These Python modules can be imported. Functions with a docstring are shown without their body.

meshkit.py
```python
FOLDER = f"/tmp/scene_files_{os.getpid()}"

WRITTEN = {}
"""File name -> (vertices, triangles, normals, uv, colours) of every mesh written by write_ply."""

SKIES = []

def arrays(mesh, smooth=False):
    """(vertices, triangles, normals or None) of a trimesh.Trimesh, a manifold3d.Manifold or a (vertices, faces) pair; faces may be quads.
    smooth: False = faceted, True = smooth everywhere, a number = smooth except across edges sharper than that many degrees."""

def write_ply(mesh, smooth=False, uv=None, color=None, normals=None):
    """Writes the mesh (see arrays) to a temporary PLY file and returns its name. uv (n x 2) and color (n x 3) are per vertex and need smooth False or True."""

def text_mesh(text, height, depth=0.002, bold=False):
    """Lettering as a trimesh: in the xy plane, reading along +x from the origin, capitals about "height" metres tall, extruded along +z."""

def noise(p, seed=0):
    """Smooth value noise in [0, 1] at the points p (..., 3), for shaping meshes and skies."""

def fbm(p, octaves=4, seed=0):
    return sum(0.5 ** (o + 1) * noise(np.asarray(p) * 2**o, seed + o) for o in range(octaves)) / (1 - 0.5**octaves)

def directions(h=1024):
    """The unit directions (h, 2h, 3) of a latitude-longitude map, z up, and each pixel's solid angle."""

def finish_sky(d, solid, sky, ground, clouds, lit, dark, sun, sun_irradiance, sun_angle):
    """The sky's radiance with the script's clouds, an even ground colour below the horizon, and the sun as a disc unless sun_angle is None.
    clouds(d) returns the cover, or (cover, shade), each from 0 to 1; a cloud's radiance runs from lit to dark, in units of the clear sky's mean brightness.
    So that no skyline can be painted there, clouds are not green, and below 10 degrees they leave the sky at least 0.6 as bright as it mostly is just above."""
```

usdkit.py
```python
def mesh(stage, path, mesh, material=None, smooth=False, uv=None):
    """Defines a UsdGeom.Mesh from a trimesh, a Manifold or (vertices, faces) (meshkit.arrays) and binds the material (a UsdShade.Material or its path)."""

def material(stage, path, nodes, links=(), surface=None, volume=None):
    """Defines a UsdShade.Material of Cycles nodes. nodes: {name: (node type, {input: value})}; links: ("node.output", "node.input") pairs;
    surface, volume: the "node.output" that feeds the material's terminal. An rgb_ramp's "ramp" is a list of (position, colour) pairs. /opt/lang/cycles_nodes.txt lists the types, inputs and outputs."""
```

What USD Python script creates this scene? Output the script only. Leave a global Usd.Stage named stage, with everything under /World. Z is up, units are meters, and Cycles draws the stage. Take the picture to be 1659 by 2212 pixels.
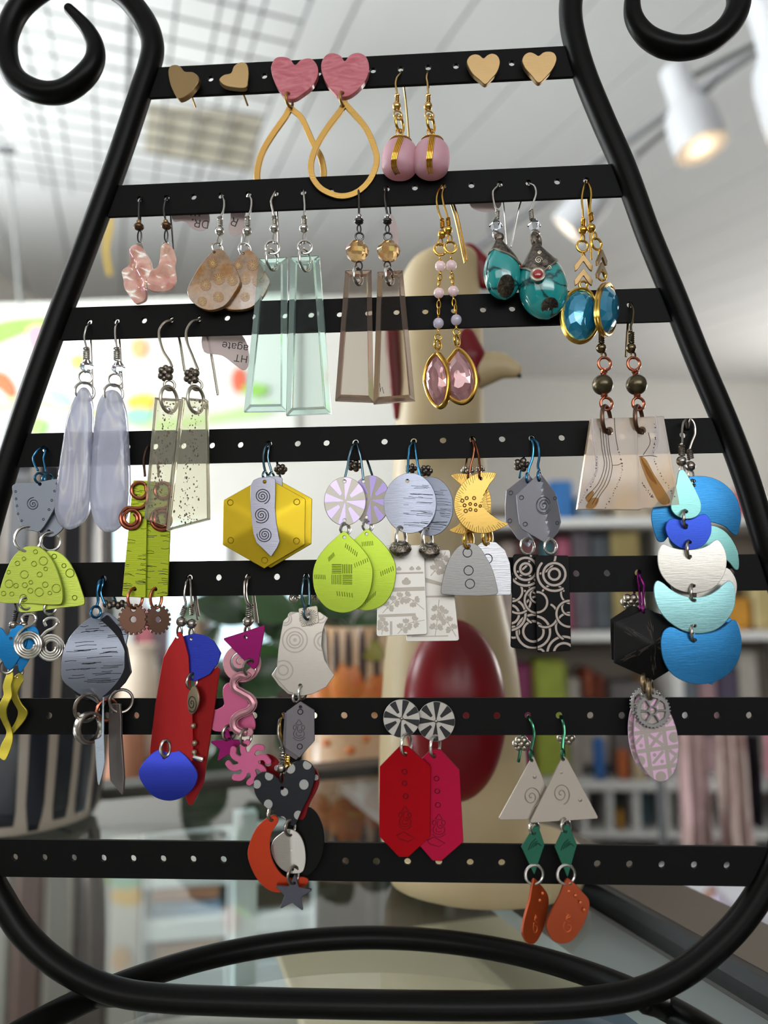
import math, random
import numpy as np, trimesh, manifold3d, shapely, usdkit, meshkit
from shapely.geometry import Polygon, Point, LineString, box as sbox
from shapely import affinity
from scipy.spatial import Delaunay
from pxr import Usd, UsdGeom, UsdLux, UsdShade, Sdf, Gf, Vt

random.seed(7); RNG = np.random.default_rng(7)
stage = Usd.Stage.CreateInMemory()
UsdGeom.SetStageUpAxis(stage, UsdGeom.Tokens.z); UsdGeom.SetStageMetersPerUnit(stage, 1.0)
UsdGeom.Xform.Define(stage, '/World'); stage.SetDefaultPrim(stage.GetPrimAtPath('/World'))
UsdGeom.Scope.Define(stage, '/World/Looks')

# ------------------------------------------------------------ camera, sky, lights, exposure
W, H, F = 1659.0, 2212.0, 1660.0
CAM = np.array([0.0, -0.2584, 0.0])
YAW, PITCH, ROLL = np.radians([3.513, 6.758, -0.519])
def cam_axes():
    cy, sy, cp, sp = math.cos(YAW), math.sin(YAW), math.cos(PITCH), math.sin(PITCH)
    f = np.array([-sy*cp, cy*cp, sp]); r0 = np.array([cy, sy, 0.0]); u0 = np.cross(r0, f)
    c, s = math.cos(ROLL), math.sin(ROLL)
    return c*r0+s*u0, c*u0-s*r0, f
CR, CU, CF = cam_axes()
EXPOSURE = 0.82
cam = UsdGeom.Camera.Define(stage, '/World/camera')
m = Gf.Matrix4d(*CR, 0, *CU, 0, *(-CF), 0, *CAM, 1)
cam.AddTransformOp().Set(m)
HA = 24.0
cam.CreateHorizontalApertureAttr(HA); cam.CreateVerticalApertureAttr(HA*H/W)
cam.CreateFocalLengthAttr(HA*F/W); cam.CreateClippingRangeAttr(Gf.Vec2f(0.01, 60))
cam.CreateFStopAttr(HA/4.0); cam.CreateFocusDistanceAttr(0.262)
cam.CreateExposureAttr(EXPOSURE)

dome = UsdLux.DomeLight.Define(stage, '/World/sky'); dome.CreateIntensityAttr(1.0); dome.CreateColorAttr(Gf.Vec3f(.86, .94, 1.0))

def rect_light(name, pos, target, w, h, inten, col):
    l = UsdLux.RectLight.Define(stage, '/World/'+name)
    p, t = np.array(pos, float), np.array(target, float)
    z = p-t; z /= np.linalg.norm(z); x = np.cross([0, 0, 1], z); x /= np.linalg.norm(x); y = np.cross(z, x)
    l.AddTransformOp().Set(Gf.Matrix4d(*x, 0, *y, 0, *z, 0, *p, 1))
    l.CreateWidthAttr(w); l.CreateHeightAttr(h); l.CreateIntensityAttr(inten); l.CreateColorAttr(Gf.Vec3f(*col))
    return l
# daylight coming through the shop's front windows (behind the camera) and the side window
rect_light('front_window_light', (0.0, -2.3, 0.55), (-0.1, 1.2, 0.0), 3.6, 0.9, 1.75, (1.0, .97, .93))
rect_light('side_window_light', (-2.6, 1.2, 0.85), (0.2, 1.7, 3.0), 2.6, 1.1, 11.5, (.92, .97, 1.0))
rect_light('far_window_light', (4.05, 4.4, 0.8), (0.9, 4.0, 2.6), 3.0, 1.3, 6.2, (1.0, .97, .93))

rect_light('low_window_light', (-2.3, .35, -.45), (-.35, 1.2, -.5), .9, .7, 9.0, (.9, .97, 1.0))

# ------------------------------------------------------------ helpers
def pt(px, py, Y):
    """the world point seen at pixel (px, py) of the photograph on the upright plane y = Y"""
    d = CF + CR*(px-W/2)/F - CU*(py-H/2)/F
    return CAM + d*((Y-CAM[1])/d[1])
def ptz(px, py, z):
    d = CF + CR*(px-W/2)/F - CU*(py-H/2)/F
    return CAM + d*((z-CAM[2])/d[2])
def depth(P): return float((np.asarray(P)-CAM) @ CF)
def lin(c):
    c = np.asarray(c, float)/255.0
    return tuple(float(x) for x in np.where(c <= .04045, c/12.92, ((c+.055)/1.055)**2.4))

_names = {}
def numbered(path):
    n = _names.get(path, 0); _names[path] = n+1
    return path if n == 0 else f'{path}_{n:03d}'
def thing(name, label, cat, loc=(0, 0, 0), group=None, kind=None, rotz=0):
    p = numbered('/World/'+name)
    x = UsdGeom.Xform.Define(stage, p); x.AddTranslateOp().Set(Gf.Vec3d(*map(float, loc)))
    if rotz: x.AddRotateZOp().Set(rotz)
    o = x.GetPrim(); o.SetCustomDataByKey('label', label); o.SetCustomDataByKey('category', cat)
    if group: o.SetCustomDataByKey('group', group)
    if kind: o.SetCustomDataByKey('kind', kind)
    o_loc[p] = np.array(loc, float)
    return o
o_loc = {}
def origin(o):
    p = str(o.GetPath())
    for k in (p, p.rsplit('/', 1)[0], p.rsplit('/', 2)[0]):
        if k in o_loc: return o_loc[k]
    return np.zeros(3)
def shift(mesh, d):
    v, f, _ = meshkit.arrays(mesh)
    return v+d, f
def part(name, mesh, mat, parent, label=None, smooth=35):
    """one mesh in world coordinates as a part of parent"""
    v, f, _ = meshkit.arrays(mesh)
    p = numbered(str(parent.GetPath())+'/'+name)
    g = usdkit.mesh(stage, p, (v-origin(parent), f), mat, smooth=smooth).GetPrim()
    if label: g.SetCustomDataByKey('label', label)
    return g
def single(name, mesh, mat, label=None, cat=None, group=None, kind=None, smooth=35):
    p = numbered('/World/'+name)
    g = usdkit.mesh(stage, p, mesh, mat, smooth=smooth).GetPrim()
    for k, v in (('label', label), ('category', cat), ('group', group), ('kind', kind)):
        if v: g.SetCustomDataByKey(k, v)
    return g
cat_ = trimesh.util.concatenate
def T(v, f): return trimesh.Trimesh(np.asarray(v, float), np.asarray(f, int), process=False)

def spline(P, n=10, closed=False):
    P = np.asarray(P, float)
    if closed: Q = np.vstack([P[-1], P, P[0], P[1]])
    else: Q = np.vstack([2*P[0]-P[1], P, 2*P[-1]-P[-2]])
    out = []
    for i in range(1, len(Q)-2):
        p0, p1, p2, p3 = Q[i-1], Q[i], Q[i+1], Q[i+2]
        d1, d2, d3 = [max(np.linalg.norm(b-a), 1e-9)**.5 for a, b in ((p0, p1), (p1, p2), (p2, p3))]
        m1 = (p1-p0)/d1-(p2-p0)/(d1+d2)+(p2-p1)/d2; m2 = (p2-p1)/d2-(p3-p1)/(d2+d3)+(p3-p2)/d3
        m1 *= d2; m2 *= d2
        t = np.linspace(0, 1, n, endpoint=False)[:, None]
        out.append((2*t**3-3*t**2+1)*p1+(t**3-2*t**2+t)*m1+(-2*t**3+3*t**2)*p2+(t**3-t**2)*m2)
    if not closed: out.append(P[-1][None])
    return np.vstack(out)
def tube(P, r, closed=False, k=8, flat=1.0):
    """a round wire along P; r a number or one per point; rounded ends"""
    P = np.asarray(P, float); n = len(P)
    r = np.full(n, r) if np.ndim(r) == 0 else np.asarray(r, float)
    if not closed:
        d0 = (P[0]-P[1]); d0 /= max(np.linalg.norm(d0), 1e-12); d1 = P[-1]-P[-2]; d1 /= max(np.linalg.norm(d1), 1e-12)
        P = np.vstack([P[0]+d0*r[0]*.6, P[0]+d0*r[0]*.4, P, P[-1]+d1*r[-1]*.4, P[-1]+d1*r[-1]*.6])
        r = np.r_[r[0]*.3, r[0]*.8, r, r[-1]*.8, r[-1]*.3]; n = len(P)
    t = np.roll(P, -1, 0)-np.roll(P, 1, 0)
    if not closed: t[0] = P[1]-P[0]; t[-1] = P[-1]-P[-2]
    t /= np.maximum(np.linalg.norm(t, axis=1), 1e-12)[:, None]
    a = np.cross(t[0], [0, 0, 1.0]);
    if np.linalg.norm(a) < 1e-3: a = np.cross(t[0], [1.0, 0, 0])
    a /= np.linalg.norm(a); A = [a]
    for i in range(1, n):
        a = A[-1]-t[i]*(A[-1]@t[i]); a /= max(np.linalg.norm(a), 1e-12); A.append(a)
    A = np.array(A)
    if closed:   # spread the twist so that the loop meets itself
        e = A[-1]-t[0]*(A[-1]@t[0]); B0 = np.cross(t[0], A[0]); w = math.atan2(e@B0, e@A[0])
        ang = -w*np.arange(n)/n; Bt = np.cross(t, A); A = A*np.cos(ang)[:, None]+Bt*np.sin(ang)[:, None]
    B = np.cross(t, A)
    th = np.arange(k)*2*np.pi/k
    V = (P[:, None]+r[:, None, None]*(A[:, None]*np.cos(th)[None, :, None]+flat*B[:, None]*np.sin(th)[None, :, None])).reshape(-1, 3)
    f = []
    for i in range(n if closed else n-1):
        j = (i+1) % n
        for q in range(k):
            w = (q+1) % k
            f += [(i*k+q, i*k+w, j*k+w), (i*k+q, j*k+w, j*k+q)]
    if not closed:
        V = np.vstack([V, P[0], P[-1]]); a, b = n*k, n*k+1
        for q in range(k):
            w = (q+1) % k; f += [(a, w, q), (b, (n-1)*k+q, (n-1)*k+w)]
    return T(V, f)
def basis(normal):
    n = np.asarray(normal, float); n /= np.linalg.norm(n)
    a = np.cross([0, 0, 1.0], n)
    if np.linalg.norm(a) < 1e-3: a = np.array([1.0, 0, 0])
    a /= np.linalg.norm(a); return a, np.cross(n, a), n
def torus(c, R, r, normal=(0, 1, 0), sx=1.0, sz=1.0, n=28, k=8):
    a, b, _ = basis(normal); th = np.arange(n)*2*np.pi/n
    return tube(np.asarray(c)+R*(sx*np.cos(th)[:, None]*a+sz*np.sin(th)[:, None]*b), r, True, k)
def ball(c, r, sub=2, s=(1, 1, 1)):
    m = trimesh.creation.icosphere(subdivisions=sub, radius=1.0)
    return T(m.vertices*np.asarray(s)*r+np.asarray(c), m.faces)
def bx(lo, hi):
    lo, hi = np.minimum(lo, hi), np.maximum(lo, hi)
    m = trimesh.creation.box(hi-lo); return T(m.vertices+(lo+hi)/2, m.faces)
def rbox(lo, hi, b):
    """box with chamfered edges"""
    lo, hi = np.array(np.minimum(lo, hi), float), np.array(np.maximum(lo, hi), float)
    P = []
    for k in range(3):
        o = np.full(3, b); o[k] = 0
        for c in np.ndindex(2, 2, 2): P.append([lo[i]+o[i] if c[i] == 0 else hi[i]-o[i] for i in range(3)])
    m = trimesh.convex.convex_hull(np.array(P)); return T(m.vertices, m.faces)
def lathe(prof, c, n=32, axis=None, sy=1.0, caps=True, zmin=None):
    """prof: (radius, height) pairs, about an upright axis through c (or along axis)"""
    prof = np.array(prof, float); th = np.arange(n)*2*np.pi/n; k = len(prof); prof[:, 0] = np.maximum(prof[:, 0], .00005)
    if zmin is not None: prof[:, 1] = np.maximum(prof[:, 1], zmin)
    V = np.stack([prof[:, None, 0]*np.cos(th), sy*prof[:, None, 0]*np.sin(th), np.repeat(prof[:, 1:2], n, 1)], -1).reshape(-1, 3)
    f = []
    for i in range(k-1):
        for q in range(n):
            w = (q+1) % n; f += [(i*n+q, i*n+w, (i+1)*n+w), (i*n+q, (i+1)*n+w, (i+1)*n+q)]
    m = len(V); V = np.vstack([V, [0, 0, prof[0, 1]], [0, 0, prof[-1, 1]]])
    for q in range(n if caps else 0):
        w = (q+1) % n; f += [(m, w, q), (m+1, (k-1)*n+q, (k-1)*n+w)]
    if axis is not None:
        a, b, z = basis(axis); V = V[:, :1]*a+V[:, 1:2]*b+V[:, 2:]*z
    return T(V+np.asarray(c), f)

# ------------------------------------------------------------ materials
_mats = {}
def mat(name, col, metal=0.0, rough=.5, **kw):
    """principled material; kw: mottle=(scale, amount, other colour), brush=strength, coat, trans, ior, sss, emit, bump=(scale, strength), thin"""
    if name in _mats: return _mats[name]
    pr = {'base_color': lin(col), 'metallic': metal, 'roughness': rough}
    if 'spec' in kw: pr['specular_ior_level'] = kw['spec']
    if 'coat' in kw: pr['coat_weight'] = kw['coat']; pr['coat_roughness'] = kw.get('coat_rough', .05)
    if 'trans' in kw: pr['transmission_weight'] = kw['trans']; pr['ior'] = kw.get('ior', 1.5)
    if 'sss' in kw: pr['subsurface_weight'] = kw['sss']; pr['subsurface_scale'] = kw.get('sss_scale', .002); pr['subsurface_radius'] = (1, .8, .7)
    if 'emit' in kw: pr['emission_color'] = lin(col); pr['emission_strength'] = kw['emit']
    if 'film' in kw: pr['thin_film_thickness'] = kw['film']
    if 'aniso' in kw: pr['anisotropic'] = kw['aniso']
    n = {'p': ('principled_bsdf', pr)}; L = []
    if 'mottle' in kw or 'brush' in kw or 'bump' in kw: n['g'] = ('geometry', {})
    if 'mottle' in kw:
        sc, am, c2 = kw['mottle'][:3]; st = kw['mottle'][3] if len(kw['mottle']) > 3 else (1, 1, 1)
        n['mm'] = ('mapping', {'scale': tuple(float(sc*x) for x in st)}); n['mn'] = ('noise_texture', {'scale': 1.0, 'detail': 4.0, 'distortion': kw.get('distort', .6)})
        n['mr'] = ('map_range', {'from_min': .5-.25/max(am, .05), 'from_max': .5+.25/max(am, .05), 'clamp': True})
        if am <= 1: n['mr'] = ('map_range', {'from_min': .3, 'from_max': .7, 'to_max': float(am), 'clamp': True})
        n['mx'] = ('mix_color', {'a': lin(col), 'b': lin(c2)})
        L += [('g.position', 'mm.vector'), ('mm.vector', 'mn.vector'), ('mn.fac', 'mr.value'), ('mr.result', 'mx.fac'), ('mx.result', 'p.base_color')]
    if 'brush' in kw:
        n['bm'] = ('mapping', {'scale': kw.get('brush_dir', (260, 260, 5200))}); n['bn'] = ('noise_texture', {'scale': 1.0, 'detail': 2.0})
        n['bb'] = ('bump', {'strength': float(kw['brush']), 'distance': .0001})
        L += [('g.position', 'bm.vector'), ('bm.vector', 'bn.vector'), ('bn.fac', 'bb.height'), ('bb.normal', 'p.normal')]
    if 'bump' in kw:
        n['um'] = ('mapping', {'scale': tuple([float(kw['bump'][0])]*3)}); n['un'] = ('noise_texture', {'scale': 1.0, 'detail': 3.0})
        n['ub'] = ('bump', {'strength': float(kw['bump'][1]), 'distance': float(kw['bump'][2] if len(kw['bump']) > 2 else .0003)})
        L += [('g.position', 'um.vector'), ('um.vector', 'un.vector'), ('un.fac', 'ub.height'), ('ub.normal', 'p.normal')]
    _mats[name] = usdkit.material(stage, '/World/Looks/'+name, n, L, surface='p.BSDF')
    return _mats[name]
for k in (0,):
    # vector output name of mapping is "vector"
    pass
# ------------------------------------------------------------ the room
m_white = mat('white_paint', (226, 226, 224), 0, .6)
m_board = mat('ceiling_board', (222, 223, 222), 0, .55)
m_wall = mat('wall_plaster', (205, 203, 198), 0, .8, bump=(30, .1))
m_wall2 = mat('wall_pale', (200, 197, 189), 0, .8, bump=(30, .1))
m_floor = mat('floor_brown', (74, 66, 60), 0, .5, mottle=(3, .6, (52, 46, 42)))
FLOOR_Z = -1.15
X0, X1, Y0, Y1 = -2.7, 4.2, -2.6, 7.4
def set_kind(g): return g
def struct(name, mesh, mt): return single(name, mesh, mt, kind='structure')
def quad_wall(lo, hi): return bx(lo, hi)
struct('floor', bx((X0, Y0, FLOOR_Z-.1), (X1, Y1, FLOOR_Z)), m_floor)
struct('wall_front', cat_([bx((X0, Y0-.1, FLOOR_Z), (-.2, Y0, 3.6)), bx((2.3, Y0-.1, FLOOR_Z), (X1, Y0, 3.6)), bx((-.2, Y0-.1, FLOOR_Z), (2.3, Y0, .45)), bx((-.2, Y0-.1, 1.9), (2.3, Y0, 3.6))]), mat('wall_front_dark', (92, 84, 78), 0, .8))
struct('wall_back', bx((X0, Y1, FLOOR_Z), (X1, Y1+.1, 3.6)), m_wall)
struct('wall_right', bx((X1, Y0, FLOOR_Z), (X1+.1, Y1, 3.6)), m_wall2)
struct('wall_left', bx((X0-.1, Y0, FLOOR_Z), (X0, Y1, 3.6)), m_wall2)
# partition wall behind the counter, with a low window opening in it
PY = 2.75
pa, pb = pt(235, 1215, PY), pt(485, 1128, PY)
pe = pt(955, 700, PY)[0]; ptop = pt(300, 655, PY)[2]
struct('wall_partition', cat_([bx((X0, PY, FLOOR_Z), (pa[0], PY+.1, ptop)), bx((pb[0], PY, FLOOR_Z), (pe, PY+.1, ptop)),
    bx((pa[0], PY, FLOOR_Z), (pb[0], PY+.1, pa[2])), bx((pa[0], PY, pb[2]), (pb[0], PY+.1, ptop))]), m_wall2)
wf = single('window_1', cat_([bx((pa[0]-.02, PY-.03, pa[2]-.02), (pb[0]+.02, PY+.02, pa[2])), bx((pa[0]-.02, PY-.03, pb[2]), (pb[0]+.02, PY+.02, pb[2]+.02)),
    bx((pa[0]-.02, PY-.03, pa[2]), (pa[0], PY+.02, pb[2])), bx((pb[0], PY-.03, pa[2]), (pb[0]+.02, PY+.02, pb[2]))]), m_white, kind='structure')
m_day = mat('window_daylight', (206, 236, 244), 0, .5, emit=1.0)
part('pane', bx((pa[0], PY+.05, pa[2]), (pb[0], PY+.06, pb[2])), m_day, wf, 'pale daylit frosted pane')

wa, wb = pt(322, 1500, PY), pt(735, 1262, PY)
w2 = single('window_2', cat_([bx((wa[0]-.03, PY-.04, wa[2]-.03), (wb[0]+.03, PY-.002, wa[2])), bx((wa[0]-.03, PY-.04, wb[2]), (wb[0]+.03, PY-.002, wb[2]+.03))]+[bx((x-.015, PY-.04, wa[2]), (x+.015, PY-.002, wb[2])) for x in np.linspace(wa[0]-.015, wb[0]+.015, 4)]), m_white, kind='structure')
xs_ = np.linspace(wa[0]-.015, wb[0]+.015, 4)
for q in range(3): part('pane', bx((xs_[q]+.016, PY-.016, wa[2]+.001), (xs_[q+1]-.016, PY-.006, wb[2]-.001)), m_day, w2, 'daylit frosted pane')
m_wain = mat('wainscot_brown', (58, 48, 42), 0, .6)
wz = pt(300, 1515, PY)[2]
for q in range(24):
    xx = -2.68+q*(pe+2.66)/24; part('wainscot_board', rbox((xx+.002, PY-.02, FLOOR_Z), (xx+(pe+2.66)/24-.002, PY-.001, wz), .004), m_wain, stage.GetPrimAtPath('/World/wall_partition'))
# sloping ceiling of white boards with dark joints, running back and to the left
def ray(px, py): return CF + CR*(px-W/2)/F - CU*(py-H/2)/F
CD = ray(250, 1090); CD /= np.linalg.norm(CD)            # along the boards
CE = np.cross(CD, [0, 0, 1.0]); CE /= np.linalg.norm(CE)  # level, across the boards
CN = np.cross(CE, CD); CN *= np.sign(CN[2])
def cpt(a, b, c): return CAM + a*CD + b*CE + c*CN         # along, across, above the camera
def cbox(a0, a1, b0, b1, c0, c1, bev=0.0):
    v = np.array([cpt(a, b, c) for a in (a0, a1) for b in (b0, b1) for c in (c0, c1)])
    m = trimesh.convex.convex_hull(v); return T(m.vertices, m.faces)
CH = 1.42
ceil = single('ceiling', cbox(-3.2, 9, -5, 7, CH+.03, CH+.08), mat('ceiling_joint', (172, 172, 172), 0, .8), kind='structure')
bw = .30; b = -3.6
while b < 6.0:
    part('board', cbox(-3.1, 8.8, b, b+bw-.010, CH, CH+.035), m_board, ceil); b += bw

def on_c(px, py, c):
    d = ray(px, py); return d*(c/(d@CN))+CAM
# steel wire grid panel hung under the boards, seen from below
m_wire = mat('grid_wire_grey', (84, 86, 88), .2, .5)
GH = 1.12
gr = thing('wire_grid_panel', 'grey steel wire grid panel hanging under the white ceiling above the stand', 'grid panel', cpt(1.2, -.6, GH))
ga0, ga1, gb0, gb1 = .55, 3.0, -1.25, float((on_c(668, 10, GH)-CAM)@CE)
sp = .092
for i in range(int((gb1-gb0)/sp)+1):
    q = gb1-i*sp
    part('wire', tube([cpt(ga0, q, GH), cpt((ga0+ga1)/2, q, GH), cpt(ga1, q, GH)], .0030, k=6), m_wire, gr)
for i in range(int((ga1-ga0)/sp)+1):
    q = ga0+i*sp
    part('wire', tube([cpt(q, gb0, GH+.006), cpt(q, 0, GH+.006)+(0*CE), cpt(q, gb1, GH+.006)], .0026, k=6), m_wire, gr)
# beige board lying on the grid
m_beige = mat('beige_board', (176, 168, 150), 0, .7)
q0, q1, q2, q3 = [on_c(x, y, GH+.012) for x, y in ((318, 238), (565, 262), (548, 372), (312, 332))]
V = np.array([q0, q1, q2, q3]); V = np.vstack([V, V+CN*.02]); hb = trimesh.convex.convex_hull(V)
single('ceiling_board_panel', T(hb.vertices, hb.faces), m_beige, 'flat beige board lying across the hanging wire grid', 'board')

# spot lamps on their ceiling track
m_lamp = mat('lamp_grey', (196, 197, 200), 0, .45)
m_track = mat('track_dark', (96, 97, 99), .2, .5)
m_bulb = mat('lamp_glow', (255, 216, 130), 0, .5, emit=1.6)
m_refl = mat('lamp_reflector', (236, 160, 84), .3, .4, emit=.45)
TC = 1.16
l0 = on_c(1345, 318, TC); l0c = l0-CAM
tb, ta = l0c@CE, l0c@CD
tr = thing('ceiling_track', 'thin dark grey lighting track crossing the white ceiling behind the spot lamps', 'lighting track', l0)
part('rail', cbox(.2, 3.4, tb-.012, tb+.012, TC, TC+.018), mat('track_pale', (140, 140, 142), .2, .5), tr)
for q in (.6, 2.9): part('hanger', cbox(q, q+.012, tb-.006, tb+.006, TC+.02, CH+.01), m_track, tr)
def spot(px, py, dist, aim, L, label, r=.05):
    c = CAM+ray(px, py)*dist   # centre of the glowing mouth
    ax = np.array(aim, float); ax /= np.linalg.norm(ax)
    t = thing('spot_lamp', label, 'spot lamp', c, group='track spot lamps')
    part('housing', lathe([(r*.93, -.004), (r, -.006), (r*1.0, 0), (r*1.02, .02), (r*.99, L*.34), (r*.90, L*.44), (r*.62, L*.56), (r*.58, L*.70), (r*.58, L*.98), (r*.5, L), (.0005, L)], c, 36, -ax), m_lamp, t)
    part('reflector', lathe([(r*.93, -.003), (r*.80, .004), (r*.74, .012)], c, 36, -ax), m_refl, t)
    part('bulb', lathe([(.0005, .008), (r*.68, .010), (r*.68, .014), (.0005, .016)], c, 32, -ax), m_bulb, t)
    top = c-ax*L*.8; rel = top-CAM
    up = CAM+(rel@CD)*CD+tb*CE+(TC)*CN
    part('arm', tube([top, top*.5+up*.5+CE*.01, up], .007), m_track, t)
    e = UsdLux.SphereLight.Define(stage, str(t.GetPath())+'/lamp_light')
    e.CreateRadiusAttr(.02); e.CreateIntensityAttr(6); e.CreateColorAttr(Gf.Vec3f(1, .72, .42)); e.AddTranslateOp().Set(Gf.Vec3d(*map(float, ax*.03)))
spot(1514, 316, 1.50, (.20, -.12, -1.0), .185, 'light grey spot lamp with a glowing amber mouth right of the stand')
spot(1742, 262, 1.15, (.25, .05, -1.0), .22, 'grey spot lamp cut by the picture edge, above the scroll of the stand', .055)
spot(1228, 492, 1.95, (-.75, .3, -.75), .22, 'far spot lamp aimed sideways with an orange glow, seen behind the second bar', .05)
# small red-brown rosette on the ceiling
c = on_c(1468, 853, CH-.012)
rs = lathe([(.0005, -.02), (.12, -.016), (.15, 0), (.15, .012)], c, 28, CN)
single('ceiling_rosette', rs, mat('rosette_brown', (120, 62, 44), 0, .6), 'small round red-brown rosette high on the white ceiling', 'rosette')
# yellow ribbon hanging under the grid
m_yel = mat('ribbon_yellow', (226, 186, 50), 0, .6, sss=.2)
for k, (x, y0, y1, w, lb) in enumerate(((234, 452, 590, 9, 'yellow ribbon hanging by the sloping rail, below the second bar')
    ,)):
    a, b_ = pt(x, y0, 1.3), pt(x, y1, 1.3); s = 1.55/F; a0 = a.copy(); a0[2] = (GH-((a-CAM)*[1, 1, 0])@CN)/CN[2]+CAM[2]+.003
    P = [a+(b_-a)*t+np.array([math.sin(t*7)*.003, math.cos(t*5)*.006, 0]) for t in np.linspace(0, 1, 12)]
    hr = thing('hanging_ribbon', lb, 'ribbon', b_); part('ribbon', tube([p for p in P], w*s, flat=.25), m_yel, hr); part('thread', tube([a0, a], .0006), m_track, hr)
# dark hook rod hanging at the far left
a = pt(14, 325, 1.5); s = 1.75/F
hk = thing('hanging_rod', 'thin dark rod with a bracket hanging from the ceiling at the picture edge', 'hanging rod', a)
part('bracket', rbox(a-np.array([20, 12, 6])*s, a+np.array([20, 12, 6])*s, .003), m_track, hk)
part('rod', tube([a, pt(30, 480, 1.5), pt(44, 660, 1.5)], 4*s), mat('rod_grey', (150, 152, 150), .2, .5), hk)

# painted flower mural on the partition, each painted patch a thin panel
mu = thing('flower_mural', 'white wall panel with green vines and orange, pink and yellow painted flowers', 'mural', pt(300, 800, PY-.03))
pm = [pt(-160, 660, PY-.03), pt(640, 985, PY-.03)]
part('panel', bx((pm[0][0], PY-.02, pm[1][2]), (pm[1][0], PY-.008, pm[0][2])), mat('mural_white', (208, 208, 200), 0, .7), mu)
def patch(name, P, col, label=None, n=8):
    P = spline(np.array([pt(x, y, PY-.03)[[0, 2]] for x, y in P]), n, True)
    pl = Polygon(P).buffer(0)
    for g in getattr(pl, 'geoms', [pl]):
        e = trimesh.creation.extrude_polygon(g, .008, engine='earcut'); v = e.vertices
        patch.k += 1
        V = np.stack([v[:, 0], PY-.026-.0006*patch.k+v[:, 2], v[:, 1]], 1)
        part(name, (V, e.faces[:, ::-1]), mat('paint_%d_%d_%d' % col, col, 0, .6), mu, label)
patch.k = 0
patch('painted_vine', [(-120, 775), (-20, 700), (80, 684), (150, 690), (150, 712), (70, 716), (0, 742), (-110, 800)], (128, 184, 74), 'bright green painted vine')
patch('painted_vine', [(-60, 880), (60, 860), (200, 880), (330, 905), (470, 890), (590, 872), (590, 888), (470, 912), (330, 928), (200, 900), (60, 882), (-60, 905)], (176, 204, 138), 'pale green painted vine')
patch('painted_flower', [(58, 712), (80, 700), (98, 712), (92, 745), (76, 765), (62, 750)], (226, 140, 150), 'pink painted flower')
patch('painted_flower', [(-30, 800), (10, 806), (34, 846), (24, 862), (-10, 838), (-40, 830)], (214, 92, 48), 'orange-red painted flower')
patch('painted_flower', [(272, 866), (300, 850), (332, 856), (330, 878), (290, 888)], (226, 178, 52), 'yellow painted flower')
patch('painted_leaf', [(270, 892), (300, 880), (330, 892), (318, 912), (284, 914)], (134, 190, 164), 'teal painted leaf')
patch('painted_flower', [(500, 812), (516, 792), (530, 812), (524, 846), (508, 846)], (206, 92, 62), 'red painted flower')
patch('painted_leaf', [(150, 776), (168, 764), (182, 784), (160, 798)], (190, 206, 92), 'lime painted leaf')
patch('painted_flower', [(282, 742), (300, 730), (318, 748), (306, 772), (288, 770)], (216, 164, 108), 'peach painted flower')
patch('painted_leaf', [(96, 838), (130, 846), (152, 872), (120, 872)], (150, 196, 190), 'pale teal painted leaf')
patch('painted_leaf', [(520, 842), (560, 858), (580, 840), (550, 828)], (150, 194, 84), 'green painted leaf')
patch('painted_flower', [(210, 892), (232, 880), (244, 898), (226, 912)], (228, 196, 90), 'small yellow painted flower')
patch('painted_leaf', [(60, 900), (100, 912), (90, 940), (56, 930)], (140, 190, 96), 'green painted leaf')

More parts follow.
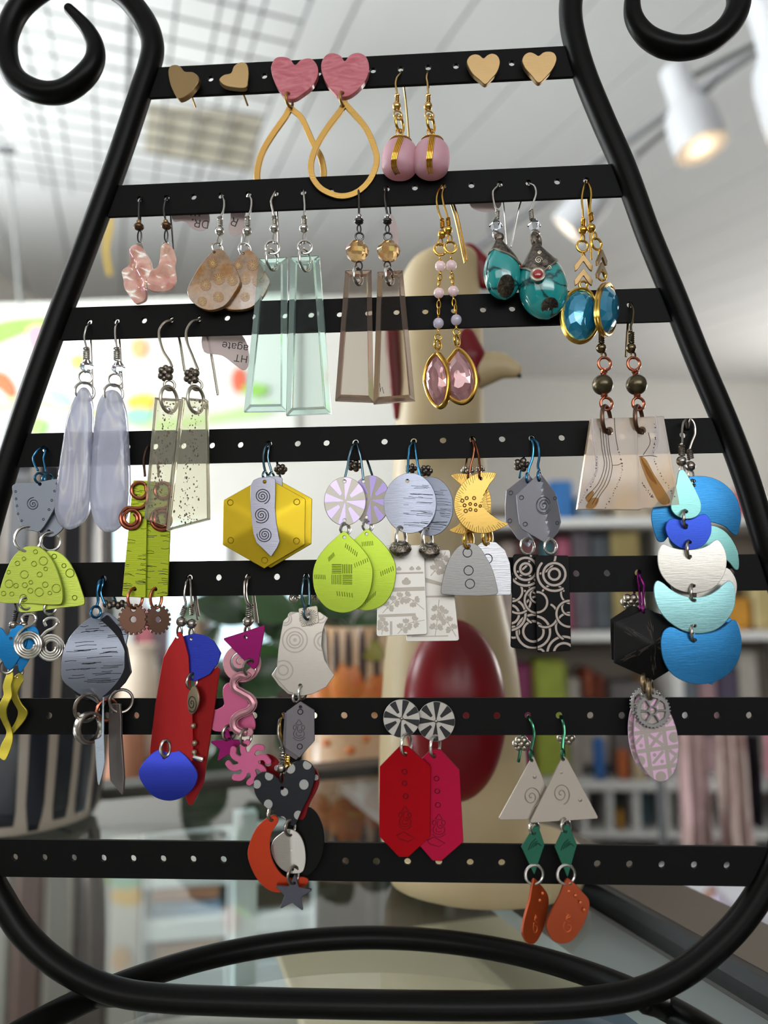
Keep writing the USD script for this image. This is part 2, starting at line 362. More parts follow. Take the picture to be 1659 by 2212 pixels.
# ------------------------------------------------------------ glass-topped display case under the stand
GZ = -.134
m_glass = usdkit.material(stage, '/World/Looks/clear_pane', {'t': ('transparent_bsdf', {'color': (.93, .96, .955)}), 'g': ('glossy_bsdf', {'roughness': .02, 'color': (1, 1, 1)}), 'f': ('fresnel', {'IOR': 1.42}), 'gg': ('geometry', {}), 'iv': ('math', {'math_type': 'subtract', 'value1': 1.0}), 'mu': ('math', {'math_type': 'multiply'}), 'm': ('mix_closure', {})},
    [('gg.backfacing', 'iv.value2'), ('f.fac', 'mu.value1'), ('iv.value', 'mu.value2'), ('mu.value', 'm.fac'), ('t.BSDF', 'm.closure1'), ('g.BSDF', 'm.closure2')], surface='m.closure')
gA, gB = ptz(1265, 1925, GZ), ptz(1650, 2150, GZ)
ed = (gA-gB); ed[2] = 0; ed /= np.linalg.norm(ed); en = np.array([ed[1], -ed[0], 0])   # along the right edge (away), and outwards
def case(s, o, z): q = gB+ed*s+en*o; return np.array([q[0], q[1], z])
def cslab(s0, s1, o0, o1, z0, z1):
    v = np.array([case(s, o, z) for s in (s0, s1) for o in (o0, o1) for z in (z0, z1)])
    mm = trimesh.convex.convex_hull(v); return T(mm.vertices, mm.faces)
m_bronze = mat('case_bronze', (96, 86, 74), .55, .45, bump=(900, .15))
m_dkframe = mat('case_dark_gasket', (16, 15, 15), 0, .5)
m_grey = mat('case_grey_metal', (150, 154, 154), .4, .4)
S0, S1, O0 = -.42, .385, -.95
dc = thing('display_case', 'glass-topped display case with a bronze metal edge, carrying the earring stand', 'display case', case(0, -.4, FLOOR_Z))
part('glass_top', cslab(S0, S1, O0, 0, GZ-.006, GZ), m_glass, dc, 'clear glass top')
part('edge_frame', cslab(S0, S1, .004, .036, GZ-.03, GZ+.006), m_bronze, dc, 'bronze edge frame')
part('gasket', cslab(S0, S1, 0, .004, GZ-.03, GZ+.0058), m_dkframe, dc)
part('edge_frame', cslab(S1, S1+.03, O0, .036, GZ-.03, GZ+.004), mat('case_rear_frame', (64, 60, 54), .4, .5), dc)
part('flange', cslab(S0, S1, -.034, -.001, GZ-.014, GZ-.007), m_grey, dc, 'grey metal flange under the glass edge')
part('side_panel', cslab(S0, S1, -.012, -.004, GZ-.5, GZ-.014), m_glass, dc)
part('back_panel', cslab(S1-.012, S1, O0, -.04, GZ-.5, GZ-.014), m_glass, dc)
part('shelf', cslab(S0, S1-.10, -.55, -.05, GZ-.122, GZ-.11), mat('case_shelf', (150, 142, 132), 0, .5), dc)
part('plinth', cslab(S0, S1, O0, 0, FLOOR_Z, GZ-.5), mat('case_plinth', (120, 110, 100), 0, .6), dc)
part('post', cslab(S1-.035, S1-.02, -.12, -.105, GZ-.5, GZ-.014), mat('case_post_pale', (214, 226, 226), 0, .4), dc, 'pale corner post')
SZ = GZ-.11
def case_box(name, px, py, w, d, h, rot, mt, label, cat, z=SZ):
    z += .0008; c = ptz(px, py, z); ca, sa = math.cos(rot), math.sin(rot)
    b_ = rbox((-w/2, -d/2, 0), (w/2, d/2, h), min(h, w, d)*.08)
    v = b_.vertices; V = np.stack([v[:, 0]*ca-v[:, 1]*sa+c[0], v[:, 0]*sa+v[:, 1]*ca+c[1], v[:, 2]+z], 1)
    return single(name, T(V, b_.faces), mt, label, cat)
for i in range(6):
    case_box('paper_stack_sheet', 900+3*i, 2150-7*i, .15, .11, .0055, .25+.02*i, mat('cream_card_%d' % (i % 2), ((232, 218, 192), (212, 194, 164))[i % 2], 0, .6), ['lowest', 'second lowest', 'third', 'fourth', 'fifth', 'topmost'][i]+' cream card in the stack under the glass, behind the foot bar', 'card', z=SZ+.0066*i)
case_box('jewelry_tray', 1150, 2170, .14, .1, .02, -.3, mat('tray_blue', (86, 110, 138), 0, .5), 'slate blue tray lying inside the case on the far side', 'tray')

# ------------------------------------------------------------ the black earring stand
m_iron = mat('black_iron', (7, 7, 7), .0, .36, bump=(1400, .12, .0002), mottle=(320, .35, (14, 11, 9)), spec=.10)
m_bar = mat('black_bar', (8, 8, 8), 0, .55, bump=(2500, .05, .0001), spec=.10)
ROWZ = [.1922493-.045777*i for i in range(7)]
HOFF = [-.0783368, -.1037849, -.1208066, -.0754567, -.112363, -.1296049, -.139267]
st = thing('earring_stand', 'black iron earring stand with seven perforated bars and scrolled top', 'earring stand', (0, 0, GZ))
RR = .0042
left = [(148, 18), (169, 40), (192, 68), (206, 101), (203, 135), (179, 169), (135, 198), (84, 198), (34, 169), (14, 120), (17, 67), (45, 14), (105, -32), (180, -52), (256, -20), (300, 26), (324, 70), (330, 105), (322, 146), (303, 203), (258, 337), (183, 540), (121, 700), (57, 880), (2, 1050), (-44, 1220), (-80, 1400), (-92, 1560), (-78, 1720), (-44, 1850), (8, 1950), (50, 2014), (115, 2076), (200, 2124), (270, 2146), (350, 2156), (500, 2163), (800, 2170)]
right = [(1080, 2172), (1250, 2166), (1380, 2145), (1480, 2098), (1580, 2012), (1632, 1945), (1668, 1880), (1700, 1800), (1728, 1690), (1737, 1550), (1722, 1400), (1690, 1280), (1651, 1159), (1617, 1047), (1569, 918), (1506, 769), (1458, 647), (1402, 510), (1346, 358), (1302, 258), (1262, 159), (1242, 91), (1233, 40), (1235, -10), (1254, -70), (1300, -125), (1370, -152), (1450, -150), (1530, -115), (1582, -55), (1596, 0), (1584, 40), (1554, 75), (1516, 96), (1477, 104), (1437, 99), (1397, 78), (1370, 40), (1366, 0), (1378, -40), (1404, -66)]
Pr = spline([pt(x, y, 0) for x, y in left+right], 8)
n = len(Pr); rr = np.full(n, RR); k = 40
rr[:k] = np.linspace(.0019, RR, k); rr[-k:] = np.linspace(RR, .0019, k)
part('frame_rod', tube(Pr, rr, k=16), m_iron, st)
railL = np.array([(p[0], p[2]) for p in [pt(x, y, 0) for x, y in left[18:32]]]); railR = np.array([(p[0], p[2]) for p in [pt(x, y, 0) for x, y in right[3:22]]])
def rail_x(R, z):
    o = np.argsort(R[:, 1]); return float(np.interp(z, R[o, 1], R[o, 0]))
BH, BT = .0118, .0014
for i, z in enumerate(ROWZ):
    zc = z-.0003; xl0, xl1 = rail_x(railL, zc+BH/2), rail_x(railL, zc-BH/2); xr0, xr1 = rail_x(railR, zc+BH/2), rail_x(railR, zc-BH/2)
    pl = Polygon([(xl0, zc+BH/2), (xl1, zc-BH/2), (xr1, zc-BH/2), (xr0, zc+BH/2)])
    hs = [Point(HOFF[i]+.01*q, z).buffer(.0011, 10) for q in range(-12, 40)]
    hs = [h for h in hs if max(xl0, xl1)+.007 < h.centroid.x < min(xr0, xr1)-.006]
    e = trimesh.creation.extrude_polygon(pl.difference(shapely.union_all(hs)), BT, engine='earcut'); v = e.vertices
    part('bar', (np.stack([v[:, 0], BT/2-v[:, 2], v[:, 1]], 1), e.faces), m_bar, st, smooth=False)
    for x_ in ((xl0+xl1)/2, (xr0+xr1)/2):   # weld beads where the bar meets the rail
        pass
# curved foot lying on the glass behind the stand
zf = GZ+RR
A3 = [ptz(x, y, zf)[:2] for x, y in ((285, 2118), (850, 2026), (1335, 2128))]
(ax_, ay_), (bx_, by_), (cx_, cy_) = A3
D_ = 2*(ax_*(by_-cy_)+bx_*(cy_-ay_)+cx_*(ay_-by_))
ux = ((ax_**2+ay_**2)*(by_-cy_)+(bx_**2+by_**2)*(cy_-ay_)+(cx_**2+cy_**2)*(ay_-by_))/D_
uy = ((ax_**2+ay_**2)*(cx_-bx_)+(bx_**2+by_**2)*(ax_-cx_)+(cx_**2+cy_**2)*(bx_-ax_))/D_
R0 = math.hypot(ax_-ux, ay_-uy)
ang = np.radians(np.linspace(-35, 215, 90))
part('foot_arc', tube(np.stack([ux+R0*np.cos(ang), uy+R0*np.sin(ang), np.full(90, zf)], 1), RR, k=14), m_iron, st)
for x, y in ((268, 2150), (1392, 2164)):
    q = pt(x, y, 0); e = ang[np.argmin(np.hypot(ux+R0*np.cos(ang)-q[0], uy+R0*np.sin(ang)-q[1]))]; w = np.array([ux+R0*math.cos(e), uy+R0*math.sin(e), zf])
    part('foot_strut', tube([q, w], .0034, k=12), m_iron, st)
print('foot circle', ux, uy, R0)
# ------------------------------------------------------------ ceramic bird, plant, vase
def slice_bird():
    Yb = ptz(1050, 1988, GZ)[1]+.040
    S = [(537, 985, 8), (540, 980, 30), (547, 972, 52), (562, 962, 70), (600, 951, 82), (660, 949, 90), (740, 949, 94), (850, 951, 93), (950, 949, 97), (1050, 951, 103), (1200, 956, 112), (1310, 966, 122), (1420, 972, 141), (1600, 976, 156), (1750, 980, 160), (1850, 988, 158), (1900, 1000, 150)]
    S = spline(np.array(S, float), 4)
    n = 40; th = np.arange(n)*2*np.pi/n; V = []
    for y, cx, hw in S:
        c = pt(cx, y, Yb); r = hw*depth(c)/F
        V.append(np.stack([c[0]+r*np.cos(th), c[1]+r*.85*np.sin(th), np.full(n, c[2])], 1))
    k = len(V); V = np.vstack(V); f = []
    for i in range(k-1):
        for q in range(n):
            w = (q+1) % n; f += [(i*n+q, (i+1)*n+w, i*n+w), (i*n+q, (i+1)*n+q, (i+1)*n+w)]
    m0 = len(V); V = np.vstack([V, pt(985, 536, Yb), V[(k-1)*n:].mean(0)])
    for q in range(n):
        w = (q+1) % n; f += [(m0, q, w), (m0+1, (k-1)*n+w, (k-1)*n+q)]
    return Yb, T(V, f)
Yb, body = slice_bird()
m_cer = mat('ceramic_cream', (178, 160, 124), 0, .5, coat=.06, mottle=(60, .5, (178, 152, 108), (1, 1, .12)))
m_red = mat('ceramic_red', (112, 12, 20), 0, .3, spec=.3, mottle=(70, .3, (96, 14, 22)))
bird = thing('ceramic_bird', 'tall cream glazed ceramic bird with red comb, wattle and wing patch behind the bars', 'ceramic bird', (body.centroid[0], Yb, GZ))
part('body', body, m_cer, bird, smooth=True)
s = depth(pt(980, 1000, Yb))/F
c = pt(1050, 1935, Yb); R_ = 205*s
part('base', lathe([(.001, GZ+.0006), (.80*R_, GZ+.0006), (.94*R_, GZ+.003), (R_, GZ+.010), (.99*R_, GZ+.016), (.88*R_, GZ+.022), (.5*R_, GZ+.026), (.001, GZ+.027)], (c[0], Yb, 0), 48, sy=.80), m_cer, bird, smooth=True)
def blob(P, rad, name, mt, label=None, sy=1.0):
    h = None
    balls = [trimesh.creation.icosphere(3, r) for r in rad]
    V = [b.vertices*np.array([1, sy, 1])+p for b, p in zip(balls, P)]
    ms = None
    for i in range(max(1, len(V)-1)):
        pp = np.vstack(V[i:i+2]) if len(V) > 1 else V[0]
        hh = manifold3d.Manifold.hull_points(pp.astype(np.float64)); ms = hh if ms is None else ms+hh
    ms = ms.refine_to_length(float(min(rad))*.45); a = ms.to_mesh(); t = T(a.vert_properties[:, :3], a.tri_verts); t.merge_vertices()
    trimesh.smoothing.filter_taubin(t, iterations=12)
    part(name, t, mt, bird, label, smooth=True)
blob([pt(985, 552, Yb), pt(1012, 548, Yb), pt(1036, 572, Yb), pt(1046, 610, Yb)], [18*s, 24*s, 24*s, 16*s], 'comb', m_red, 'red comb', .7)
blob([pt(1000, 735, Yb-.012), pt(1012, 770, Yb-.012), pt(1020, 812, Yb-.012)], [30*s, 36*s, 22*s], 'face_patch', m_red, 'red face patch', .75)
blob([pt(1020, 800, Yb-.008), pt(1080, 790, Yb-.010), pt(1112, 800, Yb-.011)], [44*s, 28*s, 16*s], 'beak', m_cer, 'cream beak', .8)
part('nostril', ball(pt(1122, 812, Yb-.013), 5*s), mat('bird_dark', (40, 34, 32), 0, .4), bird)
P = [pt(x, y, Yb-.006) for x, y in ((846, 700), (850, 760), (856, 830), (858, 900))]
blob(P, [14*s, 17*s, 16*s, 7*s], 'neck_stripe', m_red, 'red stripe down the back of the neck', 1.0)
wc = pt(982, 1532, Yb-.0285)
part('wing_patch', ball(wc, 1.0, 4, (99*s, .016, 172*s)), m_red, bird, 'glossy red oval wing patch', smooth=True)

# striped vase at the left
Yv = ptz(110, 1812, GZ)[1]+.035
vs_ = depth(pt(60, 1500, Yv))/F
cxv = 40
prof_px = [(1006, 165), (1020, 178), (1100, 180), (1250, 186), (1400, 192), (1550, 190), (1680, 180), (1760, 166), (1800, 148), (1815, 120)]
vbase = pt(cxv, 1500, Yv)
def vz(y): return pt(cxv, y, Yv)[2]
z_bot = GZ+.0006
pf = [(r*vs_, max(vz(y), z_bot)) for y, r in prof_px[::-1]]; pf = [(.001, z_bot), (.1*vs_*1000*.11, z_bot)] + [(r, max(z, z_bot+.001*(i+1))) for i, (r, z) in enumerate(pf)]
pf = spline(np.array(pf), 5)
vase = thing('striped_vase', 'tall cream ceramic vase with dark navy vertical stripes at the left of the stand', 'vase', (vbase[0], Yv, GZ))
m_vcream = mat('vase_cream', (150, 139, 128), 0, .3, coat=.3)
m_navy = mat('vase_navy', (16, 20, 32), 0, .3, coat=.3)
def vbody(): 
    t = lathe([(p[0], p[1]) for p in pf], (vbase[0], Yv, 0), 72, zmin=z_bot); return t
rim = [(p[0]*.93, p[1]) for p in pf[::-1][:1]]
part('body', vbody(), m_vcream, vase, smooth=True)
def vr(z): return float(np.interp(z, pf[:, 1], pf[:, 0]))
for q in range(22):
    a = -np.pi/2+ (q-11+.5)*2*np.pi/22
    zs = np.linspace(vz(1792+8*math.sin(q*2.3)), vz(1012), 30); wmax = .5*2*np.pi/22*.66
    V = []
    for i, z in enumerate(zs):
        t = i/29; w = wmax*min(1, (t/.10)**.5 if t > 0 else .05); r = vr(z)+.0005
        for u in np.linspace(-1, 1, 5): V.append((vbase[0]+r*math.cos(a+u*w), Yv+r*math.sin(a+u*w), z))
    f = []
    for i in range(29):
        for j in range(4):
            p = i*5+j; f += [(p, p+1, p+6), (p, p+6, p+5)]
    part('stripe', (np.array(V), np.array(f)), m_navy, vase, smooth=True)

# painted planter with a leafy plant
Yp = .50; PZ = pt(757, 1748, Yp-.03)[2]
ps = depth(pt(757, 1560, Yp))/F; pc = pt(757, 1745, Yp)
def pz(y): return pt(757, y, Yp)[2]
pot = thing('painted_planter', 'cream planter painted with brown stripes, orange fruit and a leafy green base', 'planter', (pc[0], Yp, PZ))
zt = pz(1352)
prof = [(.001, PZ), (70*ps, PZ), (100*ps, PZ+.004), (104*ps, pz(1690)), (98*ps, pz(1640)), (102*ps, pz(1560)), (104*ps, pz(1450)), (100*ps, zt), (92*ps, zt), (90*ps, zt-.012), (.001, zt-.014)]
part('body', lathe(prof, (pc[0], Yp, 0), 48), mat('planter_cream', (206, 178, 142), 0, .35, coat=.4, mottle=(160, .35, (214, 120, 72))), pot, smooth=True)
def prad(z): return float(np.interp(z, [p[1] for p in prof[2:8]], [p[0] for p in prof[2:8]]))
def on_pot(name, cxp, cyp, rx, ry, mt, label=None, pop=.0012, n=20):
    a0 = math.asin(max(-1, min(1, (pt(cxp, cyp, Yp)[0]-pc[0])/(104*ps)))); z0 = pz(cyp); V = [];
    rings = 5
    for i in range(rings+1):
        for j in range(n):
            t = j*2*np.pi/n; u = i/rings; z = z0+ry*ps*u*math.sin(t); a = a0+rx/104*u*math.cos(t); r = prad(z)+pop*(1-u*u)+.0002
            V.append((pc[0]+r*math.sin(a), Yp-r*math.cos(a), z))
    f = []
    for i in range(rings):
        for j in range(n):
            w = (j+1) % n; f += [(i*n+j, (i+1)*n+j, (i+1)*n+w), (i*n+j, (i+1)*n+w, i*n+w)]
    part(name, (np.array(V), np.array(f)), mt, pot, label, smooth=True)
m_or = mat('planter_orange', (200, 96, 44), 0, .4, mottle=(120, .6, (186, 140, 50)))
m_br = mat('planter_brown', (62, 40, 28), 0, .4)
m_gr = mat('planter_green', (112, 106, 42), 0, .4, mottle=(150, .7, (70, 76, 34)))
for x in (690, 715, 738, 764, 792, 820): on_pot('brown_stripe', x, 1415, 9, 60, m_br)
for x, y, rx, ry in ((700, 1480, 34, 42), (760, 1470, 40, 48), (822, 1490, 36, 42), (716, 1588, 10, 8), (768, 1602, 12, 9), (800, 1580, 9, 8), (740, 1630, 9, 7)): on_pot('orange_fruit', x, y, rx, ry, m_or, None, .0022)
for x, y in ((672, 1712), (708, 1722), (746, 1712), (782, 1722), (818, 1710), (842, 1720), (728, 1700), (800, 1700)): on_pot('painted_leaf', x, y, 24, 17, m_gr, None, .002)
def leaf_mesh(base, tip, width, bend, normal, n=10):
    base, tip = np.asarray(base, float), np.asarray(tip, float); d = tip-base; L = np.linalg.norm(d); d /= L
    nn = np.asarray(normal, float); nn -= d*(nn@d); nn /= np.linalg.norm(nn); sdir = np.cross(nn, d); V = []
    for i in range(n+1):
        t = i/n; w = width*(math.sin(math.pi*min(1, t*.92+.04))**.75); c = base+d*L*t-nn*bend*(t-.45)**2
        for u in (-1, -.5, 0, .5, 1): V.append(c+sdir*w*u-nn*abs(u)*-.18*w)
    f = []
    for i in range(n):
        for j in range(4):
            p = i*5+j; f += [(p, p+1, p+6), (p, p+6, p+5)]
    V = np.array(V); V2 = V-nn*.0009; k = len(V); f = np.array(f)
    rim = []
    idx = [i*5 for i in range(n+1)]+[n*5+j for j in range(1, 5)]+[i*5+4 for i in range(n-1, -1, -1)]+[3, 2, 1]
    for a, b in zip(idx, idx[1:]+idx[:1]): rim += [(a, a+k, b+k), (a, b+k, b)]
    return T(np.vstack([V, V2]), np.vstack([f, f[:, ::-1]+k, rim]))
plant = thing('leafy_plant', 'dark green leafy plant trailing from the painted planter behind the bars', 'plant', (pc[0], Yp, zt-.012))
m_leaf = mat('leaf_dark', (20, 46, 15), 0, .32, mottle=(60, .6, (36, 72, 24)), coat=.2)
m_leaf2 = mat('leaf_mid', (42, 76, 26), 0, .35, mottle=(60, .5, (40, 76, 28)), coat=.2)
crown = np.array([pc[0], Yp, zt-.005])
LV = [(640, 1330, 520, 1290, 44, .0), (600, 1300, 690, 1375, 42, .02), (560, 1330, 420, 1300, 40, .01), (520, 1400, 640, 1480, 46, .0), (620, 1430, 530, 1500, 44, -.01), (700, 1290, 760, 1330, 36, .01), (480, 1290, 380, 1345, 34, .03), (470, 1350, 400, 1520, 36, .02), (505, 1600, 470, 1765, 52, -.01), (440, 1450, 480, 1560, 34, .0), (760, 1360, 840, 1330, 30, .0), (660, 1540, 600, 1620, 30, -.01), (700, 1345, 640, 1290, 40, .02), (590, 1380, 560, 1250, 38, .02), (455, 1600, 420, 1690, 26, .02)]
for i, (x0, y0, x1, y1, w, dy) in enumerate(LV):
    a, b = pt(x0, y0, Yp-.02+dy), pt(x1, y1, Yp-.025+dy)
    part('leaf', leaf_mesh(a, b, w*ps, .012, (.25*math.sin(i*1.7), -1, .45+.2*math.cos(i))), m_leaf if i % 3 else m_leaf2, plant, smooth=True)
    mid = (crown+a)/2+np.array([0, 0, .012])
    part('stem', tube(spline([crown, mid, a], 6), .0011, k=6), m_leaf2, plant)
m_yleaf = mat('leaf_yellow', (128, 120, 34), 0, .4)
part('leaf', leaf_mesh(pt(830, 1420, Yp-.04), pt(770, 1385, Yp-.04), 22*ps, .006, (.1, -1, .3)), m_yleaf, plant, 'yellowing leaf', smooth=True)

def bgbox(name, x0, y0, x1, y1, Y, d, mt, label, cat, bev=.06, group=None):
    a, b = pt(x0, y1, Y), pt(x1, y0, Y)
    w = min(b[0]-a[0], b[2]-a[2])
    return single(name, rbox((a[0], Y, a[2]), (b[0], Y+d, b[2]), w*bev), mt, label, cat, group)
pd = thing('wooden_pedestal', 'dark brown wooden pedestal that carries the painted planter', 'pedestal', (pc[0], Yp, FLOOR_Z))
part('top', rbox((pc[0]-.040, Yp-.040, PZ-.022), (pc[0]+.040, Yp+.040, PZ-.0005), .003), mat('pedestal_wood', (64, 46, 34), 0, .5, mottle=(30, .6, (40, 28, 20), (1, 1, .1))), pd)
part('post', rbox((pc[0]-.030, Yp-.030, FLOOR_Z), (pc[0]+.030, Yp+.030, PZ-.022), .003), mat('pedestal_wood', 0), pd)
# white low shelving seen through the glass
WY = 1.15
m_wsh = mat('low_shelf_white', (240, 244, 244), 0, .3)
ws_ = thing('low_white_shelving', 'low white shelving with coloured boxes, seen through the glass top', 'shelving', pt(480, 2000, WY)*[1, 1, 0]+[0, 0, FLOOR_Z])
def wbox(x0, x1, y0, y1, mt, nm, o_, dy=0.0, d=.26):
    a, b = pt(x0, y1, WY), pt(x1, y0, WY); r = .22; lo, hi = np.array([a[0], 0+dy, a[2]]), np.array([b[0], d+dy, b[2]]); q = rbox(lo, hi, .003); v = q.vertices; px_ = pt(300, 1900, WY)[0]
    V = np.stack([px_+(v[:, 0]-px_)*math.cos(r)-v[:, 1]*math.sin(r), WY+(v[:, 0]-px_)*math.sin(r)+v[:, 1]*math.cos(r), v[:, 2]], 1); return part(nm, T(V, q.faces), mt, o_) if o_ is not None else T(V, q.faces)
for y0, y1 in ((1752, 1806), (1898, 1924), (2000, 2040), (2110, 2190)): wbox(306, 706, y0, y1, m_wsh, 'shelf_board', ws_)
for x0, x1 in ((298, 312), (478, 498), (672, 712)): wbox(x0, x1, 1752, 2420, m_wsh, 'upright', ws_, -.004)
wbox(306, 706, 1780, 2400, mat('low_shelf_back', (60, 46, 42), 0, .7), 'back_panel', ws_, .26, .01)
for i_, (x0, x1, y0, y1, col, lb) in enumerate([(316, 474, 1966, 1999, (150, 176, 204), 'pale blue flat box in the low white shelving, under an orange one'), (318, 470, 1930, 1965, (214, 150, 116), 'orange-pink flat box in the low white shelving, on a pale blue one'), (320, 472, 1840, 1897, (196, 190, 180), 'stone coloured box in the upper bay of the low white shelving'), (504, 590, 1826, 1897, (110, 84, 72), 'brown box in the upper bay of the low white shelving'), (510, 664, 1936, 1999, (70, 44, 38), 'dark brown box in the middle bay of the low white shelving'), (322, 470, 2060, 2109, (206, 158, 126), 'peach box in the lower bay of the low white shelving'), (510, 660, 2056, 2109, (190, 206, 210), 'icy blue box in the lower bay of the low white shelving')]):
    single('stacked_box', wbox(x0+5, x1-5, y0+3, y1-3, mat('stk_%d' % i_, col, 0, .5), None, None, .02, .2), mat('stk_%d' % i_, col), lb, 'box')
# ------------------------------------------------------------ shop shelves beyond the case, on the right
m_shelf = mat('shelf_white', (222, 220, 216), 0, .5)
SY = 2.9
su = thing('display_shelves', 'tall white display shelving full of bright goods on the far side of the shop', 'shelving', pt(1330, 1500, SY+.3)*[1, 1, 0]+[0, 0, FLOOR_Z])
bl, br = pt(1000, 1100, SY)[0], pt(1760, 1100, SY)[0]
for y in (1118, 1366, 1690, 1900):
    z = pt(1300, y, SY)[2]; part('shelf_board', rbox((bl, SY, z-.035), (br, SY+.5, z), .006), m_shelf, su)
ztop, zlow = pt(1300, 1010, SY)[2], FLOOR_Z
for x in (bl, pt(1450, 1100, SY)[0], br): part('upright', rbox((x-.02, SY+.02, zlow), (x+.02, SY+.5, pt(1300, 1118, SY)[2]), .004), m_shelf, su)
part('back_panel', bx((bl, SY+.5, zlow), (br, SY+.52, ztop-.1)), mat('shelf_back', (150, 138, 126), 0, .8), su)
for x in (1262, 1318, 1376, 1440):
    q = pt(x, 1690, SY)[0]; part('divider', rbox((q-.012, SY+.01, pt(1300, 1806, SY)[2]), (q+.012, SY+.48, pt(1300, 1690, SY)[2]-.035), .003), m_shelf, su)
part('shelf_board', rbox((pt(1255, 1800, SY)[0], SY, pt(1300, 1812, SY)[2]), (br, SY+.5, pt(1300, 1800, SY)[2]), .004), m_shelf, su)
def sc(i): return ('goods_%d' % i)
G = [  # name, x0,y0,x1,y1, colour, label, category
 ('storage_box', 1192, 1028, 1252, 1098, (40, 110, 176), 'bright blue box on the top white shelf beside the grey hexagon earrings', 'box'),
 ('storage_box', 1150, 1046, 1188, 1100, (64, 130, 150), 'teal box on the top white shelf, next to the bright blue box', 'box'),
 ('book', 1256, 1060, 1300, 1100, (120, 134, 148), 'blue-grey book on the top white shelf under the agate slabs', 'book'),
 ('basket', 1344, 1046, 1420, 1100, (178, 164, 140), 'tan basket on the top white shelf below the brown agate slabs', 'basket'),
 ('picture_book', 1338, 1140, 1400, 1338, (150, 132, 78), 'tall ochre picture book on the second shelf', 'book'),
 ('picture_book', 1344, 1128, 1400, 1139, (96, 150, 66), 'leaf green book lying on top of the ochre picture book', 'book'),
 ('picture_book', 1296, 1150, 1334, 1338, (70, 76, 82), 'charcoal book standing on the second shelf', 'book'),
 ('picture_book', 1250, 1144, 1292, 1338, (92, 84, 90), 'dusky purple-grey book on the second shelf', 'book'),
 ('picture_book', 1214, 1158, 1246, 1338, (168, 84, 108), 'raspberry pink book on the second shelf', 'book'),
 ('picture_book', 1178, 1164, 1210, 1338, (52, 104, 112), 'dark teal book on the second shelf', 'book'),
 ('picture_book', 1130, 1158, 1172, 1338, (118, 62, 62), 'maroon book on the second shelf behind the half oval earrings', 'book'),
 ('picture_book', 1086, 1168, 1124, 1338, (190, 170, 160), 'pale pink-grey book at the end of the second shelf row', 'book'),
 ('craft_kit', 1586, 1292, 1648, 1350, (204, 142, 44), 'orange-yellow craft kit on the second shelf beside the stacked blue crescents', 'box'),
 ('craft_kit', 1466, 1240, 1580, 1350, (128, 118, 108), 'taupe box on the second shelf behind the blue crescents', 'box'),
 ('craft_kit', 1652, 1260, 1700, 1350, (196, 176, 120), 'straw yellow box at the frame edge of the second shelf', 'box'),
 ('gift_bag', 1164, 1430, 1236, 1668, (166, 178, 60), 'lime green gift bag on the third shelf', 'bag'),
 ('gift_bag', 1118, 1440, 1158, 1668, (146, 50, 98), 'magenta gift bag on the third shelf', 'bag'),
 ('gift_bag', 1240, 1470, 1268, 1668, (176, 166, 156), 'small beige gift bag on the third shelf', 'bag'),
 ('wooden_toy', 1272, 1450, 1298, 1520, (150, 72, 44), 'rust brown wooden toy on a stand on the third shelf', 'toy'),
 ('wooden_toy', 1300, 1462, 1322, 1530, (128, 60, 40), 'darker brown wooden toy on the third shelf', 'toy'),
 ('carton', 1270, 1534, 1330, 1668, (196, 184, 170), 'cream carton on the third shelf carrying the wooden toys', 'box'),
 ('carton', 1334, 1480, 1420, 1668, (108, 102, 100), 'grey carton on the third shelf behind the black hexagon earrings', 'box'),
 ('carton', 1284, 1596, 1314, 1624, (52, 108, 178), 'little bright blue box in front of the cream carton', 'box'),
 ('toy_block', 1264, 1724, 1296, 1796, (92, 46, 44), 'dark red block in the first white cubby', 'block'),
 ('toy_block', 1322, 1722, 1372, 1796, (52, 66, 62), 'dark green block in the second white cubby', 'block'),
 ('toy_block', 1330, 1752, 1362, 1796, (206, 150, 56), 'amber block in front of the dark green block', 'block'),
 ('toy_block', 1384, 1720, 1434, 1796, (72, 96, 104), 'slate teal block in the third white cubby', 'block'),
]
for i, (nm, x0, y0, x1, y1, col, lb, ct) in enumerate(G):
    dy = .10 - (.075 if 'in front' in lb else 0)
    bot = {1: None}
    zs = [pt(1300, y, SY)[2] for y in (1118, 1366, 1690)] + [pt(1300, 1800, SY)[2]]
    a, b = pt(x0+1, y1, SY), pt(x1-1, y0, SY); a[0] += .004; b[0] -= .005
    if 'cubby' in lb or 'amber block' in lb: a[0] += .012; b[0] -= .012
    base = min(zs, key=lambda z: abs(z-a[2]))
    if 'lying on top' in lb: base = pt(x0, 1140, SY+dy)[2]
    elif 'wooden toy' in lb: base = a[2]
    zz0 = base+.001; 
    single(nm, rbox((a[0], SY+dy, zz0), (b[0], SY+dy+(.05 if 'in front' in lb else .22), max(b[2], zz0+.02)), .012), mat(sc(i), col, 0, .55, mottle=(14, .45, tuple(int(c*.62) for c in col))), lb, ct, {'book': 'books on the second shelf'}.get(ct))
for x in (1285, 1311): # the stand that carries the two wooden toys
    pass
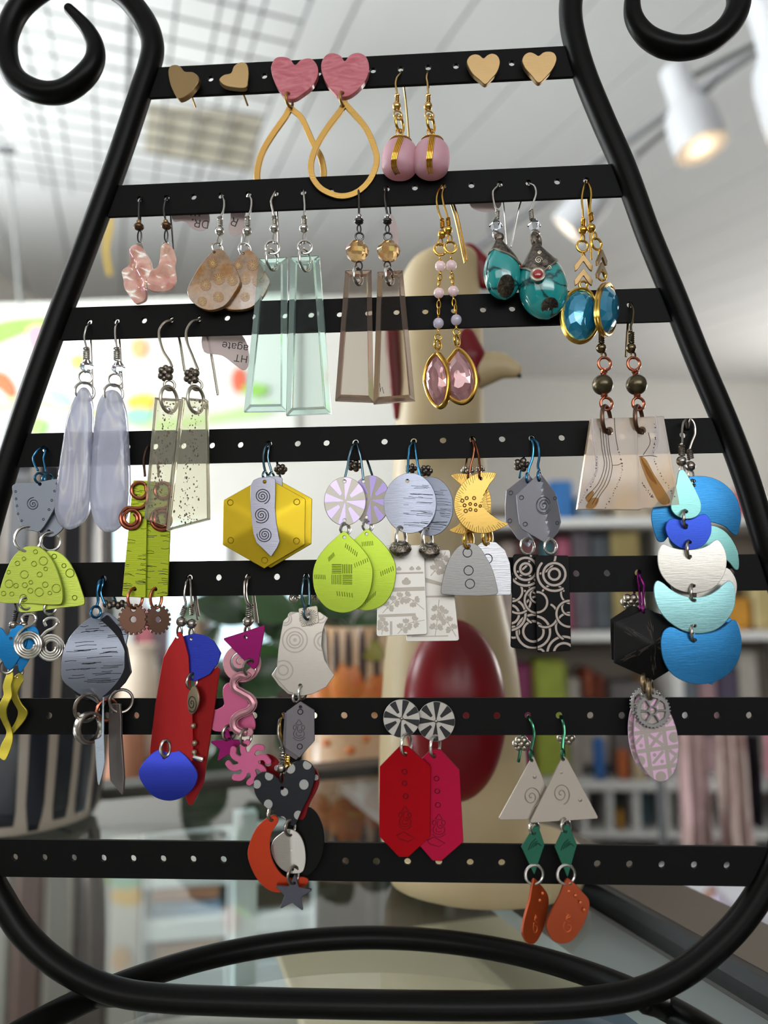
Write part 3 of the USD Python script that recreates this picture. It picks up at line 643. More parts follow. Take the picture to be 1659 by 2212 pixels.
# pale scarves and dark clothes hanging on the right, a rail carries them
CY = 1.75
rl = thing('clothes_rail', 'dark clothes rail carrying scarves and garments beyond the case', 'clothes rail', pt(1600, 1585, CY))
zr = pt(1550, 1580, CY)[2]; 
part('rail', tube([np.array([pt(1420, 1580, CY)[0], CY, zr]), np.array([pt(1900, 1580, CY)[0], CY, zr])], .010), m_track, rl)
for x in (1424, 1890): 
    q = pt(x, 1580, CY)[0]; part('post', tube([np.array([q, CY+.012, zr]), np.array([q, CY+.012, FLOOR_Z])], .010), m_track, rl)
def drape(name, x0, x1, y1, Y, col, label, cat, folds, seed, c2):
    rg = np.random.default_rng(seed)
    a, b = pt(x0, 1580, Y), pt(x1, y1, Y); nu, nv = 40, 24; V = []
    ph = rg.uniform(0, 6, 3)
    for j in range(nv):
        t = j/(nv-1); z = zr+.012-(zr-b[2])*t
        for i in range(nu):
            u = i/(nu-1); xx = a[0]+(b[0]-a[0])*(u+.03*math.sin(ph[0]+9*t+u*4)*t)
            V.append((xx, Y-.030-.012*math.sin(u*folds*6.28+ph[1]+t*1.3)*(.4+t)-.006*math.sin(u*folds*15+ph[2]), z))
    f = []
    for j in range(nv-1):
        for i in range(nu-1):
            p = j*nu+i; f += [(p, p+nu, p+1), (p+1, p+nu, p+nu+1)]
    V = np.array(V); k = len(V); f = np.array(f); V2 = V+[0, .004, 0]
    idx = list(range(nu))+[j*nu+nu-1 for j in range(1, nv)]+list(range(nv*nu-2, (nv-1)*nu-1, -1))+[j*nu for j in range(nv-2, 0, -1)]
    rim = []
    for p, q in zip(idx, idx[1:]+idx[:1]): rim += [(p, p+k, q+k), (p, q+k, q)]
    single(name, T(np.vstack([V, V2]), np.vstack([f, f[:, ::-1]+k, rim])), mat('cloth_%d' % seed, col, 0, .9, mottle=(28, 1.0, c2, (1, 1, .35)), bump=(90, .5, .01)), label, cat, smooth=True)
drape('scarf', 1455, 1530, 1830, CY, (206, 172, 174), 'pale pink mottled scarf hanging nearest the pink oval earrings', 'scarf', 2.5, 11, (150, 128, 116))
drape('scarf', 1532, 1612, 1840, CY, (196, 178, 168), 'cream and rose mottled scarf hanging beside the pale pink scarf', 'scarf', 2.2, 12, (146, 112, 108))
drape('garment', 1590, 1640, 1790, CY+.11, (22, 20, 24), 'black garment hanging behind the cream and rose scarf', 'garment', 1.5, 13, (44, 34, 44))
drape('scarf', 1640, 1720, 1690, CY, (214, 160, 170), 'rose pink scarf hanging at the picture edge', 'scarf', 2, 14, (190, 120, 136))
drape('garment', 1642, 1760, 1850, CY+.11, (42, 30, 46), 'dark plum garment hanging at the picture edge below the rose pink scarf', 'garment', 2, 15, (18, 16, 20))
# low table with wrapped goods beyond the bronze edge
TY = 1.25
zt2 = pt(1500, 2010, TY)[2]
tb_ = thing('low_table', 'pale low table carrying wrapped goods beyond the bronze case edge', 'table', pt(1560, 2010, TY)*[1, 1, 0]+[0, 0, FLOOR_Z])
x0, x1 = pt(1180, 2010, TY)[0], pt(2000, 2010, TY)[0]
part('top', rbox((x0, TY-.25, zt2-.03), (x1, TY+.35, zt2), .006), mat('table_pale', (196, 196, 202), 0, .5), tb_)
for qx in (x0+.04, x1-.04):
    for qy in (TY-.2, TY+.3): part('leg', rbox((qx-.02, qy-.02, FLOOR_Z), (qx+.02, qy+.02, zt2-.03), .004), m_shelf, tb_)
rg = np.random.default_rng(5)
items = [((1500, 1985), 46, (214, 208, 214), 'white round pouch on the low table, largest of the pouches'), ((1445, 1975), 34, (98, 74, 108), 'purple pouch on the low table beside the white one'), ((1395, 1955), 30, (176, 138, 92), 'tan pouch on the low table nearest the bronze edge'), ((1555, 1975), 34, (176, 166, 184), 'lilac pouch on the low table under the curved rail'), ((1340, 1935), 26, (206, 190, 178), 'cream pouch on the low table half hidden by the last bar'), ((1470, 1935), 28, (60, 48, 66), 'dark aubergine pouch at the back of the low table'), ((1540, 1925), 26, (150, 110, 96), 'brown-pink pouch at the back of the low table'), ((1615, 1960), 36, (200, 200, 208), 'pale grey pouch on the low table at the frame edge')]
for i, ((x, y), r, col, lb) in enumerate(items):
    Yq = TY-.12+.05*(i % 4)+(.12 if 'back' in lb else 0); c = pt(x, y, Yq); rr_ = r*depth(c)/F
    pf_ = spline(np.array([(.001, 0), (rr_*.8, .0), (rr_, rr_*.5), (rr_*.8, rr_*1.2), (rr_*.25, rr_*1.55), (rr_*.34, rr_*1.8), (.001, rr_*1.78)]), 4); pf_[:, 1] = np.maximum(pf_[:, 1], .001)
    single('pouch', lathe(pf_, (c[0], Yq, zt2), 20), mat('pouch_%d' % i, col, 0, .8, mottle=(40, .4, tuple(int(v*.7) for v in col))), lb, 'pouch', smooth=True)
# things behind the plant and the vase, on a side counter
KY = 1.7
zk = pt(300, 1745, KY)[2]
kt = thing('side_counter', 'dark wooden side counter behind the striped vase and the plant', 'counter', pt(300, 1745, KY)*[1, 1, 0]+[0, 0, FLOOR_Z])
xa, xb = pt(-200, 1745, KY)[0], pt(830, 1745, KY)[0]
part('top', rbox((xa, KY, zk-.03), (xb, KY+.45, zk), .006), mat('counter_dark', (46, 38, 32), 0, .75), kt)
part('carcass', bx((xa+.02, KY+.04, FLOOR_Z), (xb-.02, KY+.43, zk-.03)), mat('counter_front', (66, 56, 50), 0, .6), kt)
for q_ in range(14):
    w_ = (xb-xa-.04)/14; part('cupboard_door', rbox((xa+.02+q_*w_+.003, KY+.02, FLOOR_Z+.05), (xa+.02+(q_+1)*w_-.003, KY+.039, zk-.04), .004), mat('door_%d' % (q_ % 4), ((120, 110, 102), (70, 58, 52), (148, 138, 128), (92, 66, 58))[q_ % 4], 0, .5), kt)
B = [('flower_pot', 262, 1640, 50, 190, (186, 128, 98), 'terracotta pot on the side counter right of the striped vase'), ('flower_pot', 360, 1680, 40, 90, (196, 110, 76), 'small orange terracotta pot on the side counter behind the red earrings'), ('storage_jar', 300, 1560, 44, 300, (206, 190, 170), 'tall cream jar standing on the side counter behind the grey leaf earring'), ('storage_jar', 12, 1400, 26, 420, (190, 120, 106), 'tall reddish jar at the picture edge behind the vase'), ('storage_jar', 560, 1560, 50, 190, (150, 140, 126), 'grey-beige jar on the side counter behind the plant')]
for i, (nm, x, y, r, h, col, lb) in enumerate(B):
    Yq = KY+.1+.06*(i % 3); c = pt(x, y, Yq); sc_ = depth(c)/F; r_, h_ = r*sc_, h*sc_
    single(nm, lathe(spline(np.array([(.001, 0), (r_*.75, 0), (r_*.9, h_*.1), (r_, h_*.5), (r_*.92, h_*.8), (r_*.7, h_*.93), (r_*.78, h_), (r_*.6, h_*.99), (.001, h_*.97)]), 4), (c[0], Yq, zk+.001), 28, zmin=0), mat('jar_%d' % i, col, 0, .4, mottle=(12, .3, tuple(int(v*.8) for v in col))), lb, 'pot' if nm == 'flower_pot' else 'jar', smooth=True)
# dark bookcase with mixed goods behind the plant and vase
KBY = 2.25
bk = thing('dark_bookcase', 'dark wooden bookcase crowded with goods behind the leafy plant', 'bookcase', pt(420, 1500, KBY+.2)*[1, 1, 0]+[0, 0, FLOOR_Z])
kx0, kx1 = pt(-260, 1500, KBY)[0], pt(880, 1500, KBY)[0]
m_dk = mat('bookcase_dark', (40, 33, 28), 0, .55)
ky = [1262, 1440, 1610, 1790]
zsh_ = lambda i: pt(400, ky[i], KBY)[2]
for y in ky: z = pt(400, y, KBY)[2]; part('shelf_board', rbox((kx0, KBY, z-.025), (kx1, KBY+.38, z), .004), m_dk, bk)
part('back_panel', bx((kx0, KBY+.36, FLOOR_Z), (kx1, KBY+.38, zsh_(1))), mat('bookcase_back', (58, 50, 44), 0, .7), bk)
for x in (kx0, kx1): part('upright', rbox((x-.02, KBY+.0, FLOOR_Z), (x+.02, KBY+.38, pt(400, 1262, KBY)[2]-.025), .004), m_dk, bk)
def zsh(i): return pt(400, ky[i], KBY)[2]
def good(nm, x0, x1, h_px, i, col, lb, ct, kind='box', dy=.08):
    a, b = pt(x0, 1500, KBY+dy)[0], pt(x1, 1500, KBY+dy)[0]; h = h_px*(KBY+dy+.26)/F; z = zsh(i)+.001; m_ = mat('mix_%d_%d_%d' % col, col, 0, .55, mottle=(18, .4, tuple(int(c*.65) for c in col)))
    if kind == 'box': single(nm, rbox((a, KBY+dy, z), (b, KBY+dy+.18, z+h), min(b-a, h)*.06), m_, lb, ct)
    else:
        r = (b-a)/2; single(nm, lathe(spline(np.array([(.001, 0), (r*.7, 0), (r, h*.35), (r*.9, h*.7), (r*.5, h*.9), (r*.6, h), (.001, h*.99)]), 4), ((a+b)/2, KBY+dy+r+.01, z), 24, zmin=0), m_, lb, ct, smooth=True)
for r_ in [('keepsake_box', 238, 284, 90, 1, (206, 204, 196), 'ivory keepsake box on the upper shelf of the dark bookcase', 'box'), ('keepsake_box', 290, 326, 120, 1, (150, 66, 74), 'wine red keepsake box on the upper shelf of the dark bookcase', 'box'), ('ceramic_jug', 398, 436, 130, 1, (146, 120, 92), 'tan jug on the upper shelf of the dark bookcase', 'jug', 'pot'), ('keepsake_box', 580, 640, 80, 1, (62, 74, 58), 'dark olive box on the upper shelf of the dark bookcase', 'box'), ('keepsake_box', 655, 720, 110, 1, (96, 72, 60), 'chestnut box on the upper shelf beside the planter', 'box'),
  ('ceramic_jug', 236, 290, 130, 2, (200, 156, 128), 'peach jug on the middle shelf of the dark bookcase', 'jug', 'pot'), ('story_book', 296, 318, 120, 2, (186, 176, 164), 'pale beige book on the middle shelf of the dark bookcase', 'book'), ('story_book', 320, 336, 132, 2, (90, 60, 52), 'cocoa book on the middle shelf of the dark bookcase', 'book'), ('story_book', 430, 448, 128, 2, (40, 58, 70), 'navy book on the middle shelf of the dark bookcase', 'book'), ('story_book', 452, 474, 110, 2, (122, 130, 92), 'sage book on the middle shelf of the dark bookcase', 'book'), ('story_book', 600, 640, 120, 2, (70, 50, 44), 'dark brown book on the middle shelf of the dark bookcase', 'book'),
  ('woven_basket', 232, 310, 120, 3, (182, 140, 112), 'rose tan basket on the lowest shelf seen of the dark bookcase', 'basket'), ('keepsake_box', 316, 356, 90, 3, (196, 104, 72), 'orange box on the lowest shelf seen of the dark bookcase', 'box'), ('keepsake_box', 362, 400, 100, 3, (190, 160, 60), 'mustard box on the lowest shelf seen of the dark bookcase', 'box'), ('keepsake_box', 408, 480, 70, 3, (168, 164, 158), 'stone grey box on the lowest shelf seen of the dark bookcase', 'box'), ('keepsake_box', 490, 560, 110, 3, (100, 96, 92), 'ash grey box on the lowest shelf seen of the dark bookcase', 'box'), ('keepsake_box', 570, 660, 90, 3, (206, 218, 220), 'icy white box on the lowest shelf seen of the dark bookcase', 'box'), ('keepsake_box', -40, 26, 150, 1, (176, 150, 140), 'dusty pink box at the picture edge on the upper bookcase shelf', 'box'), ('keepsake_box', -40, 24, 130, 2, (150, 80, 70), 'brick red box at the picture edge on the middle bookcase shelf', 'box')]:
    good(*r_)
# more goods filling the white shelving
G2 = [('picture_book', 1406, 1420, 1, 160, (86, 120, 70), 'fern green paperback by the upright of the second white shelf', 'book'), ('soft_toy', 1472, 1540, 0, 70, (216, 200, 186), 'cream soft toy on the top white shelf behind the blue crescents', 'toy'), ('soft_toy', 1556, 1620, 0, 64, (150, 120, 104), 'brown soft toy on the top white shelf near the sloping rail', 'toy'), ('soft_toy', 1630, 1690, 0, 70, (196, 90, 100), 'coral soft toy on the top white shelf at the frame edge', 'toy'),
  ('gift_bag', 1424, 1436, 2, 190, (206, 150, 70), 'apricot gift bag by the upright of the third white shelf', 'bag'), ('gift_bag', 1490, 1514, 2, 230, (208, 204, 200), 'white gift bag on the third white shelf behind the cascade', 'bag'), ('gift_bag', 1516, 1556, 2, 200, (140, 150, 160), 'blue-grey gift bag on the third white shelf behind the cascade', 'bag'), ('gift_bag', 1560, 1600, 2, 250, (216, 176, 182), 'blush pink gift bag on the third white shelf near the rail', 'bag'), ('gift_bag', 1604, 1650, 2, 210, (96, 86, 110), 'violet-grey gift bag on the third white shelf near the rail', 'bag'), ('gift_bag', 1656, 1700, 2, 240, (196, 188, 176), 'oatmeal gift bag on the third white shelf at the frame edge', 'bag'), ('gift_bag', 1070, 1112, 2, 200, (122, 110, 100), 'mocha gift bag at the end of the third white shelf', 'bag'), ('wooden_toy', 1342, 1366, 2, 60, (190, 100, 50), 'orange wooden toy standing before the grey carton', 'toy'), ('wooden_toy', 1376, 1404, 2, 48, (206, 186, 150), 'pale wooden toy standing before the grey carton', 'toy')]
for nm, x0, x1, i, h_px, col, lb, ct in G2:
    dy = .03 if 'before' in lb else .2; y = (1118, 1366, 1690)[i]; z = pt(1300, y, SY)[2]+.001; a, b = pt(x0, y, SY), pt(x1, y, SY); h = h_px*(SY+dy+.26)/F; w = b[0]-a[0]; m_ = mat('mix_%d_%d_%d' % col, col, 0, .7, mottle=(16, .5, tuple(int(c*.7) for c in col)))
    if ct == 'toy' and 'soft' in nm:
        cx = (a[0]+b[0])/2; r = w/2; t = manifold3d.Manifold.sphere(r*.8, 24).scale((1, .8, 1)).translate((cx, SY+dy+r, z+r*.85))+manifold3d.Manifold.sphere(r*.6, 24).translate((cx, SY+dy+r, z+r*1.9))+manifold3d.Manifold.sphere(r*.25, 16).translate((cx-r*.45, SY+dy+r, z+r*2.4))+manifold3d.Manifold.sphere(r*.25, 16).translate((cx+r*.45, SY+dy+r, z+r*2.4)); single(nm, t, m_, lb, ct, smooth=True)
    else: single(nm, rbox((a[0], SY+dy, z), (b[0], SY+dy+(.05 if 'before' in lb else .16), z+h), .01), m_, lb, ct)
# ------------------------------------------------------------ earring building blocks
MM = .001
def px_poly(P, smooth=0, n=6, rnd=0):
    P = spline(np.asarray(P, float), n, True) if smooth else np.asarray(P, float)
    g = Polygon(P).buffer(0)
    if rnd: g = g.buffer(-rnd).buffer(2*rnd).buffer(-rnd)
    return max(g.geoms, key=lambda q: q.area) if hasattr(g, 'geoms') else g
def circ(x, y, r, ry=None, rot=0):
    g = Point(x, y).buffer(1, 24); g = affinity.scale(g, r, ry or r, origin=(x, y))
    return affinity.rotate(g, rot, origin=(x, y)) if rot else g
class Plane:
    """a plate's own plane: through the point seen at (cx, cy) on y = Y, turned by yaw about the upright axis and tilted; bend gives it a curve"""
    def __init__(s, cx, cy, Y, yaw=0.0, tilt=0.0, bend=None):
        s.c = pt(cx, cy, Y); a, t = math.radians(yaw), math.radians(tilt)
        s.u = np.array([math.cos(a), math.sin(a), 0]); n0 = np.array([math.sin(a), -math.cos(a), 0]); z = np.array([0, 0, 1.0])
        s.v = math.cos(t)*z+math.sin(t)*n0; s.n = math.cos(t)*n0-math.sin(t)*z; s.bend = bend
    def uv(s, P):
        P = np.asarray(P, float).reshape(-1, 2)
        d = CF+CR*((P[:, :1]-W/2)/F)-CU*((P[:, 1:2]-H/2)/F)
        q = CAM+d*(((s.c-CAM)@s.n)/(d@s.n))[:, None]-s.c
        return np.stack([q@s.u, q@s.v], 1)
    def at(s, uv, h=0.0):
        uv = np.asarray(uv, float).reshape(-1, 2); h = np.asarray(h)+(s.bend(uv[:, 0], uv[:, 1]) if s.bend else 0)
        return s.c+uv[:, :1]*s.u+uv[:, 1:2]*s.v+np.reshape(np.broadcast_to(h, len(uv)), (-1, 1))*s.n
    def on(s, P, h=0.0): return s.at(s.uv(P), h)
def slab_from(pl, g, t, cham=.00012, step=None, h0=0.0):
    """a plate from the pixel-space polygon g: front at h0 + t/2, chamfered rims, finely meshed where the plane bends"""
    def ring(c):
        q = pl.uv(np.array(c.coords)[:-1]); return q
    P = Polygon(ring(g.exterior), [ring(i) for i in g.interiors]).buffer(0)
    if hasattr(P, 'geoms'): P = max(P.geoms, key=lambda q: q.area)
    x0, y0, x1, y1 = P.bounds; L = max(x1-x0, y1-y0)
    step = step or L/(22 if pl.bend else 9)
    P = shapely.segmentize(P.simplify(L*.0008), step if pl.bend else L)
    P = shapely.geometry.polygon.orient(P)
    rings = [np.array(r.coords)[:-1] for r in [P.exterior, *P.interiors]]
    off = []
    for r in rings:
        a, b = r-np.roll(r, 1, 0), np.roll(r, -1, 0)-r
        na = np.stack([a[:, 1], -a[:, 0]], 1)/np.maximum(np.linalg.norm(a, axis=1), 1e-12)[:, None]; nb = np.stack([b[:, 1], -b[:, 0]], 1)/np.maximum(np.linalg.norm(b, axis=1), 1e-12)[:, None]
        m = na+nb; m /= np.maximum((m*m).sum(1), .5)[:, None]*.5; off.append(r-np.clip(m, -1.4, 1.4)*cham)
    B, I = np.vstack(rings), np.vstack(off); nb_ = len(B)
    if pl.bend:
        xs, ys = np.arange(x0, x1, step), np.arange(y0, y1, step); gx, gy = np.meshgrid(xs, ys); gx[::2] += step/2
        Q = np.stack([gx.ravel(), gy.ravel()], 1); inner = P.buffer(-step*.55)
        Q = Q[shapely.contains_xy(inner, Q[:, 0], Q[:, 1])] if not inner.is_empty else Q[:0]
        A = np.vstack([B, Q]); tri = Delaunay(A).simplices; cc = A[tri].mean(1)
        ar = np.cross(A[tri[:, 1]]-A[tri[:, 0]], A[tri[:, 2]]-A[tri[:, 0]])
        tri = tri[shapely.contains_xy(P, cc[:, 0], cc[:, 1]) & (np.abs(ar) > 1e-14)]; ar = np.cross(A[tri[:, 1]]-A[tri[:, 0]], A[tri[:, 2]]-A[tri[:, 0]])
        tri[ar < 0] = tri[ar < 0][:, ::-1]
    else:
        Q = np.zeros((0, 2)); tri = np.array(manifold3d.triangulate([r for r in rings], 1e-9, True))
    IN = np.vstack([I, Q]); k = len(IN)
    V = np.vstack([pl.at(IN, h0+t/2), pl.at(B, h0+t/2-cham), pl.at(B, h0-t/2+cham), pl.at(IN, h0-t/2)])
    o1, o2, o3 = k, k+nb_, k+2*nb_
    f = [tri, tri[:, ::-1]+o3]; s0 = 0
    for r in rings:
        i = np.arange(len(r))+s0; j = np.roll(i, -1); s0 += len(r)
        for a, b in ((0, o1), (o1, o2), (o2, o3)): f += [np.stack([i+a, i+b, j+b], 1), np.stack([i+a, j+b, j+a], 1)]
    return T(V, np.vstack(f))
def holes_out(g, holes):
    for x, y, r in holes: g = g.difference(circ(x, y, r))
    return max(g.geoms, key=lambda q: q.area) if hasattr(g, 'geoms') else g
def plate(o, name, g, mt, pl, t=.7, holes=(), label=None, h0=0.0, smooth=25):
    g = holes_out(g, holes)
    return part(name, slab_from(pl, g, t*MM, h0=h0*MM), mt, o, label, smooth)
def on_front(pl, t, P, extra=0.0): return pl.on(P, t*MM/2+extra*MM)
def stamp(o, name, lines, mt, pl, t=.7, r=.16, sub=None, smooth_n=0, closed=False, label=None):
    """marks struck into the front of a plate: low beads of metal along the lines, one mesh"""
    ms = []
    for P in lines:
        P = np.asarray(P, float)
        if smooth_n: P = spline(P, smooth_n, closed)
        ms.append(tube(on_front(pl, t, P), r*MM, closed, k=6))
    return part(name, cat_(ms), mt, sub or o, label)
def circle_px(x, y, r, n=18, ry=None): a = np.arange(n)*2*np.pi/n; return np.stack([x+r*np.cos(a), y+(ry or r)*np.sin(a)], 1)
def spiral_px(x, y, r, turns=3, n=60, a0=0.0, sgn=1, ry=None):
    t = np.linspace(.06, 1, n); a = a0+sgn*t*turns*2*np.pi; return np.stack([x+r*t*np.cos(a), y+(ry or r)*t*np.sin(a)], 1)
def stamp_circles(o, name, cs, mt, pl, t=.7, r=.16):
    for x, y, q in cs: part(name, tube(on_front(pl, t, circle_px(x, y, q)), r*MM, True, k=6), mt, o)
def wire(o, name, P, mt, r=.42, n=6, label=None, smooth=True):
    """P: (x, y, Y mm) pixel points"""
    return part(name, tube(spline([pt(x, y, Y*MM) for x, y, Y in P], n), r*MM, k=8), mt, o, label)
def hook(o, hole, mid, end, mt, r=.40, tail=None, yf=-4.0, name='ear_wire', label=None):
    """ear wire: tail hanging behind the bar, through the hole, over the front and down"""
    hx, hy = hole; P = []
    if tail: P += [(tail[0], tail[1], 5.5), ((tail[0]*.5+hx*.5), tail[1]*.35+hy*.65, 5.0), (hx+(tail[0]-hx)*.15, hy+12, 3.2)]
    else: P += [(hx+2, hy+34, 5.0), (hx+1, hy+14, 3.6)]
    P += [(hx, hy-1, 1.5), (hx, hy-2, 0), (hx+(mid[0][0]-hx)*.35, hy+(mid[0][1]-hy)*.25, -1.7)]
    k = len(mid)
    for i, (x, y) in enumerate(mid): P.append((x, y, -2.6+(yf+2.6)*(i+1)/(k+1)))
    P.append((end[0], end[1], yf))
    return wire(o, name, P, mt, r, 6, label)
def ring(o, x, y, R, mt, Y=-4.0, yaw=0, r=.42, sy=1.0, name='jump_ring', tilt=0, label=None):
    c = pt(x, y, Y*MM); s_ = depth(c)/F; a = math.radians(yaw); n = (math.sin(a), -math.cos(a), math.sin(math.radians(tilt)))
    return part(name, torus(c, R*s_, r*MM, n, sz=sy, n=26, k=8), mt, o, label)
def coil(o, x0, y0, x1, y1, w, mt, Y=-4.0, turns=6, r=.26):
    a, b = pt(x0, y0, Y*MM), pt(x1, y1, Y*MM); s_ = depth(a)/F; R = w/2*s_-r*MM; n = turns*9+1
    d = b-a; L = np.linalg.norm(d); d /= L; e1, e2, _ = basis(d); th = np.linspace(0, turns*2*np.pi, n)
    return part('wire_coil', tube(a+np.linspace(0, L, n)[:, None]*d+R*(np.cos(th)[:, None]*e1+np.sin(th)[:, None]*e2), r*MM, k=5), mt, o)
def bead(o, x, y, r, mt, Y=-4.0, name='bead', s=(1, 1, 1), sub=3, facet=False, label=None):
    c = pt(x, y, Y*MM); s_ = depth(c)/F
    return part(name, ball(c, r*s_, 1 if facet else sub, s), mt, o, label, False if facet else True)
def bicone(o, x, y, r, mt, Y=-4.0, label=None, name='crystal_bead', h=1.0):
    c = pt(x, y, Y*MM); s_ = depth(c)/F*r
    return part(name, lathe([(.0001, -s_*1.0*h), (.35*s_, -s_*.95*h), (s_, -.08*s_), (s_, .08*s_), (.35*s_, .95*s_*h), (.0001, s_*h)], c, 6), mt, o, label, False)
def eye(o, x0, y0, x1, y1, mt, Y=-4.0, w=9, r=.3, name='wire_loop'):
    """a small elongated loop between two points"""
    a, b = pt(x0, y0, Y*MM), pt(x1, y1, Y*MM); c = (a+b)/2; s_ = depth(c)/F; L = np.linalg.norm(b-a)/2
    return part(name, torus(c, L, r*MM, (0.15, -1, 0), sx=max(.25, w*s_/2/max(L, 1e-6)), n=20, k=6), mt, o)
def link(o, pl, x, y, x2, y2, mt, Y0, r=.4, w=16, yaw=70, name='jump_ring'):
    """ring joining the hole at (x, y) to the one at (x2, y2), seen nearly edge-on"""
    c = pt((x+x2)/2, (y+y2)/2, Y0*MM); s_ = depth(c)/F; h = abs(y2-y)/2*s_+r*MM*.3; a = math.radians(yaw); 
    return part(name, torus(c, h, r*MM, (math.sin(a), -math.cos(a), 0), sx=max(.55, w*s_/max(h, 1e-6)/2*1.0) if yaw < 45 else .9, n=26, k=8), mt, o)
def earring(name, label, hole, Y=0.0, group=None): return thing(name, label, 'earring', pt(hole[0], hole[1], Y*MM), group)
def poke(cx, cy, R, amp):  # dished plate
    return lambda u, v: amp*MM*(1-(u*u+v*v)/(R*MM)**2)
def cyl(k, axis=0, c=0.0):  # plate rolled about the upright (0) or level (1) axis; k: mm of sag at 10 mm
    return lambda u, v: -k*MM*(((u, v)[axis]-c)/.010)**2
def facet6(pl_c, V, amp): return None

# metals and stones
gold = mat('gold_plate', (206, 170, 108), 1, .26); goldb = mat('gold_brushed', (152, 126, 88), 1, .42, brush=.2); brass = mat('brass_band', (164, 130, 72), 1, .38, brush=.3)
goldy = mat('gold_yellow', (212, 168, 78), 1, .22); silver = mat('silver_wire', (206, 202, 196), 1, .22); steel = mat('steel_wire', (150, 142, 134), 1, .25); dkwire = mat('gunmetal_wire', (88, 86, 88), 1, .3)
bronze = mat('bronze_wire', (98, 84, 62), 1, .3); copper = mat('copper_wire', (168, 98, 74), 1, .28); dkcopper = mat('dark_copper', (100, 74, 62), 1, .35)
oxid = mat('oxidised_silver', (132, 122, 112), 1, .35, bump=(1500, .5, .0002), mottle=(900, .8, (44, 38, 34))); pewter = mat('pewter', (170, 162, 148), 1, .35, bump=(1800, .3, .0001))
tblue = mat('niobium_blue', (44, 96, 140), 1, .25, mottle=(500, .8, (70, 130, 150))); tteal = mat('niobium_slate', (84, 108, 120), 1, .25); tgreen = mat('niobium_green', (52, 120, 84), 1, .25, mottle=(400, .6, (90, 140, 120))); tpurp = mat('niobium_purple', (134, 44, 118), 1, .25); tbrown = mat('niobium_brown', (112, 66, 46), 1, .25)
def anod(name, col, rough=.36, metal=.75, **kw): return mat('anodised_'+name, col, metal, rough, **kw)
black_bead = mat('black_bead', (20, 19, 20), 0, .25, coat=.4)
clear = mat('clear_crystal', (236, 240, 246), 0, .03, trans=1.0, ior=1.5, film=320)
# ------------------------------------------------------------ bar 1: hearts and pink beads
def Z(P, ox, oy, k): return [(ox+x/k, oy+y/k) for x, y in P]
def stud_heart(P, hole, label, yaw, tilt, post=None):
    g = px_poly(P, 1, 6); c = g.centroid; pl = Plane(c.x, c.y, -.0030, yaw, tilt)
    o = earring('heart_stud', label, hole, group='gold heart studs on the top bar')
    part('heart', slab_from(pl, g, .0022, .00018), goldb, o, smooth=25)
    e = pt(post[0], post[1], .006) if post else pt(c.x+6, c.y+2, .008)
    part('post', tube([pl.c+np.array([0, .0006, 0]), pt(hole[0], hole[1], .001), e], .00038), gold, o)
stud_heart(Z([(1085, 465), (1098, 438), (1135, 428), (1165, 443), (1188, 470), (1240, 475), (1275, 500), (1280, 530), (1252, 575), (1200, 628), (1150, 644), (1108, 580), (1090, 520)], 0, 0, 2.963), (405, 180), 'gold heart stud tipped to one side, first by the sloping left rail', -8, -6, (422, 231))
stud_heart(Z([(1405, 522), (1432, 492), (1480, 478), (1502, 432), (1545, 410), (1580, 422), (1593, 465), (1590, 530), (1580, 570), (1500, 573), (1432, 555)], 0, 0, 2.963), (516, 175), 'gold heart stud lying askew, second from the sloping left rail', 10, 2, (535, 228))
stud_heart(Z([(20, 345), (35, 315), (62, 304), (88, 309), (110, 325), (132, 308), (160, 300), (186, 312), (200, 345), (185, 400), (150, 442), (120, 468), (85, 442), (48, 408)], 1000, 0, 2.517), (1042, 151), 'upright gold heart stud beside the pink bead earrings', 3, 6)
stud_heart(Z([(320, 335), (335, 305), (362, 293), (388, 301), (408, 312), (435, 294), (468, 289), (495, 299), (507, 328), (490, 378), (450, 428), (410, 460), (365, 415), (332, 375)], 1000, 0, 2.517), (1163, 147), 'upright gold heart stud nearest the right-hand rail of the top bar', 2, 6)
m_pink = mat('pink_marble_resin', (176, 78, 92), 0, .25, coat=.3, mottle=(120, .8, (206, 124, 134), (.7, 1, 2.0)), distort=3.0)
def heart_drop(P, hole, rc, drop, Yt, label, tl, ry):
    o = earring('heart_drop_earring', label, hole, group='pink heart and brass teardrop pair')
    g = px_poly(P, 1, 6); c = g.centroid; pl = Plane(c.x, c.y, -.0030, 0, 3)
    plate(o, 'heart', g, m_pink, pl, 2.4, [(rc[0], rc[1]-8, 3.4)], 'marbled pink heart')
    part('post', tube([pt(hole[0], hole[1], -.002), pt(hole[0], hole[1], .008)], .0004), gold, o)
    part('jump_ring', torus(pt(rc[0], rc[1]+2, -.0034), 15*.262/F, .0005, (.9, -.35, 0), n=24), brass, o)
    d = px_poly(drop, 1, 6); x0, y0, x1, y1 = d.bounds
    pd = Plane((x0+x1)/2, y0, Yt*MM, ry, tl)
    g2 = d.difference(d.buffer(-12.5))
    part('teardrop_frame', slab_from(pd, g2, .0011, .0001), brass, o, 'brushed brass open teardrop', 25)
heart_drop(Z([(258, 462), (264, 420), (285, 386), (322, 376), (375, 388), (410, 428), (450, 396), (510, 388), (550, 430), (556, 490), (522, 560), (460, 612), (400, 645), (350, 640), (318, 600), (288, 555)], 500, 0, 2.963), (632, 168), (624.5, 214),
    Z([(372, 672), (330, 738), (250, 850), (190, 950), (158, 1040), (146, 1140), (170, 1240), (250, 1310), (370, 1335), (500, 1300), (590, 1215), (610, 1120), (590, 1000), (545, 920), (460, 740), (415, 700)], 500, 0, 2.963), -1.5, 'pink marbled heart with brass teardrop hanging behind the second bar', 15, -4)
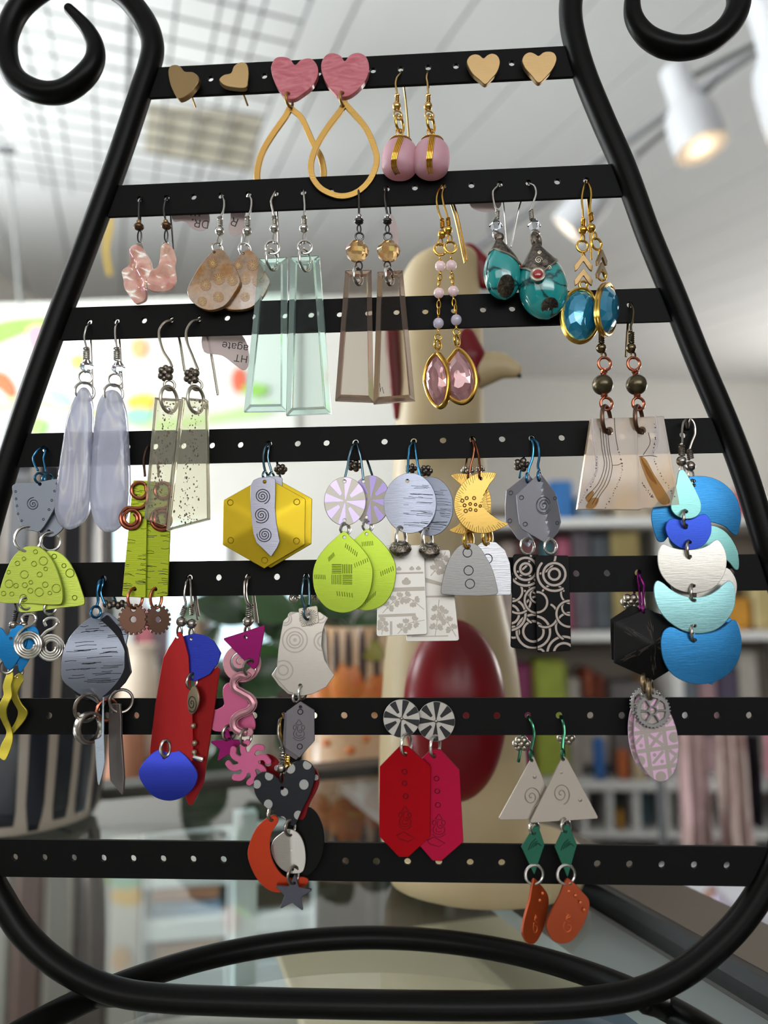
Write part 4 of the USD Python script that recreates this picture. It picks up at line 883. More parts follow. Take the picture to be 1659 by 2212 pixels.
heart_drop(Z([(577, 452), (584, 402), (608, 366), (645, 352), (700, 370), (727, 404), (760, 366), (812, 351), (860, 374), (883, 440), (868, 510), (828, 568), (750, 626), (690, 628), (640, 585), (604, 535)], 500, 0, 2.963), (748, 162), (741, 213),
    Z([(720, 648), (680, 705), (610, 795), (540, 905), (498, 1010), (490, 1075), (505, 1150), (560, 1222), (640, 1264), (705, 1277), (780, 1264), (850, 1222), (910, 1150), (945, 1060), (948, 1000), (925, 920), (880, 820), (800, 720)], 500, 0, 2.963), -2.6, 'pink marbled heart with brass teardrop hanging in front of the second bar', 2, 3)
m_rose = mat('pink_glass_frosted', (212, 160, 174), 0, .42, sss=.5, trans=.25)
def pinkbead(hx, hy, dx, hk, bx_, by_, ang, label, tail, Yo):
    o = earring('pink_bead_earring', label, (hx, hy), group='pink bead pair')
    hook(o, (hx, hy), hk, (hk[-1][0]+1, 206), gold, .36, tail, -3.6+Yo, 'ear_wire')
    x = hk[-1][0]+1; coil(o, x, 204, x, 221, 11, gold, -3.6+Yo, 6); bead(o, x-1, 230, 9.5, gold, -3.6+Yo, 'gold_bead')
    ring(o, x+2, 249, 10, gold, -3.6+Yo, 25, .3, name='wire_loop'); link(o, None, x+5, 250, x+5, 285, goldy, -3.6+Yo, .5, 10, 62); ring(o, x+5, 286, 8, gold, -3.6+Yo, 15, .28, name='wire_loop')
    c = pt(bx_, by_, (-4.2+Yo)*MM); s_ = depth(c)/F
    pr = [(.001, -40), (14, -39.5), (26, -36), (36, -26), (39.5, -10), (39, 8), (35, 24), (27, 34), (15, 38.5), (.001, 39)]
    part('bead', lathe(spline(np.array(pr)*s_, 4), c, 40, (.08, 0, 1)), m_rose, o, 'frosted pink glass bead', True)
    part('bead_cap', lathe(spline(np.array([(.001, 50), (4, 49), (10, 47), (20, 44), (25, 40.5), (25, 39.2), (18, 41.5), (.001, 43)])*s_, 3), c, 32, (.06, 0, 1)), goldy, o, None, True)
    P = []
    for k in range(4):
        a0 = -1.25+ang+.0; zz = np.linspace(38, -39, 16); w = []
        for z in zz:
            rad = np.interp(z, [-40, -36, -26, -10, 8, 24, 34, 39], [6, 26.5, 36.5, 40, 39.5, 35.5, 27.5, 14])+.8
            th = -np.pi/2+ang*(.35-z/39)+(k-1.5)*3.4/max(rad, 12)
            w.append(c+s_*np.array([rad*math.cos(th), rad*math.sin(th), z]))
        part('wrap_wire', tube(spline(w, 3), .00028, k=6), goldy, o)
pinkbead(867, 157, 0, [(857, 169), (854.5, 182), (857, 196)], 863.5, 344, -.32, 'frosted pink bead earring with gold wrap, hanging left of its twin', (884, 304), 0)
pinkbead(924, 155, 0, [(921.5, 169), (923.5, 180), (924.5, 196)], 932, 343, -.14, 'frosted pink bead earring with gold wrap, hanging right of its twin', None, -1.2)

# ------------------------------------------------------------ bar 2
m_shell = mat('pink_shell', (228, 176, 152), 0, .14, coat=1.0, sss=.3, film=380, mottle=(150, 1.0, (186, 98, 84)), bump=(300, .7, .0006))
def shell(o, P, Y, yaw): 
    g = px_poly(P, 1, 5); c = g.centroid; pl = Plane(c.x, c.y, Y*MM, yaw, 0, lambda u, v: .0012*np.sin(u*620+v*260)+.0006*np.sin(v*900))
    plate(o, 'shell', g, m_shell, pl, 1.5, (), 'pearly pink shell piece')
o = earring('shell_earring', 'pink shell earring, left of the pair nearest the left rail on the second bar', (306, 427), group='pink shell pair')
hook(o, (306, 427), [(301, 436), (300, 452)], (300, 476), dkwire, .36, (303, 478)); bead(o, 300, 480, 5.5, goldb, name='gold_bead'); bead(o, 300, 490, 11, mat('bronze_bead', (96, 72, 52), .8, .25), s=(1, 1, .75), name='bronze_bead')
eye(o, 301, 498, 302, 524, dkwire, w=8); coil(o, 301, 526, 305, 545, 15, silver, -4.6, 5); shell(o, Z([(262, 478), (218, 518), (182, 590), (152, 660), (152, 700), (162, 745), (196, 830), (218, 862), (237, 882), (262, 862), (292, 840), (320, 792), (318, 745), (350, 655), (332, 600), (300, 530)], 220, 380, 3.19), -4.6, -10)
o = earring('shell_earring', 'pink shell earring, right of the pair nearest the left rail on the second bar', (364, 427), group='pink shell pair')
hook(o, (362, 426), [(357, 436), (354, 452)], (357, 474), dkwire, .36, (374, 537)); bead(o, 358, 479, 5.5, goldb, name='gold_bead'); bead(o, 359.5, 488, 11, mat('bronze_bead', 0), s=(1, 1, .75), name='bronze_bead')
eye(o, 359, 497, 359, 522, dkwire, w=7); coil(o, 357, 524, 358, 546, 14, silver, -6, 5); shell(o, Z([(445, 470), (412, 512), (402, 565), (385, 628), (342, 650), (325, 690), (318, 740), (322, 785), (352, 802), (420, 792), (492, 782), (515, 745), (518, 715), (508, 640), (512, 560), (480, 490)], 220, 380, 3.19), -6.2, 14)
# fossil coral
m_coral = usdkit.material(stage, '/World/Looks/fossil_coral', {'g': ('geometry', {}), 'v': ('voronoi_texture', {'scale': 150.0, 'randomness': .8}), 'r': ('rgb_ramp', {'ramp': [(0, lin((150, 104, 44))), (.3, lin((146, 100, 48))), (.44, lin((150, 110, 66))), (.55, lin((150, 120, 92))), (1, lin((128, 98, 72)))]}),
    'n': ('noise_texture', {'scale': 900.0, 'detail': 3.0}), 'm': ('mix_color', {'blend_type': 'overlay', 'fac': .55}), 'p': ('principled_bsdf', {'roughness': .22, 'coat_weight': .6})},
    [('g.position', 'v.vector'), ('v.distance', 'r.fac'), ('g.position', 'n.vector'), ('r.color', 'm.a'), ('n.fac', 'm.b'), ('m.result', 'p.base_color')], surface='p.BSDF')
m_corline = mat('coral_line', (206, 178, 126), 0, .3); m_coreye = mat('coral_eye', (146, 98, 38), 0, .3, coat=.4, mottle=(700, .6, (120, 76, 30)))
def coral(o, P, Y, yaw, flowers, ringc):
    g = px_poly(P, 1, 6); c = g.centroid; pl = Plane(c.x, c.y, Y*MM, yaw, 2, poke(0, 0, 14, .7))
    plate(o, 'stone', g, m_coral, pl, 2.0, [(ringc[0], ringc[1], 3)], 'speckled brown fossil coral stone')
    for x, y, r in flowers:
        L = []
        part('fossil_flower', slab_from(pl, circ(x, y, r), .00012, .00002, h0=.00101), m_coreye, o)
        for k in range(13):
            a = k*2*np.pi/13; L.append(tube(pl.on(np.array([(x+math.cos(a)*r*.16, y+math.sin(a)*r*.16), (x+math.cos(a)*r*.92, y+math.sin(a)*r*.92)]), .00110), .00009, k=5))
        part('fossil_rays', cat_(L), m_corline, o)
def kidney(o, x, hy, hole, mt, Y, x2, lens=(468, 490), bally=499, tail=None, xx=None):
    hook(o, hole, [(x2, hy+14), (x2-1, hy+32)], (x, lens[0]+3), mt, .40, tail, Y); coil(o, x, lens[0], x, lens[1], 12.5, mt, Y, 6); bead(o, x-1, bally, 10, mt, Y, 'silver_bead')
o = earring('fossil_coral_earring', 'brown fossil coral earring with flower marks, lying over its twin', (478.6, 421), group='fossil coral pair')
kidney(o, 475.5, 421, (478.6, 421), silver, -5.6, 484); eye(o, 475, 508, 474, 530, silver, -5.6, 9); ring(o, 470, 537, 12, silver, -5.8, 40, .42)
coral(o, Z([(818, 512), (778, 524), (740, 562), (698, 612), (650, 690), (610, 762), (598, 800), (612, 848), (638, 882), (690, 918), (760, 933), (838, 912), (880, 878), (908, 838), (945, 780), (960, 738), (948, 692), (915, 622), (885, 575), (852, 530)], 220, 380, 3.19), -5.4, -4, [(463, 573, 10), (476.5, 607, 12.5), (505, 610, 11), (448, 620, 12), (475, 645, 11.5), (440, 654, 10)], (465.5, 548))
o = earring('fossil_coral_earring', 'brown fossil coral earring half hidden behind its twin', (536.6, 419), group='fossil coral pair')
kidney(o, 535, 419, (536.6, 419), silver, -3.6, 543, tail=(519, 552)); eye(o, 533, 508, 532, 530, silver, -3.6, 9); ring(o, 529, 538, 13, silver, -3.8, 30, .42)
coral(o, Z([(1010, 516), (972, 534), (930, 580), (895, 640), (850, 740), (800, 840), (815, 890), (870, 924), (940, 932), (1030, 915), (1105, 855), (1150, 778), (1162, 738), (1140, 690), (1100, 620), (1062, 555)], 220, 380, 3.19), -3.0, 6, [(547, 577, 12), (516, 577, 9), (559, 611, 13), (531, 607, 12), (531, 645, 10)], (526, 551))
# aqua glass bars and smoky glass bars
m_aqua = mat('aqua_glass', (228, 244, 240), 0, .04, trans=1.0, ior=1.10); m_smoke = mat('smoky_glass', (206, 196, 186), 0, .04, trans=1.0, ior=1.10)
m_aquab = mat('aqua_glass_bevel', (218, 240, 234), 0, .12, trans=.9, ior=1.25); m_smokeb = mat('smoky_glass_bevel', (176, 156, 142), 0, .14, trans=.85, ior=1.25)
m_peach = mat('bevel_peach_lit', (226, 196, 164), 0, .3, trans=.2)
def slab_bar(o, Q, Y, yaw, mt, mb, bev, t, holec, label):
    """a flat bar of clear glass framed by four ground bevels"""
    Q = np.array(Q, float); g = Polygon(Q); inn = g.buffer(-bev, join_style=2); c = g.centroid; pl = Plane(c.x, c.y, Y*MM, yaw, 1)
    I = np.array(inn.exterior.coords)[:-1]; I = np.array([I[np.argmin(np.linalg.norm(I-q, axis=1))] for q in Q])
    part('glass', slab_from(pl, holes_out(inn, [(*holec, 4.6)]), t*MM, .00001), mt, o, label, False)
    for k in range(4):
        j = (k+1) % 4; V = np.vstack([pl.on([Q[k], Q[j], I[j], I[k]], h) for h in (0.0,)])
        fr, bk = pl.on([I[k], I[j]], t*MM/2), pl.on([I[k], I[j]], -t*MM/2); ou = pl.on([Q[k], Q[j]], t*MM*.12); ob = pl.on([Q[k], Q[j]], -t*MM*.5)
        hh = trimesh.convex.convex_hull(np.vstack([fr, bk, ou, ob])); part('bevel', T(hh.vertices, hh.faces), mb, o, None, False)
def auto_hook_bar(name, lb, hole, mid, cx, Q, Y, yaw, mt, mb, holec, grp, ringc, gl, tail=None):
    o = earring(name, lb, hole, group=grp)
    hook(o, hole, mid, (cx, 470), silver, .40, tail, Y); coil(o, cx, 467, cx, 486, 12.5, silver, Y, 6); bead(o, cx-1, 493, 10, silver, Y, 'silver_bead'); eye(o, cx, 502, cx, 526, silver, Y, 8)
    ring(o, ringc[0], ringc[1], 14.5, silver, Y, 10, .46); link(o, None, holec[0]-1, ringc[1]+4, holec[0], holec[1]+5, silver, Y, .5, 9, 66)
    slab_bar(o, Q, Y, yaw, mt, mb, 13, 3.0, holec, gl); return o
auto_hook_bar('glass_bar_earring', 'pale aqua glass bar earring, left and slightly shorter of its pair', (596, 414), [(585.5, 433), (588, 450)], 593, Z([(1085, 572), (1279, 562), (1276, 1620), (980, 1625)], 220, 380, 3.19), -4.4, 3, m_aqua, m_aquab, (588, 579), 'aqua glass bar pair', (589, 535), 'pale aqua clear glass', (602, 560))
auto_hook_bar('glass_bar_earring', 'pale aqua glass bar earring, right and slightly longer of its pair', (656, 412), [(657, 430), (658, 448)], 657, Z([(1301, 560), (1498, 550), (1579, 1635), (1270, 1650)], 220, 380, 3.19), -5.2, -3, m_aqua, m_aquab, (659.5, 581), 'aqua glass bar pair', (659, 534), 'pale aqua clear glass')
m_amber = mat('amber_crystal', (226, 186, 128), 0, .04, trans=.85, ior=1.5, film=420)
def smoky(lb, hole, mid, cx, Q, Y, yaw, holec, by, tail=None, mark=False):
    o = earring('smoky_glass_earring', lb, hole, group='smoky glass bar pair')
    hook(o, hole, mid, (cx, 466), dkwire, .40, tail, Y); bead(o, cx, 467.5, 6, silver, Y, 'silver_bead'); bead(o, cx, 478, 10.5, black_bead, Y, 'black_bead', (1, 1, .7)); eye(o, cx, 486, cx, 504, dkwire, Y, 8); ring(o, cx+1, 511, 8.5, dkwire, Y, 12, .36, name='wire_loop')
    c = pt(by, 543, Y*MM); s_ = depth(c)/F*25.5
    part('crystal_bead', lathe([(.12*s_, -.86*s_), (.55*s_, -.78*s_), (.92*s_, -.36*s_), (1.02*s_, 0), (.92*s_, .36*s_), (.55*s_, .78*s_), (.12*s_, .86*s_)], c, 9), m_amber, o, 'faceted amber crystal bead', False)
    eye(o, cx, 565, cx, 584, dkwire, Y, 14); link(o, None, holec[0], 578, holec[0], holec[1]+6, silver, Y, .55, 9, 64)
    slab_bar(o, Q, Y, yaw, m_smoke, m_smokeb, 11, 3.0, holec, 'clear smoky glass')
    if mark: stamp(o, 'ink_mark', [Z([(374, 1385), (378, 1440), (376, 1430), (390, 1408), (400, 1450)], 700, 380, 3.072)], black_bead, Plane(842, 730, Y*MM, yaw, 1), 3.0, .10)
smoky('smoky grey-brown glass bar earring, left of its pair, under the brass teardrop', (774, 409), [(775.5, 424), (775.5, 440)], 775.5, Z([(140, 630), (315, 627), (330, 1500), (74, 1490)], 700, 380, 3.072), -4.2, 3, (773, 609), 771.6)
smoky('smoky grey-brown glass bar earring, right of its pair, with a small black ink mark', (835, 404), [(831.5, 424), (833, 442)], 836.7, Z([(356, 640), (521, 628), (603, 1490), (327, 1511)], 700, 380, 3.072), -5.4, -4, (841, 609), 839, (843, 462), True)
# rose quartz drops
m_opal = mat('pink_opal_bead', (222, 178, 184), 0, .15, sss=.5, coat=.5); m_opal2 = mat('lilac_opal_bead', (186, 172, 196), 0, .15, sss=.5, coat=.5)
m_ameth = mat('rose_quartz', (198, 146, 152), .2, .05, trans=.6, ior=1.6, coat=1.0); m_topaz = mat('blue_topaz', (44, 150, 190), .35, .06, trans=.35, ior=1.6, coat=1.0)
def gem_drop(o, P, Y, yaw, mt, t, name, label):
    """a briolette cut into rows of facets, held in a gold bezel"""
    g = px_poly(P, 1, 6); c = g.centroid; pl = Plane(c.x, c.y, Y*MM, yaw, 0)
    B = pl.uv(np.array(g.buffer(-2.2).exterior.coords)[:-1]); n = 14
    d = np.r_[0, np.cumsum(np.linalg.norm(np.diff(B, axis=0), axis=1))]; ii = np.interp(np.linspace(0, d[-1], n, endpoint=False), d, np.arange(len(B))); R = np.array([B[int(i) % len(B)] for i in ii]); C = B.mean(0)
    rows = [(1.0, 0), (.80, .55), (.52, .86), (.22, .98)]; pts = []
    for k, (q, h) in enumerate(rows):
        RR_ = (R+np.roll(R, -1, 0))/2 if k % 2 else R
        for s_ in (1, -1): pts.append(pl.at(C+(RR_-C)*q, s_*h*t*MM/2))
    hh = trimesh.convex.convex_hull(np.vstack(pts+[pl.at([C], t*MM/2), pl.at([C], -t*MM/2)])); part(name, T(hh.vertices, hh.faces), mt, o, label, False)
    E_ = pl.uv(np.array(g.exterior.coords)[:-1]); part('bezel', tube(pl.at(E_, .0), .00062, True, 8), goldy, o, 'gold bezel')
    part('bezel', tube(pl.at(E_*1.01, -.0009), .00058, True, 8), goldy, o)
def fish(o, hole, mid, cx, cy0, cy1, mt, Y, tail=None, r=.36, by=None, bw=11, br=9.5, bm=None, xe=None):
    hook(o, hole, mid, (cx, cy0+3), mt, r, tail, Y); coil(o, cx, cy0, xe or cx, cy1, bw, mt, Y, 6); bead(o, (xe or cx)-1, by or cy1+br*.9, br, bm or mt, Y, 'round_bead')
def rosary(o, pts_, Y, rads):
    for k, (x, y, m_, r) in enumerate(pts_): 
        bead(o, x, y, r, m_, Y, 'opal_bead', facet=False, sub=2); coil(o, x, y-r-6, x, y-r+1, 6, goldy, Y, 3, .2); coil(o, x, y+r-1, x+.5, y+r+6, 6, goldy, Y, 3, .2)
    for (a, b) in zip(pts_, pts_[1:]):
        x0, y0, x1, y1 = a[0], a[1]+a[3]+5, b[0], b[1]-b[3]-5; mx, my = (x0+x1)/2, (y0+y1)/2
        eye(o, x0, y0, mx, my+2, goldy, Y, 8, .22); eye(o, mx, my-2, x1, y1, goldy, Y, 5, .22)
o = earring('rose_drop_earring', 'gold chain earring with rose quartz drop turned partly sideways', (957, 399), group='rose quartz drop pair')
fish(o, (956, 400), [(946, 415), (943, 430), (947, 455)], 955, 473, 492, goldy, -4.2, (1004, 568), by=506, xe=956); eye(o, 952, 514, 950, 530, goldy, -4.2, 9); ring(o, 950.6, 539, 12.5, goldy, -4.2, 8, .45)
rosary(o, [(951, 574.7, m_opal, 11.5), (948, 633, m_opal, 11.5), (947, 698, m_opal2, 11.8)], -4.2, None); ring(o, 946, 728, 7, goldy, -4.2, 10, .3); ring(o, 945.5, 745, 10, goldy, -4.2, 50, .45)
gem_drop(o, Z([(750, 1178), (715, 1205), (690, 1245), (672, 1300), (666, 1355), (676, 1405), (692, 1455), (722, 1505), (760, 1534), (792, 1515), (815, 1450), (826, 1380), (822, 1310), (802, 1250), (776, 1205)], 700, 380, 3.072), -4.2, -38, m_ameth, 4.5, 'gemstone', 'faceted rose quartz stone')
o = earring('rose_drop_earring', 'gold chain earring with rose quartz drop facing the front', (961, 399), group='rose quartz drop pair')
fish(o, (962, 400), [(955, 418), (958, 440), (964, 458)], 968, 471, 489, goldy, -5.6, (1009, 562), by=497, xe=969); eye(o, 971, 507, 972, 524, goldy, -5.6, 9); ring(o, 973, 534, 12.5, goldy, -5.6, 8, .45)
rosary(o, [(975, 573.7, m_opal, 11.7), (979, 629, m_opal, 11.7), (985.5, 691, m_opal2, 12)], -5.6, None); ring(o, 986, 717, 7, goldy, -5.6, 10, .3); ring(o, 986.5, 736, 11, goldy, -5.6, 60, .45)
gem_drop(o, Z([(888, 1150), (850, 1190), (815, 1235), (795, 1300), (788, 1350), (800, 1410), (820, 1450), (862, 1490), (915, 1505), (960, 1485), (990, 1440), (1008, 1375), (1000, 1300), (978, 1240), (940, 1185)], 700, 380, 3.072), -6.2, -14, m_ameth, 5.0, 'gemstone', 'faceted rose quartz stone')
# turquoise
m_turq = usdkit.material(stage, '/World/Looks/turquoise', {'g': ('geometry', {}), 'n': ('noise_texture', {'scale': 160.0, 'detail': 4.0}), 'a': ('vector_math', {'math_type': 'multiply_add', 'vector2': (.006, .006, .006)}), 'v': ('voronoi_texture', {'scale': 95.0, 'feature': 'distance_to_edge'}),
    'r': ('rgb_ramp', {'ramp': [(0, lin((20, 46, 46))), (.018, lin((26, 84, 86))), (.05, lin((30, 138, 138))), (1, lin((34, 148, 146)))]}), 'p': ('principled_bsdf', {'roughness': .14, 'coat_weight': .6})},
    [('g.position', 'n.vector'), ('n.color', 'a.vector1'), ('g.position', 'a.vector3'), ('a.vector', 'v.vector'), ('v.distance', 'r.fac'), ('r.color', 'p.base_color')], surface='p.BSDF')
m_coralred = mat('red_cabochon', (150, 34, 36), 0, .2, coat=.6)
def ell(o, name, x, y, rx, ry, rz, rot, mt, Y, label=None, yaw=0, n=4):
    c = pt(x, y, Y*MM); s_ = depth(c)/F; m_ = trimesh.creation.icosphere(n, 1.0); v = m_.vertices*np.array([rx, rz, ry])*s_; a = math.radians(rot); b_ = math.radians(yaw)
    v = np.stack([v[:, 0]*math.cos(b_)-v[:, 1]*math.sin(b_), v[:, 0]*math.sin(b_)+v[:, 1]*math.cos(b_), v[:, 2]], 1)
    v = np.stack([v[:, 0]*math.cos(a)-v[:, 2]*math.sin(a), v[:, 1], v[:, 0]*math.sin(a)+v[:, 2]*math.cos(a)], 1); return part(name, T(v+c, m_.faces), mt, o, label, True)
def shape_on(o, name, P, x, y, rx, ry, rz, rot, mt, Y, pop, label=None, smooth_p=True):
    """a thin shaped piece laid over the front of an egg-shaped stone"""
    g = px_poly(P, 1 if smooth_p else 0, 6); c = pt(x, y, Y*MM); s_ = depth(c)/F; a = math.radians(rot)
    def bend(u, v):
        p = (u*math.cos(a)+v*math.sin(a))/(rx*s_); q = (-u*math.sin(a)+v*math.cos(a))/(ry*s_); return rz*s_*np.sqrt(np.maximum(.02, 1-p*p-q*q))*1.0+pop*MM
    pl = Plane(x, y, Y*MM, 0, 0, bend); part(name, slab_from(pl, g, .0007, .0001, step=.0011), mt, o, label, True); return pl
PEAR = [(0, .13), (.06, .25), (.14, .42), (.25, .66), (.38, .88), (.50, .98), (.60, 1.0), (.72, .95), (.84, .78), (.93, .52), (.98, .26), (1.0, .02)]
def pear(top, bot, rmax, sy, Y, t0=0.0, t1=None, k=1.0, n=48, m=26):
    a, b = pt(*top, Y*MM), pt(*bot, Y*MM); s_ = depth(a)/F; d = b-a; L = np.linalg.norm(d); d /= L; e1 = np.cross(d, [0, 1.0, 0]); e1 /= np.linalg.norm(e1); e1 = e1 if e1[0] > 0 else -e1; e2 = np.array([0, -1.0, 0]); e2 -= d*(e2@d)
    P = spline(np.array(PEAR), 4); V = []
    for i in range(m):
        for j in range(n):
            th = j*2*np.pi/n; te = t1(th) if t1 else 1.0; t = t0+(te-t0)*i/(m-1); r = np.interp(t, P[:, 0], np.maximum(P[:, 1], .0))*rmax*s_*k
            V.append(a+d*L*t+r*(math.sin(th)*e1+sy*math.cos(th)*e2))
    f = []
    for i in range(m-1):
        for j in range(n):
            w = (j+1) % n; f += [(i*n+j, (i+1)*n+j, (i+1)*n+w), (i*n+j, (i+1)*n+w, i*n+w)]
    f += [(0, j+1, j) for j in range(1, n-1)]
    q = T(V, f); c = q.centroid
    if ((q.triangles_center-c)*q.face_normals).sum() < 0: q = T(V, np.array(f)[:, ::-1])
    return q
def pear_stone(o, top, bot, r, sy, Y): part('stone', pear(top, bot, r, sy, Y), m_turq, o, 'veined turquoise stone', True)
def pear_cap(o, top, bot, r, sy, az, reach, Y):
    az = math.radians(az); t1 = lambda th: reach[1]+(reach[0]-reach[1])*max(0.0, math.cos(th-az))**1.6+.02*math.cos(5*(th-az))
    part('silver_cap', pear(top, bot, r, sy, Y, 0, t1, 1.05), oxid, o, 'chased silver cap', True)
    q = [pear(top, bot, r, sy, Y, 0, t1, 1.06, 48, 26).vertices[25*48:26*48]][0]; part('cap_rim', tube(q, .00035, True, 6), pewter, o)
o = earring('turquoise_earring', 'turquoise bead earring turned edge-on with silver cap along its side', (1081, 398), group='turquoise pair')
hook(o, (1081, 398), [(1066, 412), (1065, 425), (1069, 444)], (1075, 456), silver, .38, (1094, 528), -4); coil(o, 1075, 453, 1074, 473, 11.5, silver, -4, 6); bicone(o, 1071, 487, 15, clear, -4, None, 'crystal_bead', .95)
ring(o, 1073, 508, 9, silver, -4, 30, .4); ell(o, 'bail', 1078, 514, 11, 12, 8, -30, oxid, -5); pear_stone(o, (1077, 517), (1091, 648), 40, .8, -6.5)
pear_cap(o, (1077, 517), (1091, 648), 40, .8, 70, (.46, .22), -6.5)
ell(o, 'red_stone', 1121, 575, 5.5, 12, 9, 10, m_coralred, -7, 'red cabochon seen from the side'); ell(o, 'red_stone', 1055, 609, 5, 8, 7, 10, m_coralred, -4)
pc_ = shape_on(o, 'flower_cap', circle_px(1090.6, 630, 18, 20, 16), 1085, 590, 38, 58, 52, 14, oxid, -6.5, .4, 'silver flower end cap'); stamp(o, 'petal_line', [[(1090.6+5*math.cos(k), 630+5*math.sin(k)), (1090.6+14*math.cos(k), 630+13*math.sin(k))] for k in np.arange(10)*.628], black_bead, pc_, .7, .14)
o = earring('turquoise_earring', 'turquoise teardrop earring facing front with chased silver cap and red stone', (1139, 396), group='turquoise pair')
hook(o, (1141, 396), [(1154, 402), (1158, 418), (1151, 440)], (1147, 456), silver, .38, (1104, 533), -4.5); coil(o, 1147, 453, 1149, 474, 11.5, silver, -4.5, 6); bicone(o, 1154, 487, 15, clear, -4.5, None, 'crystal_bead', .95); ring(o, 1158, 506, 10, silver, -4.5, 20, .4)
part('bail', torus(pt(1158, 520, -.005), .0022, .0011, (.75, -.6, .1), sx=.8, n=24, k=10), oxid, o)
pear_stone(o, (1157, 528), (1184, 690), 52, .86, -6.5)
cb_ = pear_cap(o, (1157, 528), (1184, 690), 52, .86, -8, (.46, .24), -6.5)
pc_ = Plane(1166, 575, -.0065-.0068, 0, 12)
stamp(o, 'chased_scroll', [spiral_px(1163, 562, 8, 2), spiral_px(1177, 567, 6, 2, a0=2), spiral_px(1153, 576, 5, 2, a0=1), spiral_px(1186, 578, 5, 2, a0=3), spiral_px(1165, 546, 4, 2)], pewter, pc_, .7, .16)
part('stone_bezel', torus(pt(1161.6, 593, -.0142), 13.5*depth(pc_.c)/F, .0006, (0, -1, .12), n=24), pewter, o); ell(o, 'red_stone', 1161.6, 593, 11, 11, 6, 0, m_coralred, -14.2, 'round red cabochon')
pc_ = shape_on(o, 'flower_cap', circle_px(1184, 672, 19, 20, 14), 1177, 624, 52, 63, 46, -8, oxid, -6.5, .4, 'silver flower end cap'); stamp(o, 'petal_line', [[(1184+5*math.cos(k), 672+4*math.sin(k)), (1184+15*math.cos(k), 672+11*math.sin(k))] for k in np.arange(10)*.628], black_bead, pc_, .7, .14)
# blue topaz drops
def chevrons(o, x, ys, w, Y, yaw):
    for y in ys:
        pl = Plane(x, y, Y*MM, yaw, 0); q = w/math.cos(math.radians(abs(yaw)))**0
        P = [(x, y-18), (x+q, y+8), (x+q*.92, y+20), (x+q*.62, y+16), (x, y-2), (x-q*.62, y+16), (x-q*.92, y+20), (x-q, y+8)]; plate(o, 'chevron', px_poly(P, 0, rnd=1), goldb, pl, .8)
o = earring('blue_drop_earring', 'gold chevron earring with blue crystal drop facing front', (1265, 393), group='blue crystal drop pair')
fish(o, (1265, 394), [(1260, 408), (1257, 428), (1258.5, 452)], 1260, 472, 487, goldy, -4, (1278, 560), by=497); eye(o, 1259, 506, 1258, 522, goldy, -4, 8); ring(o, 1258, 532, 12.5, goldy, -4, 8, .42); chevrons(o, 1260, (567, 598), 20, -4, 0); eye(o, 1260, 545, 1260, 562, goldy, -4, 6); ring(o, 1260, 616, 9, goldy, -4.2, 10, .4)
gem_drop(o, circle_px(1254, 681, 40, 24, 57), -5.4, 8, m_topaz, 6, 'gemstone', 'faceted blue crystal')
o = earring('blue_drop_earring', 'gold chevron earring with blue crystal drop turned edge-on', (1269, 393), group='blue crystal drop pair')
fish(o, (1270, 394), [(1275, 405), (1277, 420), (1275, 444)], 1276, 460, 478, goldy, -5.4, (1276, 545), by=493, xe=1278); eye(o, 1283, 502, 1286, 517, goldy, -5.4, 8); ring(o, 1289, 527, 12.5, goldy, -5.4, 25, .42); chevrons(o, 1299, (556, 583), 11, -5.4, 58); eye(o, 1294, 538, 1298, 552, goldy, -5.4, 5); ring(o, 1300.5, 596, 10, goldy, -5.4, 20, .4)
gem_drop(o, circle_px(1312, 668, 20, 24, 55), -5.6, 60, m_topaz, 6.5, 'gemstone', 'faceted blue crystal')
# price tags on the backs of the cards, hanging behind bars 2 and 3
m_tag = mat('tag_film', (206, 190, 188), 0, .35, trans=.35, ior=1.02); m_ink = mat('tag_ink', (36, 32, 34), 0, .6)
def price_tag(P, Y, label, words, hole):
    g = px_poly(P, 1, 4); c = g.centroid; pl = Plane(c.x, c.y, Y*MM, 6, 0); o = thing('price_tag', label, 'price tag', pl.c)
    plate(o, 'tag', g, m_tag, pl, .25)
    for w, x, y, h, rot in words:
        t_ = meshkit.text_mesh(w, 1.0, .02); v = t_.vertices-np.array([t_.bounds[:, 0].mean(), .5, 0]); a = math.radians(rot); s_ = h*depth(pl.c)/F
        q = pl.uv([(x, y)])[0]; u = v[:, 0]*math.cos(a)-v[:, 1]*math.sin(a); w_ = v[:, 0]*math.sin(a)+v[:, 1]*math.cos(a)
        part('handwriting', T(pl.at(np.stack([q[0]+u*s_, q[1]+w_*s_], 1), .00016+v[:, 2]*.001), t_.faces), m_ink, o, None, False)
price_tag([(372, 440), (440, 440), (453, 470), (450, 490), (436, 499), (416, 494), (398, 478), (374, 478)], 3.5, 'clear price tag lettered DR., upside down, behind the second bar', [('DR.', 432, 484, 18, 174), ('AM', 424, 462, 12, 176)], None)
price_tag([(500, 440), (522, 440), (528, 470), (526, 500), (504, 510), (494, 498), (498, 470)], 3.5, 'small folded price tag with a letter, between the two coral earrings', [('R', 506, 480, 19, 160)], None)
price_tag([(441, 716), (512, 716), (533, 742), (537, 790), (527, 800), (511, 791), (480, 768), (441, 760)], 4.0, 'clear price tag with HT agate written upside down, below the third bar', [('agate', 508, 750, 16, 172), ('HT', 520, 775, 16, 172)], None)
price_tag([(843, 462), (856, 480), (861, 510), (858, 545), (848, 556), (843, 520)], 3.0, 'narrow price tag curling behind the amber bead of the smoky earring', [], None)
price_tag([(1015, 424), (1080, 424), (1080, 448), (1050, 458), (1018, 448)], 3.5, 'faint clear price tag behind the second bar beside the turquoise earrings', [], None)
